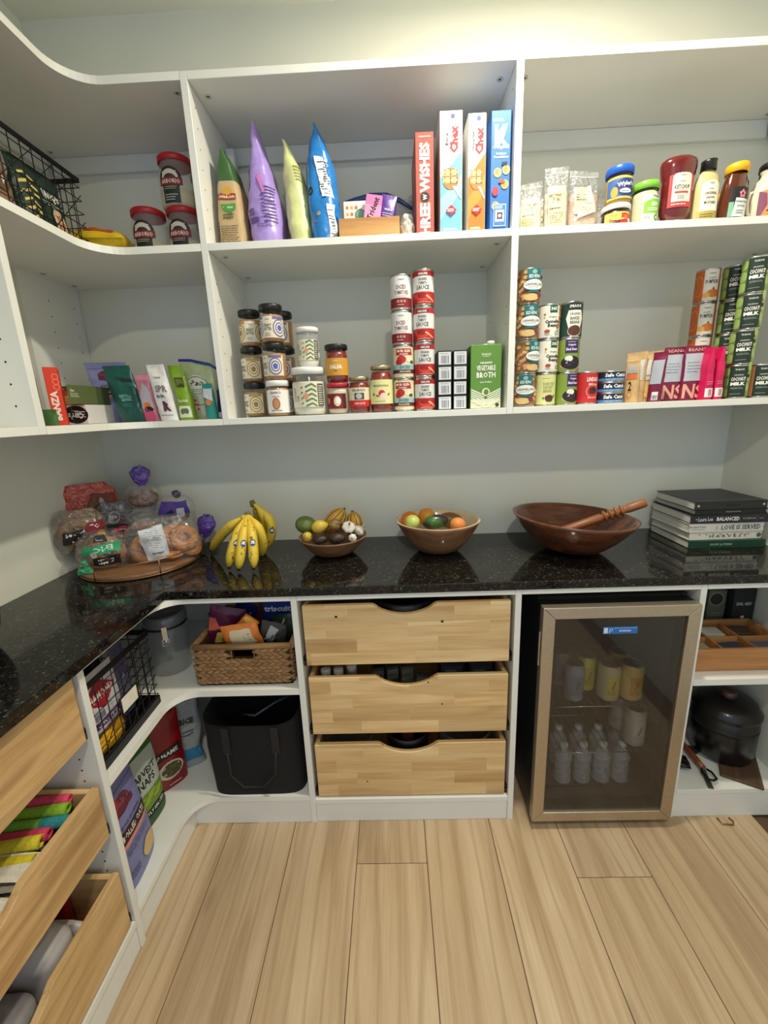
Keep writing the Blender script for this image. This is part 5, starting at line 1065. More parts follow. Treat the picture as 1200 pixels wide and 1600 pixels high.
def art_cm(edge):
    def a(P, C, h):
        P.rect(-.10, .10, h*.05, h*.95, edge)
        if edge[1] > 120 and edge[0] < 200:
            for i in range(3): P.ell(-.038, h*(.2+i*.3), .016, .014, (150, 176, 96)); P.ell(.042, h*(.2+i*.3), .016, .014, (150, 176, 96)); P.ell(.030, h*(.35+i*.3), .010, .014, (176, 196, 120))
        P.rect(-.024, .022, h*.05, h*.95, (22, 44, 34)); P.text('THRIVE', 0, h*.86, .005, (210, 214, 204), w=.022); P.text('ORGANIC', 0, h*.70, .004, (210, 214, 204), w=.024); P.text('COCONUT', 0, h*.58, .012, (236, 238, 230), w=.036, bold=.03); P.text('MILK', 0, h*.44, .010, (236, 238, 230), w=.036, bold=.06); P.lines(-.016, .016, h*.28, h*.34, 2, (180, 186, 176), frac=.3); P.lines(-.016, .016, h*.12, h*.16, 1, (180, 186, 176), frac=.3); P.ell(.024, h*.66, .006, .006, (40, 44, 40))
    return a
G = 'cans of pumpkin and coconut milk at the right'
def D3(uc, v, Y, l, h_=.1012): return (X(uc, v, Y), Y, zl+l*(h_+.0004))
c = tin('pumpkin_can', 'orange pumpkin can, topmost of its column', *D3(1093, 620, -.205, 3), .0330, hb, (196, 96, 40), art_pump, G, rz=-.22)
for l_, s_ in ((2, 'second from top'), (1, 'third from top'), (0, 'bottom one, hidden by pouches')): copy_tree(c, D3(1093, 620, -.205, l_), 'orange pumpkin can, '+s_+' of its column', rz=-.30)
c = tin('coconut_milk_can', 'dark green coconut milk can, topmost of the back column beside the pumpkin cans', *D3(1122, 620, -.205, 3), .0330, hb, (90, 140, 60), art_cm((104, 136, 66)), G, rz=-.45)
for l_, s_ in ((2, 'second from top'), (1, 'third from top'), (0, 'bottom one')): copy_tree(c, D3(1122, 620, -.205, l_), 'dark green coconut milk can, '+s_+' of the back column beside the pumpkin cans', rz=-.45)
for l_, s_, u in ((3, 'topmost', 1150), (2, 'second from top', 1150), (1, 'third from top', 1147), (0, 'bottom one', 1146)): copy_tree(c, D3(u, 620, -.282, l_), 'coconut milk can with pale green sides, '+s_+' of the front column', rz=-.48)
tin('coconut_milk_can', 'coconut milk can with salmon orange sides alone at the right edge', *D3(1183, 618, -.285, 0), .0330, hb, (226, 140, 100), art_cm((226, 140, 100)), G, rz=-.40)
# ================================================================== WORKTOP ITEMS
HT = HC+0.0006
def blob(name, label, cat, loc, r, m, rot=(0, 0, 0), prof=None, n=22, group=None, part=None, bump=0.0, seed=1, ribs=0, ribm=None, parts=None):
    """organic fruit shape: r=(rx,ry,rz) radii; prof(t)->radius scale, t 0..1 from bottom to top"""
    t = thing(name, label, cat, loc, 0, group); t.rotation_euler = rot
    rx, ry, rz = r; prof = prof or (lambda t_: 1.0)
    def fn(i, j):
        th = 2*PI*i/n; ph = PI*j/14; s_ = math.sin(ph); z = -math.cos(ph)
        k = prof((z+1)/2)*s_*(1-(.05*(1-abs(math.cos(ribs*th/2))) if ribs else 0)*0+(0.06*math.cos(ribs*th) if ribs else 0))
        p = Vector((rx*k*math.cos(th), ry*k*math.sin(th), rz*z))
        if bump: p += p.normalized()*bump*noise.noise(p*40+Vector((seed, 0, 0)))
        return p
    MB().grid(fn, n, 14, (lambda i, j: (ribm if (ribs and int(round(i/n*ribs*4)) % 4 == 0) else m)) if ribm else m, closed_u=True).build(part or 'skin', t, weld=True)
    return t
def spotted(c, c2, sc=60, lo=.60, hi=.66, rough=.45):
    m, nt, b = new_mat('spotted_skin'); N = nt.nodes; L = nt.links; tc = N.new('ShaderNodeTexCoord'); nz = N.new('ShaderNodeTexNoise'); nz.inputs['Scale'].default_value = sc; nz.inputs['Detail'].default_value = 3; L.new(tc.outputs['Object'], nz.inputs['Vector'])
    L.new(ramp(N, L, nz.outputs['Fac'], [(lo, lin(c)), (hi, lin(c2))]), b.inputs['Base Color']); b.inputs['Roughness'].default_value = rough; b.inputs['Coat Weight'].default_value = .15; return m
def bowl(name, label, cx_, cy_, r, h, m, th=.006, foot=.42, tilt=(0, 0, 0), p=1.9, mi_=None):
    t = thing(name, label, 'bowl', (cx_, cy_, HT+abs(math.sin(tilt[1]))*r*foot*.9)); t.rotation_euler = tilt
    out = []; inn = []
    for k in range(11):
        q = k/10; rr_ = r*(foot+(1-foot)*(q**(1/p))); out.append((rr_, h*q))
    for k in range(10, -1, -1):
        q = k/10; rr_ = max(0, r*(foot+(1-foot)*(q**(1/p)))-th); inn.append((rr_, max(th, h*q), mi_ or m))
    MB().lathe([(0, 0.001), (r*foot*.9, 0)]+out+inn+[(0, th, mi_ or m)], m, n=48).build('bowl', t)
    return t
WAL = wood('walnut_wood', (104, 58, 36), (70, 36, 22), (132, 80, 50), 'X', 1.2, .32, coat=.35, blocks=(.07, .022))
# --- bowl of squash and garlic
b1x = X(520, 840, -.20); b1r = (X(573, 838, -.2)-X(467, 838, -.2))/2
bowl('wooden_bowl', 'small brown wooden bowl heaped with squash, pears and garlic', b1x, -.195, b1r, .070, WAL2, foot=.40, p=1.8)
GRN = spotted((96, 112, 50), (116, 128, 62), 30, .4, .6); PEAR = spotted((206, 176, 62), (96, 70, 30), 70, .60, .68); SQ = spotted((214, 160, 56), (224, 176, 80), 20, .4, .6); DARKG = col((70, 66, 26), rough=.5)
AVO = spotted((40, 30, 26), (62, 52, 36), 90, .45, .6, .5)
def at(u, v, Y): return ony(u, v, Y)
blob('mango', 'green mango at the left of the small bowl', 'fruit', at(478, 820, -.20), (.040, .034, .033), GRN, (0, .2, 0), lambda t: 1)
blob('pear', 'yellow spotted pear in the middle of the small bowl', 'fruit', at(500, 826, -.235), (.026, .026, .034), PEAR, (0, 1.35, .2), lambda t: 1 if t < .5 else 1-.8*(t-.5)**1.2)
p_ = blob('pear', 'small yellow pear with its stem forward at the front left of the small bowl', 'fruit', at(481, 840, -.265), (.021, .021, .024), PEAR, (1.1, -.3, 0), lambda t: 1 if t < .5 else 1-.7*(t-.5)**1.2)
MB().tube([(0, 0, .022), (.002, 0, .030), (.006, 0, .036)], .0014, col((50, 34, 20)), n=5).build('stem', p_)
def squash(label, p, r, rot, h):
    t = blob('squash', label, 'squash', p, (r, r, h), SQ, rot, lambda t: 1-.12*t, n=48, ribs=8, ribm=col((206, 140, 40), rough=.5))
    mb = MB()
    for k in range(8):
        a = 2*PI*(k+.5)/8; mb.tube([Vector((r*.945*math.sin(PI*q/10)*(1-.12*((1-math.cos(PI*q/10))/2))*math.cos(a), r*.945*math.sin(PI*q/10)*(1-.12*((1-math.cos(PI*q/10))/2))*math.sin(a), -h*math.cos(PI*q/10))) for q in range(1, 10)], [.0004, .0016, .0018, .0018, .0018, .0018, .0018, .0016, .0004], DARKG, n=4)
    o = mb.build('stripe', t); o['kind'] = 'stuff'
    MB().lathe([(.006, h*.96), (.004, h+.006), (0, h+.007)], col((110, 90, 50)), n=8).build('stem', t)
squash('larger orange striped squash leaning at the back of the small bowl', at(524, 812, -.165), .036, (0, .75, .2), .052)
squash('shorter orange striped squash behind the garlic', at(551, 815, -.155), .031, (0, -.15, 0), .038)
blob('potato', 'knobbly brown potato in the middle of the small bowl', 'potato', at(524, 819, -.215), (.030, .026, .025), spotted((150, 120, 62), (90, 62, 30), 55, .5, .62), (0, .2, 0), bump=.004)
blob('avocado', 'dark avocado at the front left rim of the small bowl', 'fruit', at(500, 843, -.262), (.022, .022, .030), AVO, (0, 1.4, .1), lambda t: 1-.25*t)
blob('avocado', 'dark avocado at the front centre rim of the small bowl', 'fruit', at(528, 841, -.262), (.026, .025, .034), AVO, (0, 1.5, .1), lambda t: 1-.25*t)
def garlic(label, p, r, rot):
    t = blob('garlic', label, 'garlic', p, (r, r, r*.85), col((226, 218, 204), rough=.5, bump=.3), rot, lambda t: 1 if t < .55 else max(.15, 1-1.9*(t-.55)), n=36, ribs=7)
    MB().tube([(0, 0, r*.7), (0, 0, r*1.15), (.002, 0, r*1.35)], [.005, .003, .003], col((206, 190, 160)), n=6).build('stem', t)
garlic('large white garlic bulb at the right of the small bowl', at(545, 825, -.245), .026, (.7, .3, 0))
garlic('white garlic bulb at the far right edge of the small bowl', at(561, 828, -.205), .024, (-.3, .9, 0))
garlic('small garlic bulb low in front beside the avocado', at(551, 839, -.262), .017, (1.3, 0, 0))
# --- bowl of citrus
b2x = X(684, 810, -.20); b2r = (X(747, 808, -.2)-X(618, 808, -.2))/2; b2h = Z(620, 812, -.2)-HT
CRM = col((216, 196, 160), rough=.28, coat=.3, name='cream_glaze')
bowl('wooden_bowl', 'brown wooden bowl with cream glazed inside holding oranges and an avocado', b2x, -.200, b2r*1.02, .122, WAL2, th=.007, foot=.34, p=1.75, mi_=CRM)
OR_ = col((222, 120, 34), rough=.45, bump=.3, scale=220, name='orange_peel')
blob('orange', 'orange at the left of the cream-lined bowl', 'fruit', at(640, 813, -.205), (.036, .036, .035), OR_)
blob('orange', 'yellowish orange at the back of the cream-lined bowl', 'fruit', at(667, 808, -.155), (.035, .035, .034), col((222, 146, 40), rough=.45, bump=.3, scale=220))
blob('apple', 'pale green apple at the front left of the cream-lined bowl', 'fruit', at(645, 818, -.265), (.031, .031, .028), spotted((166, 186, 70), (190, 204, 110), 20, .4, .6), prof=lambda t: 1)
blob('avocado', 'large green and black avocado at the front of the cream-lined bowl', 'fruit', at(680, 816, -.268), (.031, .031, .050), spotted((40, 34, 30), (62, 100, 40), 14, .50, .60, .3), (0, 1.45, .1), lambda t: 1-.22*t)
blob('mango', 'red and green mango at the back right of the cream-lined bowl', 'fruit', at(706, 814, -.180), (.050, .036, .034), spotted((134, 76, 40), (84, 110, 50), 12, .48, .60, .4), (0, .15, 0))
blob('tangerine', 'pale orange tangerine at the front right of the cream-lined bowl', 'fruit', at(713, 820, -.235), (.031, .031, .028), col((226, 140, 70), rough=.5, bump=.4, scale=160))
# --- big walnut bowl
b3x = X(893, 800, -.24)-.002; b3r = (X(985, 800, -.24)-X(801, 790, -.24))/2
bowl('wooden_bowl', 'large dark walnut salad bowl with a muddler resting inside', b3x, -.245, b3r, .128, WAL, th=.008, foot=.30, p=1.75, tilt=(0, .06, 0))
t = thing('wooden_muddler', 'carved light brown wooden stick with ridges resting on the walnut bowl rim', 'muddler', at(872, 832, -.245))
d_ = (at(1009, 785, -.305)-at(872, 832, -.245)); Ld = d_.length; t.rotation_euler = d_.to_track_quat('Z', 'Y').to_euler()
MUD = wood('olive_wood', (150, 92, 50), (104, 58, 28), (176, 116, 68), 'Z', 2, .4)
KM = 1.35; pr = [(0, 0), (.010, .002), (.0115, .02), (.0115, Ld*.50)]
for i in range(4): z_ = Ld*(.52+i*.062); pr += [(.0085, z_), (.0085, z_+.003), (.0150, z_+.006), (.0150, z_+.011), (.0085, z_+.014)]
pr += [(.0105, Ld*.79), (.0115, Ld*.82), (.0115, Ld*.985), (.010, Ld), (0, Ld)]
MB().lathe([(a_*KM, b_) for a_, b_ in pr], MUD, n=20).build('stick', t)

# --- books
BY = -.262; bx0 = X(1074, 850, BY); bx1 = min(2.492, X(1190, 848, BY))
PAGE = col((206, 202, 192), rough=.8, var=.12, scale=300, name='pages')
def book(label, zb, th, dx0, dx1, dy, dep, cover, art=None, name='book', cat='book', rough=.45, rz=0.0, binder=False):
    x0, x1 = bx0+dx0, bx1+dx1; w = x1-x0
    t = thing(name, label, cat, ((x0+x1)/2, BY+dy, zb), rz)
    c = col(cover, rough=rough, var=.03); e = .0022
    mb = MB().box(-w/2, w/2, 0, dep, 0, e, c, bev=.0006).box(-w/2, w/2, 0, dep, th-e, th, c, bev=.0006).box(-w/2, w/2, 0, e*1.3, e, th-e, c)
    mb.build('cover', t)
    MB().box(-w/2+.003, w/2-.003, .0035, dep-.004, e, th-e, PAGE).build('page_block', t)
    if art: P = Print(s_front(0)); art(P, w, th); P.build(t)
    return t
z = HT
def nb(label, th, *a, **k):
    global z
    t = book(label, z, th, *a, **k); z += th+.0004; return t
nb('dark green thin book at the bottom of the stack', .028, -.002, .000, -.012, .235, (24, 62, 44), lambda P, w, h: P.text('SOUPS & STEWS', -.02, h*.5, .008, (150, 190, 160), w=.075), rz=-.02)
nb('white book reading HARVEST on its spine, second from the bottom', .028, .003, -.006, 0, .225, (214, 210, 200), lambda P, w, h: (P.text('H A R V E S T', .010, h*.45, .010, (70, 66, 60), w=.13), [P.ell(-.09+i*.024, h*.7, .004, .002, (150, 120, 80), n=8) for i in range(8)], P.ell(.115, h*.5, .008, .008, (90, 86, 80), n=10)))
nb('white book reading LOVE IS SERVED on its spine', .032, -.002, -.004, -.002, .225, (208, 206, 198), lambda P, w, h: (P.text('LOVE IS SERVED', .050, h*.5, .017, (50, 50, 52), w=.135, bold=.02), P.text('CAFE GRATITUDE', -.105, h*.62, .007, (120, 110, 90), w=.065), P.lines(-.12, -.07, h*.28, h*.42, 1, (120, 110, 90)), P.rect(-.038, -.030, h*.3, h*.7, (190, 180, 150)), P.ell(.130, h*.5, .005, .004, (120, 110, 90), n=8)))
nb('dark charcoal book reading BALANCED on its spine', .031, -.001, .004, -.004, .23, (34, 33, 40), lambda P, w, h: (P.text('the', -.112, h*.5, .005, (190, 190, 190), w=.008), P.text('Laura Lea', -.082, h*.5, .014, (200, 200, 200), w=.050, rot=.03), P.text('BALANCED', -.005, h*.5, .014, (226, 226, 226), w=.078, bold=.03), P.text('COOKBOOK', .066, h*.5, .007, (160, 160, 166), w=.044), P.rect(.092, .093, h*.15, h*.85, (120, 120, 126)), P.lines(.10, .115, h*.4, h*.6, 1, (150, 150, 150))), rz=-.01)
nb('thin black book under the ring binder', .019, .010, -.002, -.004, .225, (20, 20, 22), lambda P, w, h: (P.text('Simple Shortcuts', .006, h*.5, .006, (180, 180, 180), w=.05), P.ell(.122, h*.5, .005, .005, (150, 150, 152), n=10)), rz=.01)
t = nb('black ring binder with two rivets lying on top of the books', .029, .002, -.010, -.008, .215, (30, 30, 33), lambda P, w, h: (P.rect(-.016, .030, h*.35, h*.65, (16, 16, 18)), P.ell(-.112, h*.5, .004, .004, (190, 190, 190), n=10), P.ell(.112, h*.5, .004, .004, (190, 190, 190), n=10), P.ring(-.075, h*.5, .010, .0105, (60, 60, 62)), P.ring(-.055, h*.5, .012, .0125, (60, 60, 62))), name='ring_binder', cat='binder', rough=.4, rz=.015)

# --- bananas
BAN = spotted((228, 194, 62), (120, 84, 30), 48, .61, .68, .45); TIP = col((30, 22, 14), rough=.7); STM = col((110, 100, 40), rough=.6)
def banana(mb_parent, s, m_, e, r=.0165, name='banana', sticker=True):
    """from stem point s to tip e, bulging through m_"""
    pts = []; rad = []
    for i in range(15):
        t_ = i/14; a = (1-t_)**2; b_ = 2*t_*(1-t_); c = t_*t_
        pts.append(s*a+m_*b_+e*c)
        rad.append(r*(.34 if t_ < .12 else .34+.66*min(1, (t_-.12)/.22) if t_ < .34 else 1 if t_ < .8 else max(.36, 1-((t_-.8)/.2)**2*.66)))
    mb = MB().tube(pts, rad, BAN, n=8); ob = mb.build(name, mb_parent)
    d = (pts[-1]-pts[-2]).normalized()
    MB().tube([pts[-1]-d*.006, pts[-1]+d*.005], [.0082, .0055], TIP, n=8).build('tip', ob)
    if sticker:
        c = pts[8]; fw = Vector((CAM.x, CAM.y, c.z+.15)) ; n_ = (fw-(c+mb_parent.location)).normalized(); ax = (pts[9]-pts[7]).normalized(); sd = ax.cross(n_).normalized(); n_ = sd.cross(ax).normalized()
        def sf(u, v, d): a_ = u/(r*1.0); return c+n_*(math.cos(a_)*(r+.0006+d))+sd*(-1)*(math.sin(a_)*(r+.0006+d))-ax*v
        P = Print(sf, step=.003, vstep=.008); P.ell(0, 0, .0095, .012, (30, 70, 160)); P.ell(0, .003, .006, .004, (236, 226, 120), n=10); P.rect(-.007, .007, -.004, -.001, (236, 236, 236)); P.build(ob, 'sticker')
    return ob
S1 = ony(386, 804, -.255)
t = thing('banana_bunch', 'front bunch of five yellow bananas with blue stickers standing on their tips', 'bananas', (S1.x, S1.y, HT))
O = Vector(t.location)
for (u, v, zz, bu, bv, bY, st) in ((330, 860, HT+.014, 348, 826, -.30, False), (358, 886, HT+.012, 364, 840, -.345, True), (373, 889, HT+.012, 378, 842, -.36, True), (396, 888, HT+.012, 398, 842, -.355, True), (409, 868, HT+.012, 416, 828, -.31, False)):
    e = onz(u, v, zz); m_ = ony(bu, bv, bY); banana(t, S1-O, m_-O, e-O, r=.0175, sticker=st)
MB().tube([S1-O+Vector((-.012, 0, -.012)), S1-O, S1-O+Vector((.010, .004, .008))], [.008, .010, .006], STM, n=8).build('stem', t)
S2 = ony(395, 787, -.205)
t = thing('banana_bunch', 'smaller bunch of bananas with a dark stem behind the front bunch', 'bananas', (S2.x, S2.y, HT)); O = Vector(t.location)
for (u, v, bu, bv, bY, st) in ((412, 858, 444, 816, -.23, True), (408, 850, 426, 806, -.24, False), (402, 848, 408, 790, -.18, False)):
    e = onz(u, v, HT+.014); m_ = ony(bu, bv, bY); banana(t, S2-O, m_-O, e-O, r=.0185, sticker=st)
MB().tube([S2-O+Vector((0, 0, -.012)), S2-O, S2-O+Vector((-.004, .002, .012))], [.009, .011, .009], STM, n=8).build('stem', t)

# --- bread tray
TRX, TRY, TRR = .228, -.228, .196
t = thing('bread_tray', 'round wooden tray with a thin wire rail holding bagged bread in the corner', 'tray', (TRX, TRY, HT))
MB().lathe([(0, 0), (TRR-.004, 0), (TRR, .003), (TRR, .013), (TRR-.003, .016), (0, .016)], WAL2, n=56).build('tray_base', t)
GOLD = col((150, 122, 84), rough=.35, metal=.9, name='bronze_wire')
MB().tube([(( TRR+.004)*math.cos(2*PI*k/56), (TRR+.004)*math.sin(2*PI*k/56), .055) for k in range(56)], .0024, GOLD, n=6, closed=True).build('wire_rail', t)
MB().tube([((TRR+.003)*math.cos(2*PI*k/56), (TRR+.003)*math.sin(2*PI*k/56), .004) for k in range(56)], .0020, GOLD, n=6, closed=True).build('wire_rail', t)
for k in range(6):
    a = 2*PI*(k+.25)/6; MB().tube([((TRR+.004)*math.cos(a), (TRR+.004)*math.sin(a), .002), ((TRR+.004)*math.cos(a), (TRR+.004)*math.sin(a), .055)], .0018, GOLD, n=6).build('rail_post', t)
CRUST = spotted((196, 128, 62), (150, 88, 38), 40, .45, .65, .6); CRUST2 = spotted((136, 88, 50), (92, 56, 30), 60, .45, .65, .6)
FILM = clear((190, 188, 190), .11, .09, 1.0, 38, ior=2.1)
def torus(mb, c, R, r, m, rot=(0, 0, 0), n=22, k=10):
    M_ = Matrix.Translation(Vector(c)) @ Matrix.Rotation(rot[2], 4, 'Z') @ Matrix.Rotation(rot[1], 4, 'Y') @ Matrix.Rotation(rot[0], 4, 'X')
    def fn(i, j):
        a = 2*PI*i/n; b_ = 2*PI*j/k; return M_ @ Vector(((R+r*math.cos(b_))*math.cos(a), (R+r*math.cos(b_))*math.sin(a), r*.8*math.sin(b_)))
    mb.grid(fn, n, k, m, closed_u=True)
def bread_bag(name, label, u, v, Y, size, breads, art=None, fm=None, rz=0.0, z0=None, tuft=None, seed=1, cr=.010, roll=0.0):
    """size=(w,h,d) pillow of film around breads; positioned by its bottom centre pixel"""
    w, h, d = size; p = ony(u, v, Y); zz = p.z if z0 is None else z0
    t = thing(name, label, 'bread bag', (p.x, Y, zz), rz); t.rotation_euler = (0, roll, rz)
    for i, b_ in enumerate(breads):
        mb = MB(); kind = b_[0]
        if kind == 'ring': torus(mb, b_[1], b_[2], b_[3], b_[4], b_[5] if len(b_) > 5 else (0, 0, 0)); nm = 'bagel'
        else:
            c, r3, m_ = b_[1], b_[2], b_[3]
            mb.grid(lambda i_, j_: Vector((c[0]+r3[0]*math.sin(PI*j_/10)**.7*math.cos(2*PI*i_/18), c[1]+r3[1]*math.sin(PI*j_/10)**.7*math.sin(2*PI*i_/18), c[2]-r3[2]*math.cos(PI*j_/10))), 18, 10, m_, closed_u=True); nm = 'loaf'
        mb.build(nm, t)
    B = Bag(w, h, d, A=pw((0, .80), (.3, 1), (.75, .95), (1, .62)), Bv=lambda q: .25+.75*math.sin(PI*min(1, max(0, (q*.9+.05))))**.5, e=2.6, cr=cr, seed=seed, k=22)
    B.mesh(fm or FILM, nu=36, nv=24).build('wrapper', t)
    if art: P = Print(B.front, step=.010, vstep=.010, base=.0012); art(P, w, h); P.build(t)
    if tuft:
        c, (tx, ty, tz), tw, thh = tuft[:4]
        Bt = Bag(tw, thh, tw*.6, A=pw((0, .25), (.25, .7), (.7, 1), (1, .5)), Bv=pw((0, .3), (.4, .9), (1, .4)), e=2, cr=.006, seed=seed+3, k=50)
        o = Bt.mesh(c, nu=18, nv=14).build('bag_top', t, loc=(tx, ty, tz))
        o.rotation_euler = (0, tuft[4] if len(tuft) > 4 else 0, 0) if len(tuft) > 4 else (0, 0, 0)
        MB().tube([(-.008, -.010, thh*.95), (.008, -.012, thh*1.08)], .002, BLACKP, n=4).build('bag_tie', o)
    return t
TZ = HT+.0165
PUR = film((104, 62, 180), .85, .15)
bread_bag('bread_bag', 'bright orange-red bread bag lying at the back left of the tray', 143, 812, -.205, (.215, .135, .075), [('loaf', (.02, 0, .055), (.085, .04, .045), CRUST2)], lambda P, w, h: (P.poly([(-w*.05, h*.30), (w*.46, h*.25), (w*.44, h*.70), (w*.08, h*.75)], (120, 50, 30)), P.poly([(w*.12, h*.40), (w*.30, h*.36), (w*.22, h*.66)], (190, 170, 160))), fm=film((206, 62, 24), .92, .3), z0=Z(143, 812, -.205), rz=.62, seed=2)
bread_bag('bread_bag', 'clear bag with a round bread and an upright purple twisted top', 224, 797, -.115, (.150, .105, .10), [('loaf', (0, 0, .050), (.062, .042, .034), CRUST2)], rz=.4, z0=Z(224, 799, -.115), tuft=(PUR, (.002, 0, .098), .085, .078), seed=3)
bread_bag('bread_bag', 'clear bag of dark bread with a purple label right of the tall twisted top', 273, 818, -.135, (.155, .115, .10), [('loaf', (0, 0, .036), (.052, .040, .028), CRUST2)], lambda P, w, h: (P.poly([(-w*.42, h*.45), (w*.40, h*.42), (w*.34, h*.86), (-w*.30, h*.86)], (80, 50, 140)), P.poly([(-w*.2, h*.5), (w*.0, h*.45), (-w*.02, h*.62)], (24, 20, 40)), P.rect(w*.08, w*.26, h*.32, h*.62, (190, 190, 200))), z0=Z(272, 820, -.135), rz=.3, tuft=(film((60, 50, 90), .8), (.012, 0, .104), .040, .030), seed=4)
bread_bag('bread_bag', 'purple twisted bag end poking out on the right side of the tray', 318, 842, -.095, (.060, .060, .05), [('loaf', (-.01, .0, .026), (.026, .02, .02), CRUST2)], z0=TZ, tuft=(PUR, (.012, -.01, .030), .075, .100, .35), seed=5)
bread_bag('bread_bag', 'dark grey clear bread bag with a red berry label in the middle', 189, 850, -.215, (.135, .150, .09), [('loaf', (0, 0, .055), (.045, .036, .042), CRUST2)], lambda P, w, h: (P.poly([(-w*.4, h*.20), (w*.4, h*.15), (w*.42, h*.40), (-w*.3, h*.5)], (24, 22, 26)), P.ell(w*.14, h*.28, w*.24, h*.10, (190, 40, 70)), P.text('USDA', -w*.05, h*.64, .012, (190, 190, 194), w=.03), P.ring(0, h*.64, .018, .022, (150, 150, 154)), P.text('Berry', w*.12, h*.29, .012, (240, 200, 206), w=.034)), fm=film((90, 88, 96), .55, .15), z0=Z(189, 842, -.215), rz=.5, seed=6, cr=.012)
bread_bag('bread_bag', 'clear bag with pale flat bread in the middle of the heap', 224, 833, -.180, (.150, .115, .10), [('loaf', (0, 0, .035), (.058, .045, .024), CRUST)], z0=Z(224, 835, -.18), rz=.4, seed=7, cr=.012)
def art_70(P, w, h):
    P.poly([(-w*.36, h*.22), (w*.12, h*.30), (w*.14, h*.56), (-w*.34, h*.50)], (24, 20, 22)); P.text('50 bagel', -w*.12, h*.46, .013, (236, 232, 226), w=.062, rot=.16, bold=.03); P.text('seeds', -w*.08, h*.33, .013, (236, 232, 226), w=.046, rot=.16, bold=.03)
    P.poly([(w*.06, h*.40), (w*.42, h*.50), (w*.40, h*.70), (w*.10, h*.62)], (130, 30, 50)); P.text('70', w*.24, h*.57, .016, (240, 226, 220), w=.026, rot=.14, bold=.03); P.poly([(w*.0, h*.16), (w*.40, h*.26), (w*.42, h*.42), (w*.1, h*.32)], (150, 120, 60)); P.ell(w*.34, h*.36, .012, .014, (226, 170, 60))
bread_bag('bread_bag', 'bag of bagels with a black label and a red 70 tag at the left', 134, 860, -.300, (.170, .145, .085), [('ring', (-.02, 0, .06), .036, .018, CRUST2, (1.3, .2, .2)), ('ring', (.03, .02, .055), .034, .017, CRUST2, (1.2, -.3, .1))], art_70, fm=film((150, 128, 100), .30, .10), z0=Z(134, 858, -.30), rz=.75, seed=8, cr=.010)
def art_epic(P, w, h):
    P.poly([(-w*.36, h*.44), (w*.34, h*.50), (w*.36, h*.74), (-w*.34, h*.68)], (50, 160, 110)); P.text('EPIC', w*.04, h*.60, .018, (226, 240, 230), w=.062, rot=PI+.06, bold=.02); P.ell(-w*.16, h*.46, .011, .011, (220, 220, 214)); P.text('12', -w*.16, h*.46, .010, (60, 50, 50), w=.010)
    P.poly([(-w*.20, h*.12), (w*.30, h*.14), (w*.32, h*.40), (-w*.18, h*.36)], (26, 22, 26)); P.text('bagels', w*.04, h*.30, .012, (230, 228, 220), w=.05, rot=PI, bold=.03); P.text('plain', w*.04, h*.20, .011, (230, 228, 220), w=.044, rot=PI, bold=.03); P.poly([(-w*.12, h*.78), (w*.12, h*.78), (w*.08, h*.94), (-w*.06, h*.94)], (26, 24, 28)); P.lines(-w*.06, w*.06, h*.80, h*.88, 2, (200, 200, 200))
t = bread_bag('bread_bag', 'clear bagel bag with a bright green band at the front of the tray', 161, 895, -.345, (.175, .135, .10), [('ring', (0, 0, .055), .040, .019, CRUST, (1.35, 0, 0)), ('ring', (.01, .03, .05), .038, .018, CRUST, (1.2, 0, .2))], art_epic, fm=film((150, 140, 130), .20, .08), z0=TZ, rz=.45, seed=9)
Bt = Bag(.05, .045, .02, A=pw((0, 1), (1, .4)), e=2, cr=.006, seed=77, k=50); Bt.mesh(film((40, 170, 120), .9)).build('bag_top', t, loc=(-.062, -.045, .002))
def art_bag3(P, w, h):
    P.poly([(-w*.20, h*.10), (w*.10, h*.14), (w*.06, h*.86), (-w*.26, h*.78)], (222, 224, 226)); P.lines(-w*.19, w*.04, h*.36, h*.76, 9, (110, 112, 120), frac=.22); P.text('KAUFFMAN', -w*.04, h*.26, .008, (40, 40, 44), w=.044, rot=.08, bold=.03); P.text('XXCU', -w*.08, h*.60, .010, (180, 182, 190), w=.040, rot=.1)
bread_bag('bread_bag', 'big clear bag of golden bagels with a large white label at the front right', 258, 880, -.285, (.262, .165, .115), [('ring', (.075, -.005, .075), .032, .019, CRUST, (1.2, .5, 0)), ('ring', (.035, .01, .085), .030, .018, CRUST, (1.0, .2, 0)), ('ring', (.085, .02, .045), .032, .018, CRUST, (.6, .6, 0)), ('ring', (-.06, 0, .050), .038, .019, CRUST, (1.3, 0, 0)), ('ring', (-.02, .02, .045), .036, .018, CRUST, (.4, 0, 0)), ('ring', (.02, 0, .035), .036, .018, CRUST, (.3, .2, 0))], art_bag3, z0=TZ, seed=10, cr=.012, rz=.30)
# --- black jug at the left edge
t = thing('black_canister', 'glossy black rounded canister at the left edge of the worktop', 'canister', (.145, -.835, HT))
MB().lathe([(0, 0), (.055, 0), (.060, .004), (.078, .05), (.084, .09), (.080, .13), (.066, .16), (.045, .18), (.040, .20), (.046, .22), (.046, .235), (0, .235)], col((8, 8, 9), rough=.15, coat=.5), n=40).build('canister_body', t)
MB().lathe([(0, .236), (.046, .236), (.046, .244), (.012, .250), (.012, .262), (0, .264)], col((10, 10, 11), rough=.2), n=28).build('lid', t)
# switch plate on left wall
p = onx(97.5, 843, 0); MB().box(0, .004, p.y-.006, p.y+.006, p.z-.012, p.z+.012, col((24, 22, 22)), bev=.001).build('trim_1')['kind'] = 'structure'
# ================================================================== BASE CORNER
ZB1, ZB2 = .5535, .1185
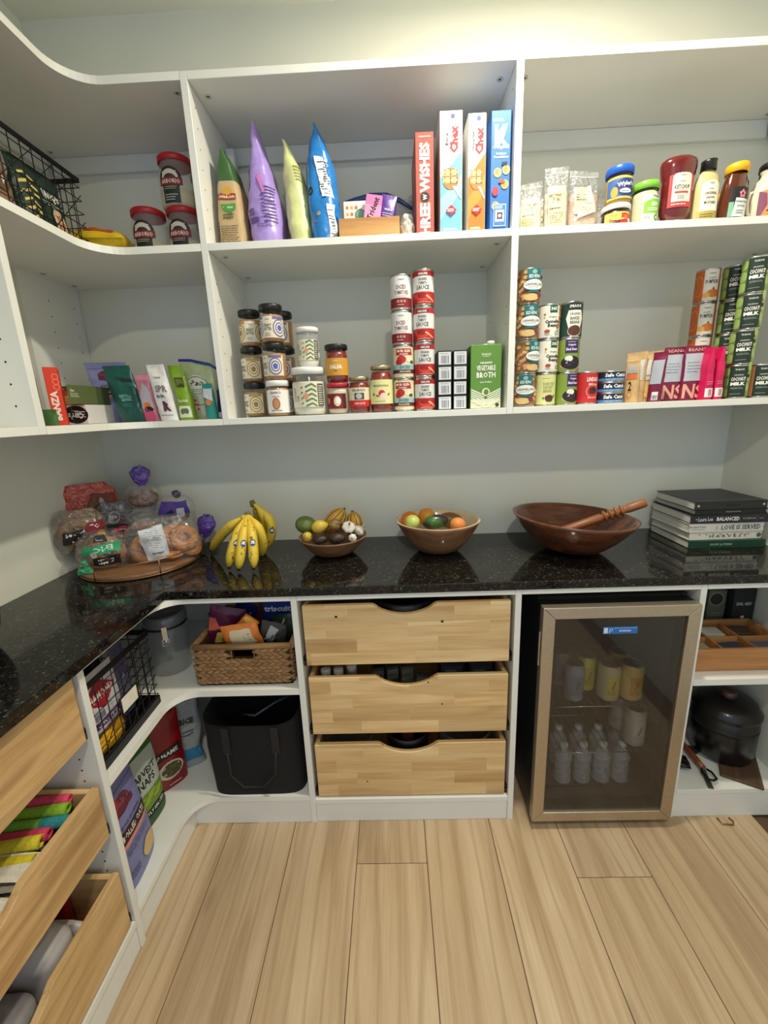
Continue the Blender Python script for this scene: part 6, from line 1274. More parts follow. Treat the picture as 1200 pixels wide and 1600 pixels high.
# clear canister
t = thing('clear_canister', 'tall clear canister with a grey clamp lid in the base corner', 'canister', (.345, -.355, ZB1))
GC = clear((150, 158, 162), .22, .04)
MB().lathe([(0, .002), (.064, 0), (.068, .004), (.068, .180), (.066, .183)], GC, n=36).build('canister_body', t)
GL = clear((100, 106, 112), .85, .12)
MB().lathe([(.0665, .181), (.072, .182), (.073, .190), (.073, .212), (.070, .218), (.060, .221), (.058, .216), (0, .216)], GL, n=40).build('lid', t)
MB().lathe([(.069, .175), (.0725, .175), (.0725, .1815), (.069, .1815)], BLACKP, n=40).build('seal', t)
CH = col((200, 200, 200), rough=.2, metal=1)
mb = MB().box(-.009, .009, -.0765, -.0735, .130, .192, CH, bev=.001); mb.tube([(-.011, -.077, .150), (-.011, -.080, .125), (.011, -.080, .125), (.011, -.077, .150)], .0016, CH, n=5); mb.lathe([(.003, 0), (.007, .001), (.007, .005), (.003, .006)], CH, mtx=Matrix.Translation((0, -.074, .138)) @ Matrix.Rotation(PI/2, 4, 'X'), n=12)
o = mb.build('clasp', t); o.rotation_euler = (0, 0, .45)
# wire basket with bags
wb = wire_basket('wire_basket', 'black wire basket with a blank white tag on the corner base shelf', .150, .405, -.825, -.553, ZB1, .255, rimw=.016, pitch=.032)
t = thing('basket_tag', 'blank white tag in a black holder clipped on the lower wire basket', 'tag', (.409, -.690, ZB1+.115))
MB().box(0, .003, -.040, .040, -.025, .030, BLACKP, bev=.001).build('tag_holder', t); MB().box(.0031, .0042, -.033, .033, -.018, .024, col((232, 228, 214))).build('tag_card', t)
def art_diam(P, w, h):
    P.rect(-w*.46, w*.46, h*.30, h*.93, (214, 212, 216)); P.poly([(-w*.40, h*.68), (0, h*.90), (w*.40, h*.68), (0, h*.48)], (160, 26, 44)); P.poly([(-w*.34, h*.68), (0, h*.87), (w*.34, h*.68), (0, h*.51)], (176, 34, 52)); P.text('DIAMOND', 0, h*.68, .024, (240, 234, 226), w=w*.62, bold=.03)
    P.rect(-w*.25, -w*.02, h*.38, h*.47, (120, 124, 140)); P.rect(-w*.46, w*.46, h*.27, h*.36, (80, 40, 110)); P.text('CHOPPED', 0, h*.315, .014, (236, 226, 236), w=w*.5); P.rect(-w*.46, w*.46, h*.06, h*.22, (96, 66, 44)); beans(P, 24, (130, 92, 60), -w*.42, w*.42, h*.07, h*.21, .007, 3); P.rect(-w*.46, w*.46, 0.01, h*.06, (80, 40, 110))
bag('nut_bag', 'white chopped nut bag with a red diamond in the lower wire basket', 'bag', .350, -.735, ZB1+.022, Bag(.165, .205, .055, Bv=stand, e=2.8, cr=.002, seed=101), foil((206, 204, 210)), art_diam, rz=PI/2)
bag('nut_bag', 'navy bag with yellow lettering and nuts beside the white nut bag', 'bag', .345, -.640, ZB1+.022, Bag(.10, .180, .06, Bv=stand, e=2.6, cr=.004, seed=102), foil((26, 28, 66)), lambda P, w, h: (P.text('PLAIN', 0, h*.44, .014, (230, 200, 60), w=w*.7, bold=.03), P.rect(-w*.44, w*.44, h*.05, h*.36, (84, 60, 130)), beans(P, 16, (200, 150, 110), -w*.3, w*.4, h*.06, h*.22, .007, 9), P.text('OAT', w*.1, h*.72, .012, (220, 196, 90), w=.03)), rz=PI/2, roll=0)
bag('snack_bag', 'grey-violet bag with small white triangles at the far end of the lower basket', 'bag', .330, -.585, ZB1+.010, Bag(.08, .235, .05, Bv=stand, e=2.6, cr=.004, seed=103), foil((82, 78, 108)), lambda P, w, h: [P.poly([(x, y), (x+.012, y+.004), (x+.008, y+.014)], (206, 204, 214)) for x, y in ((-.02, .05), (.01, .08), (-.015, .12), (.012, .15), (-.01, .18), (.014, .03))], rz=PI/2)
bag('snack_bag', 'shiny yellow packet lying at the bottom left of the lower wire basket', 'bag', .372, -.745, ZB1+.004, Bag(.13, .055, .030, Bv=pillow, e=2.6, cr=.005, seed=104), foil((222, 164, 36), rough=.2), rz=PI/2)
bag('snack_bag', 'black bag standing at the back of the lower wire basket', 'bag', .250, -.660, ZB1+.004, Bag(.17, .245, .08, Bv=stand, e=2.6, cr=.005, seed=105), foil((26, 24, 34)), rz=PI/2)
# wicker basket
WK = wood('water_hyacinth', (150, 112, 70), (104, 72, 40), (180, 142, 96), 'X', 5, .7)
WKD = col((70, 46, 26), rough=.9)
bx0_, bx1_, bzt = X(306, 1040, -.475), X(458, 1040, -.475), .153
W_ = bx1_-bx0_; D_ = .30
wk = thing('wicker_basket', 'woven water hyacinth basket full of snack bags on the corner shelf', 'basket', ((bx0_+bx1_)/2, -.478, ZB1))
hx0, hx1, hz0, hz1 = X(362, 1022, -.478)-wk.location.x, X(396, 1022, -.478)-wk.location.x, .098, .128
mb = MB(); th = .008
for a in ((-W_/2+.006, hx0, .006, .014, 0, bzt-.02), (hx1, W_/2-.006, .006, .014, 0, bzt-.02), (hx0, hx1, .006, .014, 0, hz0), (hx0, hx1, .006, .014, hz1, bzt-.02), (-W_/2+.006, W_/2-.006, D_-.014, D_-.006, 0, bzt-.02), (-W_/2+.006, -W_/2+.014, .014, D_-.014, 0, bzt-.02), (W_/2-.014, W_/2-.006, .014, D_-.014, 0, bzt-.02), (-W_/2+.006, W_/2-.006, .006, D_-.006, 0, .006)): mb.box(*a, WKD)
mb.build('liner', wk)
def strand_mesh(s_):
    L_ = .040; mb = MB(); pts = [Vector((L_*(q/6-.5), -.005*math.sin(PI*q/6), s_*.0150*(q/6-.5))) for q in range(7)]
    mb.tube(pts, [.0014, .0050, .0070, .0076, .0068, .0046, .0014], WK, n=7); return mb
proto = {1: strand_mesh(1).build('woven_strand', wk), -1: strand_mesh(-1).build('woven_strand', wk)}
rows = 10; pit = .0235; first = {1: True, -1: True}
def strands(fn, L_, rz_):
    for r_ in range(rows):
        z_ = .017+r_*(bzt-.041)/(rows-1); s_ = 1 if r_ % 2 else -1
        x_ = -L_/2+.014+(pit*.4 if r_ % 2 else 0)
        while x_ < L_/2-.010:
            P_ = fn(x_, z_)
            if rz_ == 0 and hx0-.012 < x_ < hx1+.012 and hz0-.004 < z_ < hz1+.004: x_ += pit; continue
            if first[s_]: o = proto[s_]; first[s_] = False
            else: o = proto[s_].copy(); COL.objects.link(o)
            o.location = P_; o.rotation_euler = (rnd.uniform(-.2, .2), rnd.uniform(-.12, .12), rz_); k_ = rnd.uniform(.9, 1.12); o.scale = (k_, 1, k_)
            x_ += pit
strands(lambda x, z: (x, .004, z), W_, 0)
mb = MB()
for sx in (-1, 1):
    for r_ in range(rows):
        z_ = .017+r_*(bzt-.041)/(rows-1); x_ = .014
        while x_ < D_-.012:
            s_ = 1 if r_ % 2 else -1; c = Vector((sx*(W_/2-.004), x_, z_))
            mb.tube([c+Vector((sx*.004*math.sin(PI*q/4)*.6, .028*(q/4-.5), s_*.008*(q/4-.5))) for q in range(5)], [.0014, .0046, .0056, .0046, .0014], WK, n=5); x_ += pit
mb.build('side_weave', wk)['kind'] = 'stuff'
mb = MB()
for (a, b_) in (((-W_/2, .004), (W_/2, .004)), ((W_/2, .004), (W_/2, D_-.004)), ((W_/2, D_-.004), (-W_/2, D_-.004)), ((-W_/2, D_-.004), (-W_/2, .004))):
    MB().tube([(a[0], a[1], bzt-.010), (b_[0], b_[1], bzt-.010)], .0105, WK, n=10).build('rim_roll', wk)
MB().box(hx0-.003, hx0, .0, .016, hz0-.003, hz1+.003, WK).box(hx1, hx1+.003, .0, .016, hz0-.003, hz1+.003, WK).box(hx0, hx1, .0, .016, hz0-.003, hz0, WK).build('handle_hole_edge', wk)
bxc = wk.location.x
def inb(name, label, u, v, Y, w, h, d, c, art=None, rot=(0, 0, 0), cat='bag', seed=0, shape=pillow):
    p = ony(u, v, Y); t = thing(name, label, cat, p); t.rotation_euler = rot; w *= 1.12; h *= 1.12
    B = Bag(w, h, d, Bv=shape, e=2.6, cr=.006, seed=seed, k=30); B.mesh(foil(c) if isinstance(c, tuple) else c, nu=24, nv=18).build('wrapper', t)
    if art: P = Print(B.front, step=.012, vstep=.012, base=.0008); art(P, w, h); P.build(t)
inb('snack_bag', 'purple snack bag with coral and yellow corners at the left of the wicker basket', 342, 1020, -.40, .12, .155, .05, (98, 26, 66), lambda P, w, h: (P.poly([(-w*.46, h*.40), (-w*.1, h*.52), (-w*.3, h*.72), (-w*.46, h*.72)], (222, 110, 80)), P.poly([(-w*.25, h*.12), (w*.04, h*.18), (0, h*.46), (-w*.18, h*.40)], (226, 190, 90)), P.lines(w*.1, w*.3, h*.5, h*.6, 2, (190, 100, 120))), (.1, .25, .1), seed=110)
inb('snack_bag', 'orange and yellow snack packet lying across the front of the wicker basket', 360, 1016, -.425, .055, .125, .04, (212, 126, 56), lambda P, w, h: (P.poly([(-w*.4, h*.04), (w*.4, h*.04), (w*.4, h*.26), (-w*.4, h*.22)], (232, 206, 110)), P.poly([(-w*.4, h*.86), (w*.4, h*.8), (w*.4, h*.96), (-w*.4, h*.96)], (226, 186, 70))), (.2, .75, 0), seed=111)
inb('snack_bag', 'orange and cream snack packet in the front middle of the wicker basket', 385, 1012, -.43, .125, .085, .05, (226, 130, 60), lambda P, w, h: (P.poly([(-w*.30, h*.22), (w*.36, h*.16), (w*.30, h*.84), (-w*.24, h*.84)], (222, 206, 170)), P.text('Love', w*.10, h*.52, .012, (70, 60, 50), w=.014, rot=PI/2), P.lines(w*.2, w*.26, h*.3, h*.66, 3, (110, 90, 70))), (.25, -.12, 0), seed=112)
inb('snack_bag', 'blue snack bag at the back left of the wicker basket', 378, 1000, -.30, .10, .17, .05, (24, 50, 120), lambda P, w, h: (P.text('Ruffles', 0, h*.5, .016, (190, 200, 230), w=w*.7, rot=.9),), (.0, .35, 0), seed=113)
inb('snack_bag', 'silver striped black snack bag at the right of the wicker basket', 425, 1012, -.42, .095, .095, .04, (60, 60, 62), lambda P, w, h: (P.poly([(-w*.4, h*.1), (0, h*.1), (w*.2, h*.8), (-w*.1, h*.9)], (170, 172, 174)), P.text('UNREAL', 0, h*.45, .014, (30, 30, 32), w=w*.7, rot=.9, bold=.04), P.poly([(-w*.44, h*.1), (-w*.3, h*.5), (-w*.2, h*.1)], (24, 24, 26))), (.3, .25, 0), seed=114)
inb('snack_bag', 'dark green shiny snack bag at the right end of the wicker basket', 448, 1012, -.41, .09, .10, .05, (40, 52, 44), lambda P, w, h: P.poly([(-w*.3, h*.5), (w*.1, h*.9), (w*.16, h*.86), (-w*.24, h*.44)], (150, 150, 110)), (.2, -.1, 0), seed=115)
carton('cracker_box', 'royal blue cracker box with white lettering standing in the wicker basket', 'box', X(418, 980, -.36), X(418, 980, -.36)+.115, -.365, ZB1+.012, .850, .055, (26, 52, 140), lambda P, w, h: (P.text('triscuit', -.004, h*.70, .022, (236, 238, 244), w=w*.88, bold=.04), P.ell(w*.02, h*.81, .003, .004, (236, 238, 244), n=8), P.rect(-w*.4, w*.4, h*.60, h*.603, (80, 110, 190)), P.ell(0, h*.36, .04, .035, (190, 140, 80))))
carton('cracker_box', 'brown snack box behind the orange packet in the wicker basket', 'box', X(392, 980, -.32), X(392, 980, -.32)+.085, -.325, ZB1+.012, .838, .05, (104, 58, 34), lambda P, w, h: (P.rect(-w*.4, w*.2, h*.6, h*.85, (130, 80, 46)), P.lines(-w*.3, w*.3, h*.9, h*.95, 1, (190, 130, 90))))
inb('snack_bag', 'dark maroon bag at the back left corner of the wicker basket', 362, 1010, -.27, .10, .14, .05, (52, 28, 26), None, (0, -.3, 0), seed=116)
# black tote
TOT = col((14, 13, 15), rough=.85, bump=.2, scale=200, name='black_canvas')
tt = thing('tote_bag', 'black fabric tote bag on the bottom corner shelf', 'tote bag', ((X(328, 1250, -.50)+X(476, 1240, -.50))/2+.003, -.375, ZB2))
MB; wT = (X(476, 1240, -.50)-X(328, 1250, -.50))/2-.004
def tote(i, j, r_in=0):
    th_ = 2*PI*i/48; v = j/16; a = wT*(1.0+.02*v); b_ = .118*(1-.05*v)
    c, s_ = math.cos(th_), math.sin(th_)
    x = a*sgn(c)*abs(c)**.35; y = b_*sgn(s_)*abs(s_)**.35
    n_ = noise.noise_vector(Vector((x*7, y*7, v*3)))
    sag = -.022*(1-abs(c)**2)*(1 if s_ < 0 else .2)*max(0, (v-.6)/.4)
    x += -.012*v
    return Vector((x+n_.x*.008*v, y+n_.y*.010*min(1, v+.2), .305*v+sag)) if not r_in else Vector((x*.985+n_.x*.008*v, y*.97+n_.y*.010*min(1, v+.2), .305*v+sag))
mb = MB().grid(lambda i, j: tote(i, j), 48, 16, TOT, closed_u=True).grid(lambda i, j: tote(i, j, 1), 48, 16, TOT, closed_u=True)
lo = [tote(i, 0)+Vector((0, 0, .001)) for i in range(48)]; mb.face(lo[::-1], TOT); mb.build('tote_body', tt)
STR = col((26, 25, 28), rough=.7, name='webbing')
for x_ in (-.085, .085):
    MB().box(x_-.013, x_+.013, -.1285, -.1265, .18, .285, STR).build('strap_patch', tt)
MB().tube([(-.085, -.128, .19), (-.080, -.132, .10), (-.04, -.134, .05), (.03, -.134, .05), (.075, -.132, .10), (.085, -.128, .19)], [.004]*6, STR, n=6).build('strap', tt)
MB().tube([(-.06, -.02, .255), (.0, -.06, .280), (.06, -.02, .300), (.11, .03, .295)], .004, col((70, 80, 90), rough=.4), n=6).build('strap', tt)
inb('snack_bag', 'red snack bag showing behind the black tote', 395, 1118, -.215, .26, .13, .05, (110, 30, 20), None, (0, 0, 0), seed=120)
# standing pouches on the bottom shelf, facing the room
bag('oats_bag', 'large lilac bag of rolled oats on the bottom shelf by the left panel', 'bag', .352, -.738, ZB2, Bag(.185, .318, .085, Bv=stand, e=2.6, cr=.002, seed=121, bend=lambda v: (0, .01*v)), col((124, 128, 178), rough=.5, bump=.2), lambda P, w, h: (art_oats(1.6)(P, w, h), P.rect(-w*.46, -w*.10, h*.80, h*.90, (170, 50, 56)), P.text('FREE', -w*.28, h*.85, .018, (226, 206, 206), w=.040)), rz=PI/2+.10)
bag('snack_bag', 'dark navy bag standing behind the lilac oats bag', 'bag', .245, -.700, ZB2, Bag(.21, .345, .08, Bv=stand, e=2.6, cr=.005, seed=122), foil((24, 34, 62)), rz=PI/2+.1)
def art_harv(P, w, h):
    P.rect(-w*.46, w*.46, h*.46, h*.93, (176, 184, 176)); P.text('HARVEST', .0, h*.70, .026, (30, 32, 30), w=w*.74, bold=.03); P.text('SNAPS', .0, h*.58, .028, (30, 32, 30), w=w*.56, bold=.03); P.rect(-w*.46, w*.46, h*.24, h*.46, (110, 140, 40)); [P.ell(-w*.1+i*.016, h*.34+(i % 3)*.010, .018, .007, (146, 176, 60), n=10) for i in range(-1, 5)]
    P.rect(-w*.46, w*.46, h*.16, h*.23, (22, 26, 22)); P.text('LIGHTLY SALTED', 0, h*.195, .012, (230, 232, 222), w=w*.74, bold=.02); P.ring(-w*.34, h*.34, .013, .017, (150, 60, 40)); P.rect(-w*.46, w*.46, .004, h*.15, (46, 84, 44))
bag('snack_bag', 'green and grey snack pouch standing behind the lilac oats bag', 'bag', .305, -.585, ZB2, Bag(.155, .270, .065, Bv=stand, e=2.6, cr=.002, seed=123), foil((60, 104, 52)), art_harv, rz=PI/2-.15)
def art_eda(P, w, h):
    P.poly([(-w*.40, h*.42), (w*.40, h*.46), (w*.40, h*.58), (-w*.38, h*.54)], (20, 18, 20)); P.text('EDAMAME', 0, h*.50, .016, (226, 220, 214), w=w*.68, rot=.04, bold=.02); P.ell(w*.10, h*.27, w*.30, h*.12, (206, 190, 176)); P.ell(w*.12, h*.27, w*.24, h*.095, (74, 70, 34)); beans(P, 16, (96, 92, 46), -w*.04, w*.28, h*.20, h*.34, .005, 6)
    for i in range(3): P.rect(-w*.42, -w*.18, h*(.18+i*.035), h*(.193+i*.035), (220, 210, 206))
    P.text('60', -w*.25, h*.075, .012, (220, 210, 206), w=.03); P.lines(0, w*.3, h*.05, h*.09, 1, (220, 200, 200))
bag('snack_bag', 'glossy red edamame pouch in the middle of the bottom corner shelf', 'bag', .300, -.445, ZB2, Bag(.150, .285, .065, Bv=stand, e=2.6, cr=.002, seed=124), foil((134, 16, 28), rough=.25), art_eda, rz=.85)
bag('snack_bag', 'white bag with a blue foot standing beside the tote', 'bag', .352, -.345, ZB2, Bag(.10, .275, .05, A=pw((0, 1), (.3, .75), (.55, 1), (1, .9)), Bv=stand, e=2.6, cr=.006, seed=125), foil((150, 156, 154)), lambda P, w, h: (P.text('RICE', 0, h*.72, .022, (50, 40, 36), w=.05, bold=.05), P.rect(-w*.4, w*.4, h*.12, h*.30, (50, 120, 160)), P.lines(-w*.2, w*.2, h*.5, h*.6, 2, (60, 60, 60))), rz=.5)

# ================================================================== DRAWER CONTENTS
def cyl(name, label, cat, x, y, z0, r, h, c, lidc=None, lidh=.02, group=None):
    t = thing(name, label, cat, (x, y, z0), 0, group); m_ = c if not isinstance(c, tuple) else col(c, rough=.35)
    MB().lathe([(0, 0), (r*.95, 0), (r, .003), (r, h-lidh-.004), (r*.8, h-lidh)], m_, n=20).build('bottle_body', t)
    MB().lathe([(r*.8, h-lidh), (r*.86, h-lidh+.001), (r*.86, h-.002), (r*.8, h), (0, h)], col(lidc or (230, 230, 226), rough=.4), n=20).build('cap', t); return t
G = 'spice bottles in the second drawer'
c_ = cyl('spice_bottle', 'spice bottle with a white cap at the left of the middle drawer', 'bottle', .918, -.42, .385, .020, .185, (150, 120, 90), group=G)
for i, (x, y) in enumerate(((.962, -.42), (1.006, -.40), (.94, -.35), (.985, -.34))):
    copy_tree(c_, (x, y, .385), 'white-capped spice bottle in the middle drawer, '+('second', 'third', 'fourth', 'fifth')[i]+' from the left front')
q = random.Random(5)
for i in range(7):
    x = 1.075+(i % 4)*.052; y = -.40+(i//4)*.09
    carton('tea_packet', 'small dark printed packet in the middle drawer, %s' % ('leftmost in front', 'second in front', 'third in front', 'fourth in front', 'leftmost behind', 'second behind', 'third behind')[i], 'packet', x, x+.046, y, .385, .545+q.uniform(-.02, .02), .012, ((60, 62, 56), (44, 48, 46), (78, 76, 66))[i % 3], lambda P, w, h: (P.rect(-w*.42, w*.42, h*.72, h*.95, (110, 110, 100)), P.text('SPICE', 0, h*.83, .007, (30, 30, 30), w=w*.6)), group='packets in the middle drawer', rz=q.uniform(-.3, .3))
for i in range(2): carton('spice_tin', ('dark blue', 'dark grey')[i]+' flat box at the right of the middle drawer', 'box', 1.318+i*.10, 1.40+i*.10, -.40, .385, .563, .10, ((40, 46, 60), (50, 50, 50))[i], lambda P, w, h: (P.rect(-w*.42, w*.42, h*.75, h*.95, (70, 76, 84)), P.lines(-w*.3, w*.3, h*.8, h*.9, 1, (150, 150, 150))))
BLK = col((22, 20, 22), rough=.5)
t = thing('storage_tub', 'black rounded tub in the top drawer behind the scoop', 'tub', (1.20, -.34, .650)); MB().lathe([(0, 0), (.10, 0), (.115, .12), (.118, .165), (.110, .168), (.100, .12), (0, .10)], BLK, n=36).build('tub_body', t); MB().tube([(-.115, 0, .15), (-.08, 0, .178), (.08, 0, .178), (.115, 0, .15)], .004, BLK, n=6).build('handle', t)
DGL = clear((120, 132, 138), .35, .06)
def gbowl(label, x, y, r, h):
    t = thing('glass_bowl', label, 'bowl', (x, y, .126)); MB().lathe([(0, 0), (r*.6, 0), (r*.85, h*.35), (r, h), (r*.98, h+.004), (r*.93, h), (r*.78, h*.38), (r*.5, .006), (0, .006)], DGL, n=36).build('glass', t)
gbowl('clear glass bowl at the left of the bottom drawer', .985, -.38, .095, .165); gbowl('large clear glass bowl at the right of the bottom drawer', 1.405, -.37, .105, .178)
t = thing('storage_tub', 'dark tub holding a red brown box in the bottom drawer', 'tub', (1.196, -.38, .126)); MB().lathe([(0, 0), (.070, 0), (.078, .15), (.080, .172), (.074, .172), (.068, .02), (0, .008)], BLK, n=32).build('tub_body', t)
carton('small_box', 'red brown box inside the dark tub of the bottom drawer', 'box', 1.165, 1.227, -.395, .137, .305, .04, (120, 56, 46), lambda P, w, h: P.rect(-w*.4, w*.4, h*.3, h*.92, (134, 66, 56)))
# left drawer contents (world coords)
def roll(label, u, v, Y0, L_, r, c, rzz, z=None, name='cleaning_cloth'):
    p = onx(u, v, .40) if z is None else None
    t = thing(name, label, 'cloth', (Y0[0], Y0[1], Y0[2])); t.rotation_euler = (0, 0, rzz)
    m_ = col(c, rough=.95, bump=.6, scale=160, name='terry_cloth')
    mb = MB()
    def sp(i, j):
        a = 2*PI*1.6*i/30; rr = r*(.55+.45*i/30); w = noise.noise(Vector((i*.3, j*.5, r*99)))*.0018
        return Vector(((j/12-.5)*L_*-1, (rr+w)*math.cos(a), r+(rr+w)*math.sin(a)*.85))
    mb.grid(sp, 30, 12, m_); o = mb.build('fabric', t)
    s_ = o.modifiers.new('thick', 'SOLIDIFY'); s_.thickness = .0035
    return t
LZ = .430
yy0 = -.905
specs = [('pink rolled cloth at the back end of the cloth drawer', (216, 70, 104), .011, .010, .128, .27), ('lime green rolled cloth next to the pink one', (130, 174, 46), .014, -.010, .122, .28), ('teal rolled cloth lying against the drawer front', (44, 134, 144), .013, -.030, .112, .30), ('green rolled cloth between teal and pink', (110, 164, 54), .010, -.036, .120, .24), ('deep pink rolled cloth in the middle of the drawer', (204, 58, 96), .014, -.052, .112, .275), ('yellow rolled cloth, upper of two', (206, 190, 50), .015, -.072, .116, .275), ('yellow rolled cloth nearest the white towels', (206, 190, 44), .014, -.096, .106, .285)]
for i, (l_, c, r, dy, dz, xx) in enumerate(specs):
    roll(l_, 0, 0, (xx, yy0+dy, LZ+dz-r), .21, r, c, .12+.03*(i % 3))
    if dz > .05: pass
FW = col((214, 208, 190), rough=.95, bump=.7, scale=120, name='white_terry')
def folded(label, x, y, z, w, d, n, th, rz, c=FW, name='towel'):
    t = thing(name, label, 'towel', (x, y, z), rz)
    mb = MB()
    for k in range(n):
        def fn(i, j, k=k):
            a = 2*PI*i/20; cx_, s_ = math.cos(a), math.sin(a)
            u = (j/14-.5); return Vector((w/2*sgn(cx_)*abs(cx_)**.4*(1+.03*math.sin(j)), u*d, (k+.5)*th+th*.5*sgn(s_)*abs(s_)**.6+noise.noise(Vector((cx_*2, u*6, k)))*.006))
        mb.grid(fn, 20, 14, c, closed_u=True)
    mb.build('fabric', t); return t
folded('upper white terry towel folded in the cloth drawer', .300, -1.052, LZ+.030, .20, .060, 3, .028, .12)
folded('white terry towel further along the cloth drawer', .300, -1.135, LZ+.020, .20, .075, 3, .028, .06)
folded('last white terry towel at the photo edge', .290, -1.240, LZ+.010, .19, .10, 3, .028, .0)
folded('grey cloth tucked between the yellow roll and the towels', .290, -1.008, LZ+.030, .20, .016, 2, .038, .1, c=col((70, 72, 78), rough=.95, bump=.5))
folded('lower layer of cloths under the coloured rolls', .28, -.945, LZ-.004, .23, .10, 3, .030, 0, c=col((130, 120, 100), rough=.95, bump=.5))
# bottom left drawer: plastic bottles
PLW = col((206, 202, 200), rough=.45, alpha=.9, var=.05)
def jug(label, x, y, z, rx, ry, h, m_, rot=(0, 0, 0)):
    t = thing('plastic_container', label, 'container', (x, y, z)); t.rotation_euler = rot
    def fn(i, j):
        a = 2*PI*i/28; v = j/12; k = (.9+.1*min(1, v*6))*(1 if v < .8 else max(.3, 1-((v-.8)/.2)**2*.5)); c, s_ = math.cos(a), math.sin(a)
        return Vector((rx*k*sgn(c)*abs(c)**.6, ry*k*sgn(s_)*abs(s_)**.6, h*v))
    mb = MB().grid(fn, 28, 12, m_, closed_u=True); mb.face([fn(i, 12) for i in range(28)], m_); mb.build('container_body', t)
jug('white rounded plastic container in the bottom left drawer', .300, -1.010, .130, .075, .050, .150, PLW)
jug('second white plastic container behind the first in the bottom left drawer', .320, -.945, .130, .060, .012, .10, PLW)
jug('pale grey plastic bag bundle in the bottom left drawer', .290, -1.130, .130, .085, .060, .110, col((150, 146, 148), rough=.4, bump=.4, var=.1), (0, 0, .1))
jug('red plastic bottle at the end of the bottom left drawer', .260, -.905, .130, .045, .014, .135, col((150, 30, 36), rough=.4))
t = carton('cardboard_box', 'plain brown cardboard box nearest the photo edge in the bottom left drawer', 'box', .20, .37, -1.33, .130, .21, .12, (170, 132, 88))

# ================================================================== FRIDGE
fx0, fx1 = 1.618, 2.080; fz0, fz1 = .024, .846
fr = thing('beverage_fridge', 'black beverage fridge with a stainless steel framed glass door', 'fridge', ((fx0+fx1)/2, -.04, 0))
fo = Vector(fr.location)
FB = col((10, 10, 11), rough=.35, name='fridge_black'); FI = col((70, 64, 60), rough=.5, name='fridge_liner')
yb, yf = -.035, -.477; q = .022
mb = MB()
for a in ((fx0, fx0+q, yf, yb, fz0, fz1), (fx1-q, fx1, yf, yb, fz0, fz1), (fx0+q, fx1-q, yf, yb, fz1-q, fz1), (fx0+q, fx1-q, yf, yb, fz0, fz0+q*2), (fx0+q, fx1-q, yb-.02, yb, fz0+q*2, fz1-q)): mb.box(a[0]-fo.x, a[1]-fo.x, a[2]-fo.y, a[3]-fo.y, a[4], a[5], FB, bev=.002)
mb.build('fridge_body', fr)
mb = MB()
for a in ((fx0+q, fx0+q+.012, yf+.002, yb-.02, fz0+q*2, fz1-q), (fx1-q-.012, fx1-q, yf+.002, yb-.02, fz0+q*2, fz1-q), (fx0+q+.012, fx1-q-.012, yb-.032, yb-.0205, fz0+q*2, fz1-q), (fx0+q+.012, fx1-q-.012, yf+.002, yb-.032, fz0+q*2, fz0+q*2+.01)): mb.box(a[0]-fo.x, a[1]-fo.x, a[2]-fo.y, a[3]-fo.y, a[4], a[5], FI)
mb.build('inner_liner', fr)
for x in (fx0+.03, fx1-.03):
    for y in (yf+.03, yb-.05): MB().lathe([(0, 0), (.014, 0), (.014, .006), (.009, .008), (.009, fz0), (0, fz0)], FB, c=(x-fo.x, y-fo.y, 0.0005), n=14).build('foot', fr)
dx0, dx1, dz0, dz1 = 1.613, 2.083, .034, .836; dyf, dyb = -.540, -.4785; fw = .037
def dbox(mb, x0, x1, y0, y1, z0, z1, m_, bev=0): return mb.box(x0-fo.x, x1-fo.x, y0-fo.y, y1-fo.y, z0, z1, m_, bev=bev)
mb = MB()
mb2 = dbox(MB(), dx0+.002, dx0+fw-.004, -.510, dyb, dz0+.002, dz1-.002, FB); dbox(mb2, dx1-fw+.004, dx1-.002, -.510, dyb, dz0+.002, dz1-.002, FB); dbox(mb2, dx0+fw-.004, dx1-fw+.004, -.510, dyb, dz0+.002, dz0+fw-.004, FB); dbox(mb2, dx0+fw-.004, dx1-fw+.004, -.510, dyb, dz1-fw+.004, dz1-.002, FB); door = mb2.build('fridge_door', fr)
def rail(pts, horizontal, nm='door_frame'):
    m_ = MB().prism([(a-fo.x, b_) for a, b_ in pts], dyf-fo.y, -.5105-fo.y, STEEL, plane='XZ')
    o = m_.build(nm, door); b_ = o.modifiers.new('bevel', 'BEVEL'); b_.width = .002; b_.segments = 2; b_.limit_method = 'ANGLE'; return o
e = .0004
rail([(dx0, dz0+e), (dx0+fw, dz0+fw+e), (dx0+fw, dz1-fw-e), (dx0, dz1-e)], False); rail([(dx1, dz0+e), (dx1, dz1-e), (dx1-fw, dz1-fw-e), (dx1-fw, dz0+fw+e)], False)
rail([(dx0+e, dz1), (dx0+fw+e, dz1-fw), (dx1-fw-e, dz1-fw), (dx1-e, dz1)], True); rail([(dx0+e, dz0), (dx1-e, dz0), (dx1-fw-e, dz0+fw), (dx0+fw+e, dz0+fw)], True)
TG = clear((58, 52, 46), .26, .02, ior=1.6)
dbox(MB(), dx0+fw-.002, dx1-fw+.002, -.532, -.528, dz0+fw-.002, dz1-fw+.002, TG).build('door_glass', door)
mb = dbox(MB(), dx0+fw-.004, dx0+fw+.008, -.526, -.5112, dz0+fw, dz1-fw, FB); dbox(mb, dx1-fw-.008, dx1-fw+.004, -.526, -.5112, dz0+fw, dz1-fw, FB); dbox(mb, dx0+fw+.008, dx1-fw-.008, -.526, -.5112, dz1-fw-.008, dz1-fw+.003, FB); dbox(mb, dx0+fw+.008, dx1-fw-.008, -.526, -.5112, dz0+fw-.003, dz0+fw+.008, FB); mb.build('door_gasket', door)
hz = Z(842, 985, -.52), Z(842, 1038, -.52)
MB().box(dx0-.0055-fo.x, dx0-.0005-fo.x, -.530-fo.y, -.518-fo.y, hz[1], hz[0], CH, bev=.002).build('door_handle', door)
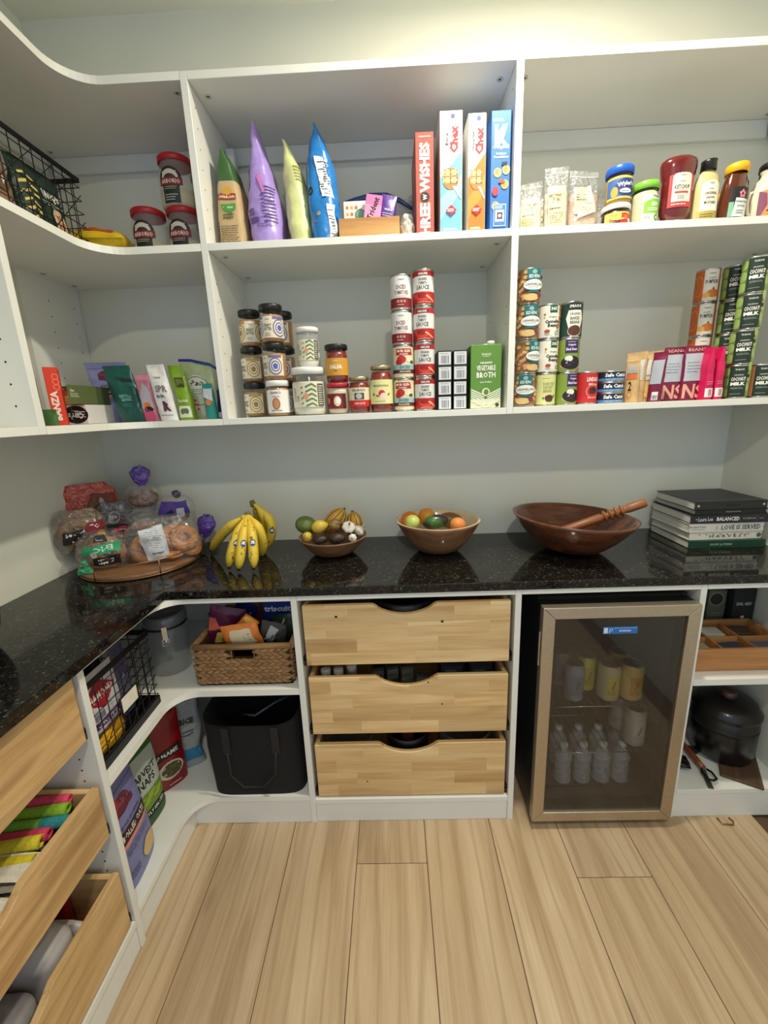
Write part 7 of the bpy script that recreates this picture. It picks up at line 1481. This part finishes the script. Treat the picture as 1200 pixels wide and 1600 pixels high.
p0, p1 = ony(942, 991, -.533), ony(998, 971, -.533)
P = Print(lambda u, v, d: Vector((u-fo.x, -.5322-d-fo.y, v)))
x0_, x1_, z0_, z1_ = p0.x, p1.x, p0.z, p0.z+.024
P.rect(x0_, x1_, z0_, z1_, (36, 110, 190)); P.ring(x0_+.024, z0_+.014, .0035, .005, (226, 236, 246)); P.rect(x0_+.018, x0_+.021, z0_+.004, z0_+.009, (226, 236, 246)); P.text('GET REWARDS', (x0_+x1_)/2+.014, z0_+.010, .005, (240, 244, 250), w=.036, bold=.05); P.rect(x0_+.032, x1_-.003, z1_-.006, z1_-.004, (150, 190, 230)); P.rect(x0_+.002, x0_+.014, z0_+.003, z1_-.003, (214, 222, 230)); P.build(door, 'sticker')
P = Print(lambda u, v, d: Vector((u-fo.x, dyf-.0003-d-fo.y, v))); pc = ony(945, 1275, dyf); P.text('NewAir', pc.x, dz0+.014, .006, (196, 190, 178), w=.046, bold=.02); P.build(door, 'lettering')
# racks
def rack(z_):
    m_ = MB()
    for y in (-.455, -.27, -.075): m_.tube([(fx0+.036-fo.x, y-fo.y, z_), (fx1-.036-fo.x, y-fo.y, z_)], .002, CH, n=5)
    x = fx0+.045
    while x < fx1-.04: m_.tube([(x-fo.x, -.46-fo.y, z_+.003), (x-fo.x, -.07-fo.y, z_+.003)], .0013, CH, n=4); x += .024
    o = m_.build('wire_rack', fr); o['kind'] = 'stuff'
zr1, zr2 = .423, .235
rack(zr1); rack(zr2)
def sodacan(label, u, v, Y, z_, c, c2, txt, rz=0.0, r=.035, h=.134):
    p = ony(u, v, Y); t = thing('drink_can', label, 'can', (p.x, Y, z_), rz, 'drink cans in the fridge')
    m_ = col(c, rough=.3, metal=.2, var=.05)
    MB().lathe([(0, .003), (r*.70, 0), (r*.98, .009), (r, .012), (r, h-.016), (r*.84, h-.003), (r*.86, h), (r*.80, h), (r*.78, h-.004), (0, h-.004)], m_, n=24).lathe([(r*.845, h-.0045), (r*.87, h-.001), (r*.86, h+.0004), (r*.78, h-.001), (0, h-.002)], METAL, n=24).build('can_body', t)
    P = Print(s_cyl(r*1.002), step=.006); P.rect(-.020, .024, h*.20, h*.74, c2); P.text(txt, 0, h*.5, .012, (60, 50, 50), w=.034, rot=PI/2-.2); P.lines(-.016, .018, h*.24, h*.36, 3, (110, 100, 80)); P.build(t)
za = zr1+.0055
sodacan('silver grey drink can at the left of the upper fridge rack', 897, 1085, -.415, za, (150, 156, 166), (120, 128, 140), 'water', r=.032, h=.14)
sodacan('yellow drink can behind the silver one', 917, 1075, -.385, za, (206, 200, 70), (190, 180, 60), 'lemon')
sodacan('cream and yellow drink can in the middle of the upper rack', 946, 1082, -.415, za, (200, 190, 140), (210, 190, 70), 'citrus')
sodacan('orange yellow drink can at the right of the upper rack', 983, 1085, -.415, za, (214, 184, 110), (206, 150, 50), 'tropic', r=.037)
sodacan('pale yellow drink can at the back of the upper rack', 963, 1070, -.34, za, (206, 180, 110), (214, 190, 130), 'soda')
sodacan('silver drink can at the back left of the upper rack', 885, 1065, -.36, za, (120, 126, 136), (100, 106, 118), 'water')
sodacan('white drink can with dark script on the lower fridge rack', 993, 1155, -.415, zr2+.0055, (190, 186, 178), (206, 200, 190), 'Hint', h=.145)
sodacan('pale drink can beside the white one on the lower rack', 975, 1140, -.36, zr2+.0055, (170, 166, 160), (180, 176, 170), 'Hint')
WG = clear((226, 232, 236), .50, .08, .8, 60, ior=1.9)
wb0 = None
for i, (u, Y) in enumerate(((878, -.41), (908, -.41), (938, -.41), (967, -.41), (868, -.325), (898, -.325), (928, -.325), (957, -.325))):
    p = ony(u, 1205, Y)
    l_ = 'clear water bottle at the bottom of the fridge, '+('leftmost in front', 'second in front', 'third in front', 'fourth in front', 'leftmost behind', 'second behind', 'third behind', 'fourth behind')[i]
    if wb0 is None:
        wb0 = thing('water_bottle', l_, 'bottle', (p.x, Y, fz0+.055), 0, 'water bottles in the fridge')
        pr = [(0, .004), (.026, 0), (.031, .006)]+[(.031-(.004 if k % 2 else 0), .012+k*.008) for k in range(10)]+[(.031, .095), (.030, .11), (.022, .125), (.013, .140), (.012, .147)]
        MB().lathe(pr, WG, n=20).build('bottle_body', wb0); MB().lathe([(.013, .142), (.0145, .143), (.0145, .156), (0, .157)], col((226, 228, 230), rough=.4), n=16).build('cap', wb0)
    else: copy_tree(wb0, (p.x, Y, fz0+.055), l_)

# ================================================================== RIGHT BASE UNIT
zs = .5535; zbm = .1195
ox0 = 2.135
t = thing('tea_organizer', 'wooden divided tray holding packets on the right base shelf', 'tray', (2.305, -.462, zs))
w_, d_, h_ = .335, .20, .080
OW = wood('tray_wood', (182, 126, 74), (146, 94, 50), (204, 150, 96), 'X', 1.2, .5)
mb = MB().box(-w_/2, w_/2, 0, .010, 0, h_, OW, bev=.001).build('front_board', t)
for a in ((-w_/2, w_/2, d_-.010, d_, 0, h_), (-w_/2, -w_/2+.010, .010, d_-.010, 0, h_), (w_/2-.010, w_/2, .010, d_-.010, 0, h_)): MB().box(*a, OW, bev=.001).build('side_board', t)
MB().box(-w_/2+.01, w_/2-.01, .01, d_-.01, 0, .005, OW).build('base', t)
for x in (-.055, .055): MB().box(x-.003, x+.003, .0105, d_-.0105, .0055, h_-.012, OW).build('divider', t)
MB().box(-w_/2+.0105, w_/2-.0105, .100, .106, .0055, h_-.016, OW).build('divider', t)
q = random.Random(8)
for i, (x, y, c) in enumerate(((2.19, -.408, (170, 160, 130)), (2.305, -.408, (60, 70, 90)), (2.41, -.408, (90, 100, 120)), (2.19, -.300, (110, 120, 90)), (2.305, -.300, (190, 190, 180)), (2.41, -.300, (70, 60, 50)))):
    t = thing('tea_packet', ('cream', 'slate blue', 'blue grey', 'green', 'white', 'brown')[i]+' packets in the divided tray, '+('front left', 'front middle', 'front right', 'back left', 'back middle', 'back right')[i]+' section', 'packet', (x, y, zs+.006)); MB().box(-.038, .038, -.032, .030, 0, .050, col(c, rough=.5, var=.15), bev=.002, mtx=Matrix.Rotation(q.uniform(-.1, .1), 4, 'Z')).build('sachet', t)
def rtxt(s_, c=(200, 200, 196)): return lambda P, w, h: (P.text(s_, 0, h*.70, .012, c, w=w*.7, bold=.02), P.ell(0, h*.42, .007, .007, c, n=12))
carton('tea_box', 'black tea box with white lettering behind the divided tray', 'box', 2.415, 2.494, -.255, zs, .745, .12, (30, 30, 34), rtxt('EARL GREY'))
carton('tea_box', 'olive grey box with a dark circle behind the divided tray at the left', 'box', 2.345, 2.412, -.225, zs, .730, .12, (96, 100, 84), lambda P, w, h: (P.ell(-w*.05, h*.80, .024, .024, (36, 38, 34)), P.ring(-w*.05, h*.80, .024, .027, (150, 150, 130)), P.lines(-w*.3, w*.3, h*.3, h*.5, 4, (140, 140, 120))))
carton('tea_box', 'dull brown box left of the olive grey box on the tea shelf', 'box', 2.250, 2.335, -.180, zs, .76, .12, (70, 66, 56), rtxt('MINT', (130, 150, 120)))
# bottom: black pot
t = thing('pressure_cooker', 'large black glossy cooking pot at the back of the bottom right shelf', 'pot', (2.372, -.345, zbm))
MB().lathe([(0, 0), (.105, 0), (.115, .006), (.118, .03), (.122, .035), (.122, .18), (.118, .185), (.126, .19), (.126, .20), (.105, .225), (.05, .24), (0, .243)], col((9, 9, 10), rough=.3, coat=.15), n=44).build('pot_body', t)
MB().lathe([(.030, .240), (.032, .262), (.026, .268), (0, .269)], col((90, 70, 66), rough=.3, metal=.6), n=24).build('lid_knob', t)
MB().lathe([(.1225, .13), (.1232, .13), (.1232, .145), (.1225, .145)], col((40, 38, 36), rough=.4, metal=.5), n=44).build('trim_band', t)
t = thing('cutting_board', 'dark brown wooden cutting board lying at the right front of the bottom shelf', 'board', (2.300, -.405, zbm), -.55); MB().box(-.060, .060, -.085, .085, 0, .010, wood('dark_board', (84, 62, 44), (60, 42, 28), (104, 80, 58), 'Y', 1, .6), bev=.004, seg=2).build('board', t)
t = thing('leather_pouch', 'dark brown crumpled leather piece left of the cooking pot', 'pouch', (2.215, -.290, zbm)); B = Bag(.11, .10, .022, Bv=pillow, e=2.4, cr=.006, seed=140, k=30); o = B.mesh(col((60, 44, 34), rough=.6, bump=.4)).build('leather', t); o.rotation_euler = (-PI/2, 0, .5); o.location = (0, -.04, .012)
def stick(name, label, cat, a, b_, r, m_, part='handle'):
    t = thing(name, label, cat, a); v = Vector(b_)-Vector(a); MB().tube([(0, 0, 0), v*.3, v*.7, v], [r*.8, r, r, r*.9], m_, n=10).build(part, t); return t, v
pa, pb_ = onz(1072, 1158, zbm+.012), onz(1110, 1202, zbm+.012)
t, v = stick('bottle_opener', 'bottle opener with a reddish wooden handle near the shelf front', 'opener', pa, pb_, .011, wood('red_wood', (140, 74, 40), (96, 46, 24), (160, 92, 54), 'X', 3, .35, coat=.3))
n_ = v.normalized(); sd = Vector((-n_.y, n_.x, 0)); MB().tube([v+n_*.004-sd*.008, v+n_*.018-sd*.017, v+n_*.046-sd*.015, v+n_*.052, v+n_*.046+sd*.015, v+n_*.018+sd*.017, v+n_*.004+sd*.008], .0036, col((40, 36, 34), rough=.3, metal=.8), n=8).build('opener_loop', t)
t = thing('utensil_pack', 'glossy black plastic packet at the left front of the bottom right shelf', 'packet', onz(1072, 1196, zbm+.001)); B = Bag(.10, .075, .028, Bv=pillow, e=2.4, cr=.006, seed=141, k=40); o = B.mesh(foil((14, 14, 16), rough=.12)).build('wrapper', t); o.rotation_euler = (-PI/2, 0, -.3); o.location = (.01, -.03, .016)
a, b_ = onz(1105, 1190, zbm+.003), onz(1125, 1232, zbm+.003); t = thing('flat_spatula', 'flat grey metal blade lying beside the bottle opener', 'utensil', a); v = b_-a; sd = Vector((-v.y, v.x, 0)).normalized()*.008
MB().prism([(-sd.x, -sd.y), (v.x-sd.x, v.y-sd.y), (v.x+sd.x, v.y+sd.y), (sd.x, sd.y)], 0, .002, col((110, 106, 98), rough=.4, metal=.7)).build('blade', t)
t = thing('whisk', 'small white-handled tool with black bristles in front of the pot', 'utensil', onz(1125, 1158, zbm+.006)); v = onz(1158, 1172, zbm+.006)-onz(1125, 1158, zbm+.006); MB().tube([(0, 0, 0), v], .004, col((206, 204, 196), rough=.4), n=8).build('handle', t); MB().tube([v*-.1, v*-.6], [.008, .011], col((16, 16, 16), rough=.9, bump=.5), n=10).build('bristles', t)
p = onz(1126, 1273, .003); t = thing('metal_clip', 'small bent bronze clip lying on the floor by the right kick board', 'clip', (p.x, p.y, .002)); MB().tube([(-.022, .010, .0025), (-.020, -.012, .0025), (.014, -.016, .0025), (.024, -.004, .0025), (.018, .010, .0025)], .0025, GOLD, n=6).build('wire_loop', t)

carton('storage_case', 'black case standing at the back left of the bottom right shelf', 'case', 2.130, 2.250, -.215, zbm, zbm+.30, .18, (16, 16, 18))
# ================================================================== final fitting so that neighbours touch instead of clipping
FIT = {  # name: (dx, dy, dz, scale x, y, z)
 'apple': (-.001, -.002, .007, .86, .86, .86), 'orange': (.002, .004, 0, .93, .93, .93), 'avocado.002': (.002, 0, .002, .95, .95, .95), 'mango.001': (-.004, .010, 0, .95, .9, .9), 'tangerine': (.004, -.004, .002, .92, .92, .92),
 'pear': (0, .002, .008, .92, .92, .92), 'pear.001': (-.003, .002, .003, .86, .86, .86), 'avocado': (.002, 0, -.001, .84, .84, .84), 'avocado.001': (-.002, 0, -.001, .88, .88, .88), 'garlic': (0, .003, .004, .92, .92, .92), 'garlic.002': (0, -.004, -.002, .86, .86, .86), 'potato': (0, -.003, 0, .84, .84, .84), 'squash.001': (.007, 0, 0),
 'candy_pouch': (-.004, -.006, .006, .9, .8, 1), 'candy_pouch.001': (-.010, 0, .006, .85, .7, 1), 'candy_pouch.002': (-.008, -.008, .006, .85, .7, 1), 'gum_pack': (-.012, 0, .001), 'zip_bag': (.002, .042, .0, .88, .72, 1.08), 'produce_bag': (-.020, 0, 0, .8, .8, 1),
 'tortilla_chip_bag': (-.008, 0, 0, .94, 1, 1), 'chip_bag': (-.004, 0, 0, .94, 1, 1), 'chip_bag.001': (.002, 0, 0, .93, 1, 1), 'chip_bag.002': (.003, 0, 0, .92, 1, 1), 'olive_can': (.0008, 0, 0), 'tuna_can': (.002, 0, 0), 'tuna_can.001': (.002, 0, 0), 'tuna_can.002': (.002, 0, 0),
 'drink_can': (-.005, 0, 0), 'drink_can.001': (.002, .026, 0, .94, .94, 1), 'drink_can.002': (.006, 0, 0), 'drink_can.005': (-.012, .030, 0, .92, .92, 1), 'drink_can.006': (-.010, 0, 0), 'drink_can.007': (-.010, .022, 0),
 'pressure_cooker': (.014, .012, .011, .84, .84, .95), 'cutting_board': (.098, -.006, 0), 'bottle_opener': (-.026, 0, .006), 'flat_spatula': (-.030, 0, .0006), 'utensil_pack': (-.052, 0, .006, .8, .8, .9), 'whisk': (-.120, -.060, .004), 'leather_pouch': (-.026, 0, .013, .8, .8, 1), 'metal_clip': (0, -.022, 0),
 'mayonnaise_jar': (.004, 0, 0, .88, .88, .98), 'jam_jar': (-.005, 0, 0, .95, .95, 1), 'bouillon_jar': (-.004, 0, 0, .97, .97, 1), 'mustard_bottle': (.008, 0, 0, .94, .94, 1), 'honey_bottle': (-.004, 0, .0014, .92, .95, 1), 'syrup_jug': (.010, 0, 0, .97, 1, 1), 'spice_jar': (-.062, .012, 0),
 'flour_pouch': (-.004, 0, 0, .82, .9, 1), 'flour_pouch.002': (.004, 0, 0, .88, .9, 1), 'flour_pouch.003': (.008, 0, 0, .92, .9, 1), 'oats_bag': (.004, .062, 0, .92, .8, 1), 'cracker_box': (-.020, -.012, 0), 'pasta_box': (.010, .004, 0), 'snack_pouch': (-.004, 0, 0, .86, .8, 1), 'snack_pouch.001': (.002, 0, 0, .85, .8, 1), 'snack_pouch.003': (-.006, 0, 0, .86, .8, 1), 'snack_pouch.004': (.006, 0, 0, .84, .8, 1), 'zip_bag.001': (.008, .012, 0, .92, .8, 1), 'snack_pouch.006': (.004, -.008, 0, .8, .8, 1),
 'snack_pouch.007': (.022, 0, 0, .68, .65, 1), 'snack_pouch.008': (.006, .006, 0, .75, .7, 1), 'snack_pouch.009': (.010, .006, 0, .70, .7, 1), 'snack_pouch.010': (.000, -.006, 0, .8, .6, 1), 'snack_pouch.011': (0, 0, 0, .86, .7, 1), 'snack_pouch.012': (-.003, 0, 0, .84, .7, 1), 'snack_pouch.013': (-.002, 0, 0, .9, 1, 1), 'snack_pouch.014': (.002, 0, 0, .9, 1, 1),
 'cracker_box.002': (-.016, .020, 0, .94, 1, 1), 'cracker_box.003': (-.032, .036, 0), 'snack_bag.008': (-.016, .020, 0, .8, .7, 1), 'snack_bag.005': (.006, .030, .006, .9, .7, .95), 'snack_bag.006': (0, .022, .022, .9, .7, 1), 'snack_bag.007': (.002, -.004, .012, .9, .6, 1), 'snack_bag.009': (.002, .004, .012, .8, .6, 1), 'snack_bag.010': (.002, .030, .014, .75, .6, 1), 'snack_bag.011': (.016, .0, .006, .8, .7, 1),
 'small_box': (0, .010, .004, .70, .7, .96), 'tea_packet.010': (0, -.004, .002, .93, .9, 1), 'tea_packet.011': (0, -.004, .002, .93, .9, 1), 'tea_packet.012': (0, -.004, .002, .93, .9, 1),
 'snack_bag.002': (-.004, -.012, 0, .8, .8, 1), 'nut_bag.001': (-.030, .010, 0, .8, .7, 1), 'nut_bag': (-.004, .010, 0, .95, .8, 1), 'snack_bag.013': (-.036, 0, 0, 1, .8, 1), 'snack_bag': (.004, .002, .010),
 'towel.004': (0, -.014, .008, .9, .7, .9), 'towel.003': (0, .004, 0, 1, .8, 1), 'bread_bag.007': (.006, .020, 0, .94, .82, 1), 'bread_bag.008': (-.006, .022, 0, .95, .84, 1), 'bread_bag.003': (-.008, 0, .002), 'bread_bag.004': (-.004, .004, 0, .9, .7, .95), 'bread_bag.005': (.006, .006, 0, .85, .8, .9), 'bread_bag.001': (.002, .012, 0, .88, .8, 1), 'bread_bag.002': (.010, .004, 0, .9, .8, 1), 'bread_bag': (-.004, .006, 0, .9, .8, 1), 'bread_bag.006': (-.006, .004, 0, .95, .8, 1),
}
for i in range(4): FIT['pumpkin_can'+('.%03d' % i if i else '')] = (-.006, .026, 0)
for i in range(7): FIT['cleaning_cloth'+('.%03d' % i if i else '')] = (0, -.016-.0035*i, 0, 1, .86, .9)
for n_, f in FIT.items():
    o = bpy.data.objects.get(n_)
    if o is None: continue
    o.location = Vector(o.location)+Vector(f[:3])
    if len(f) > 3: o.scale = f[3:]
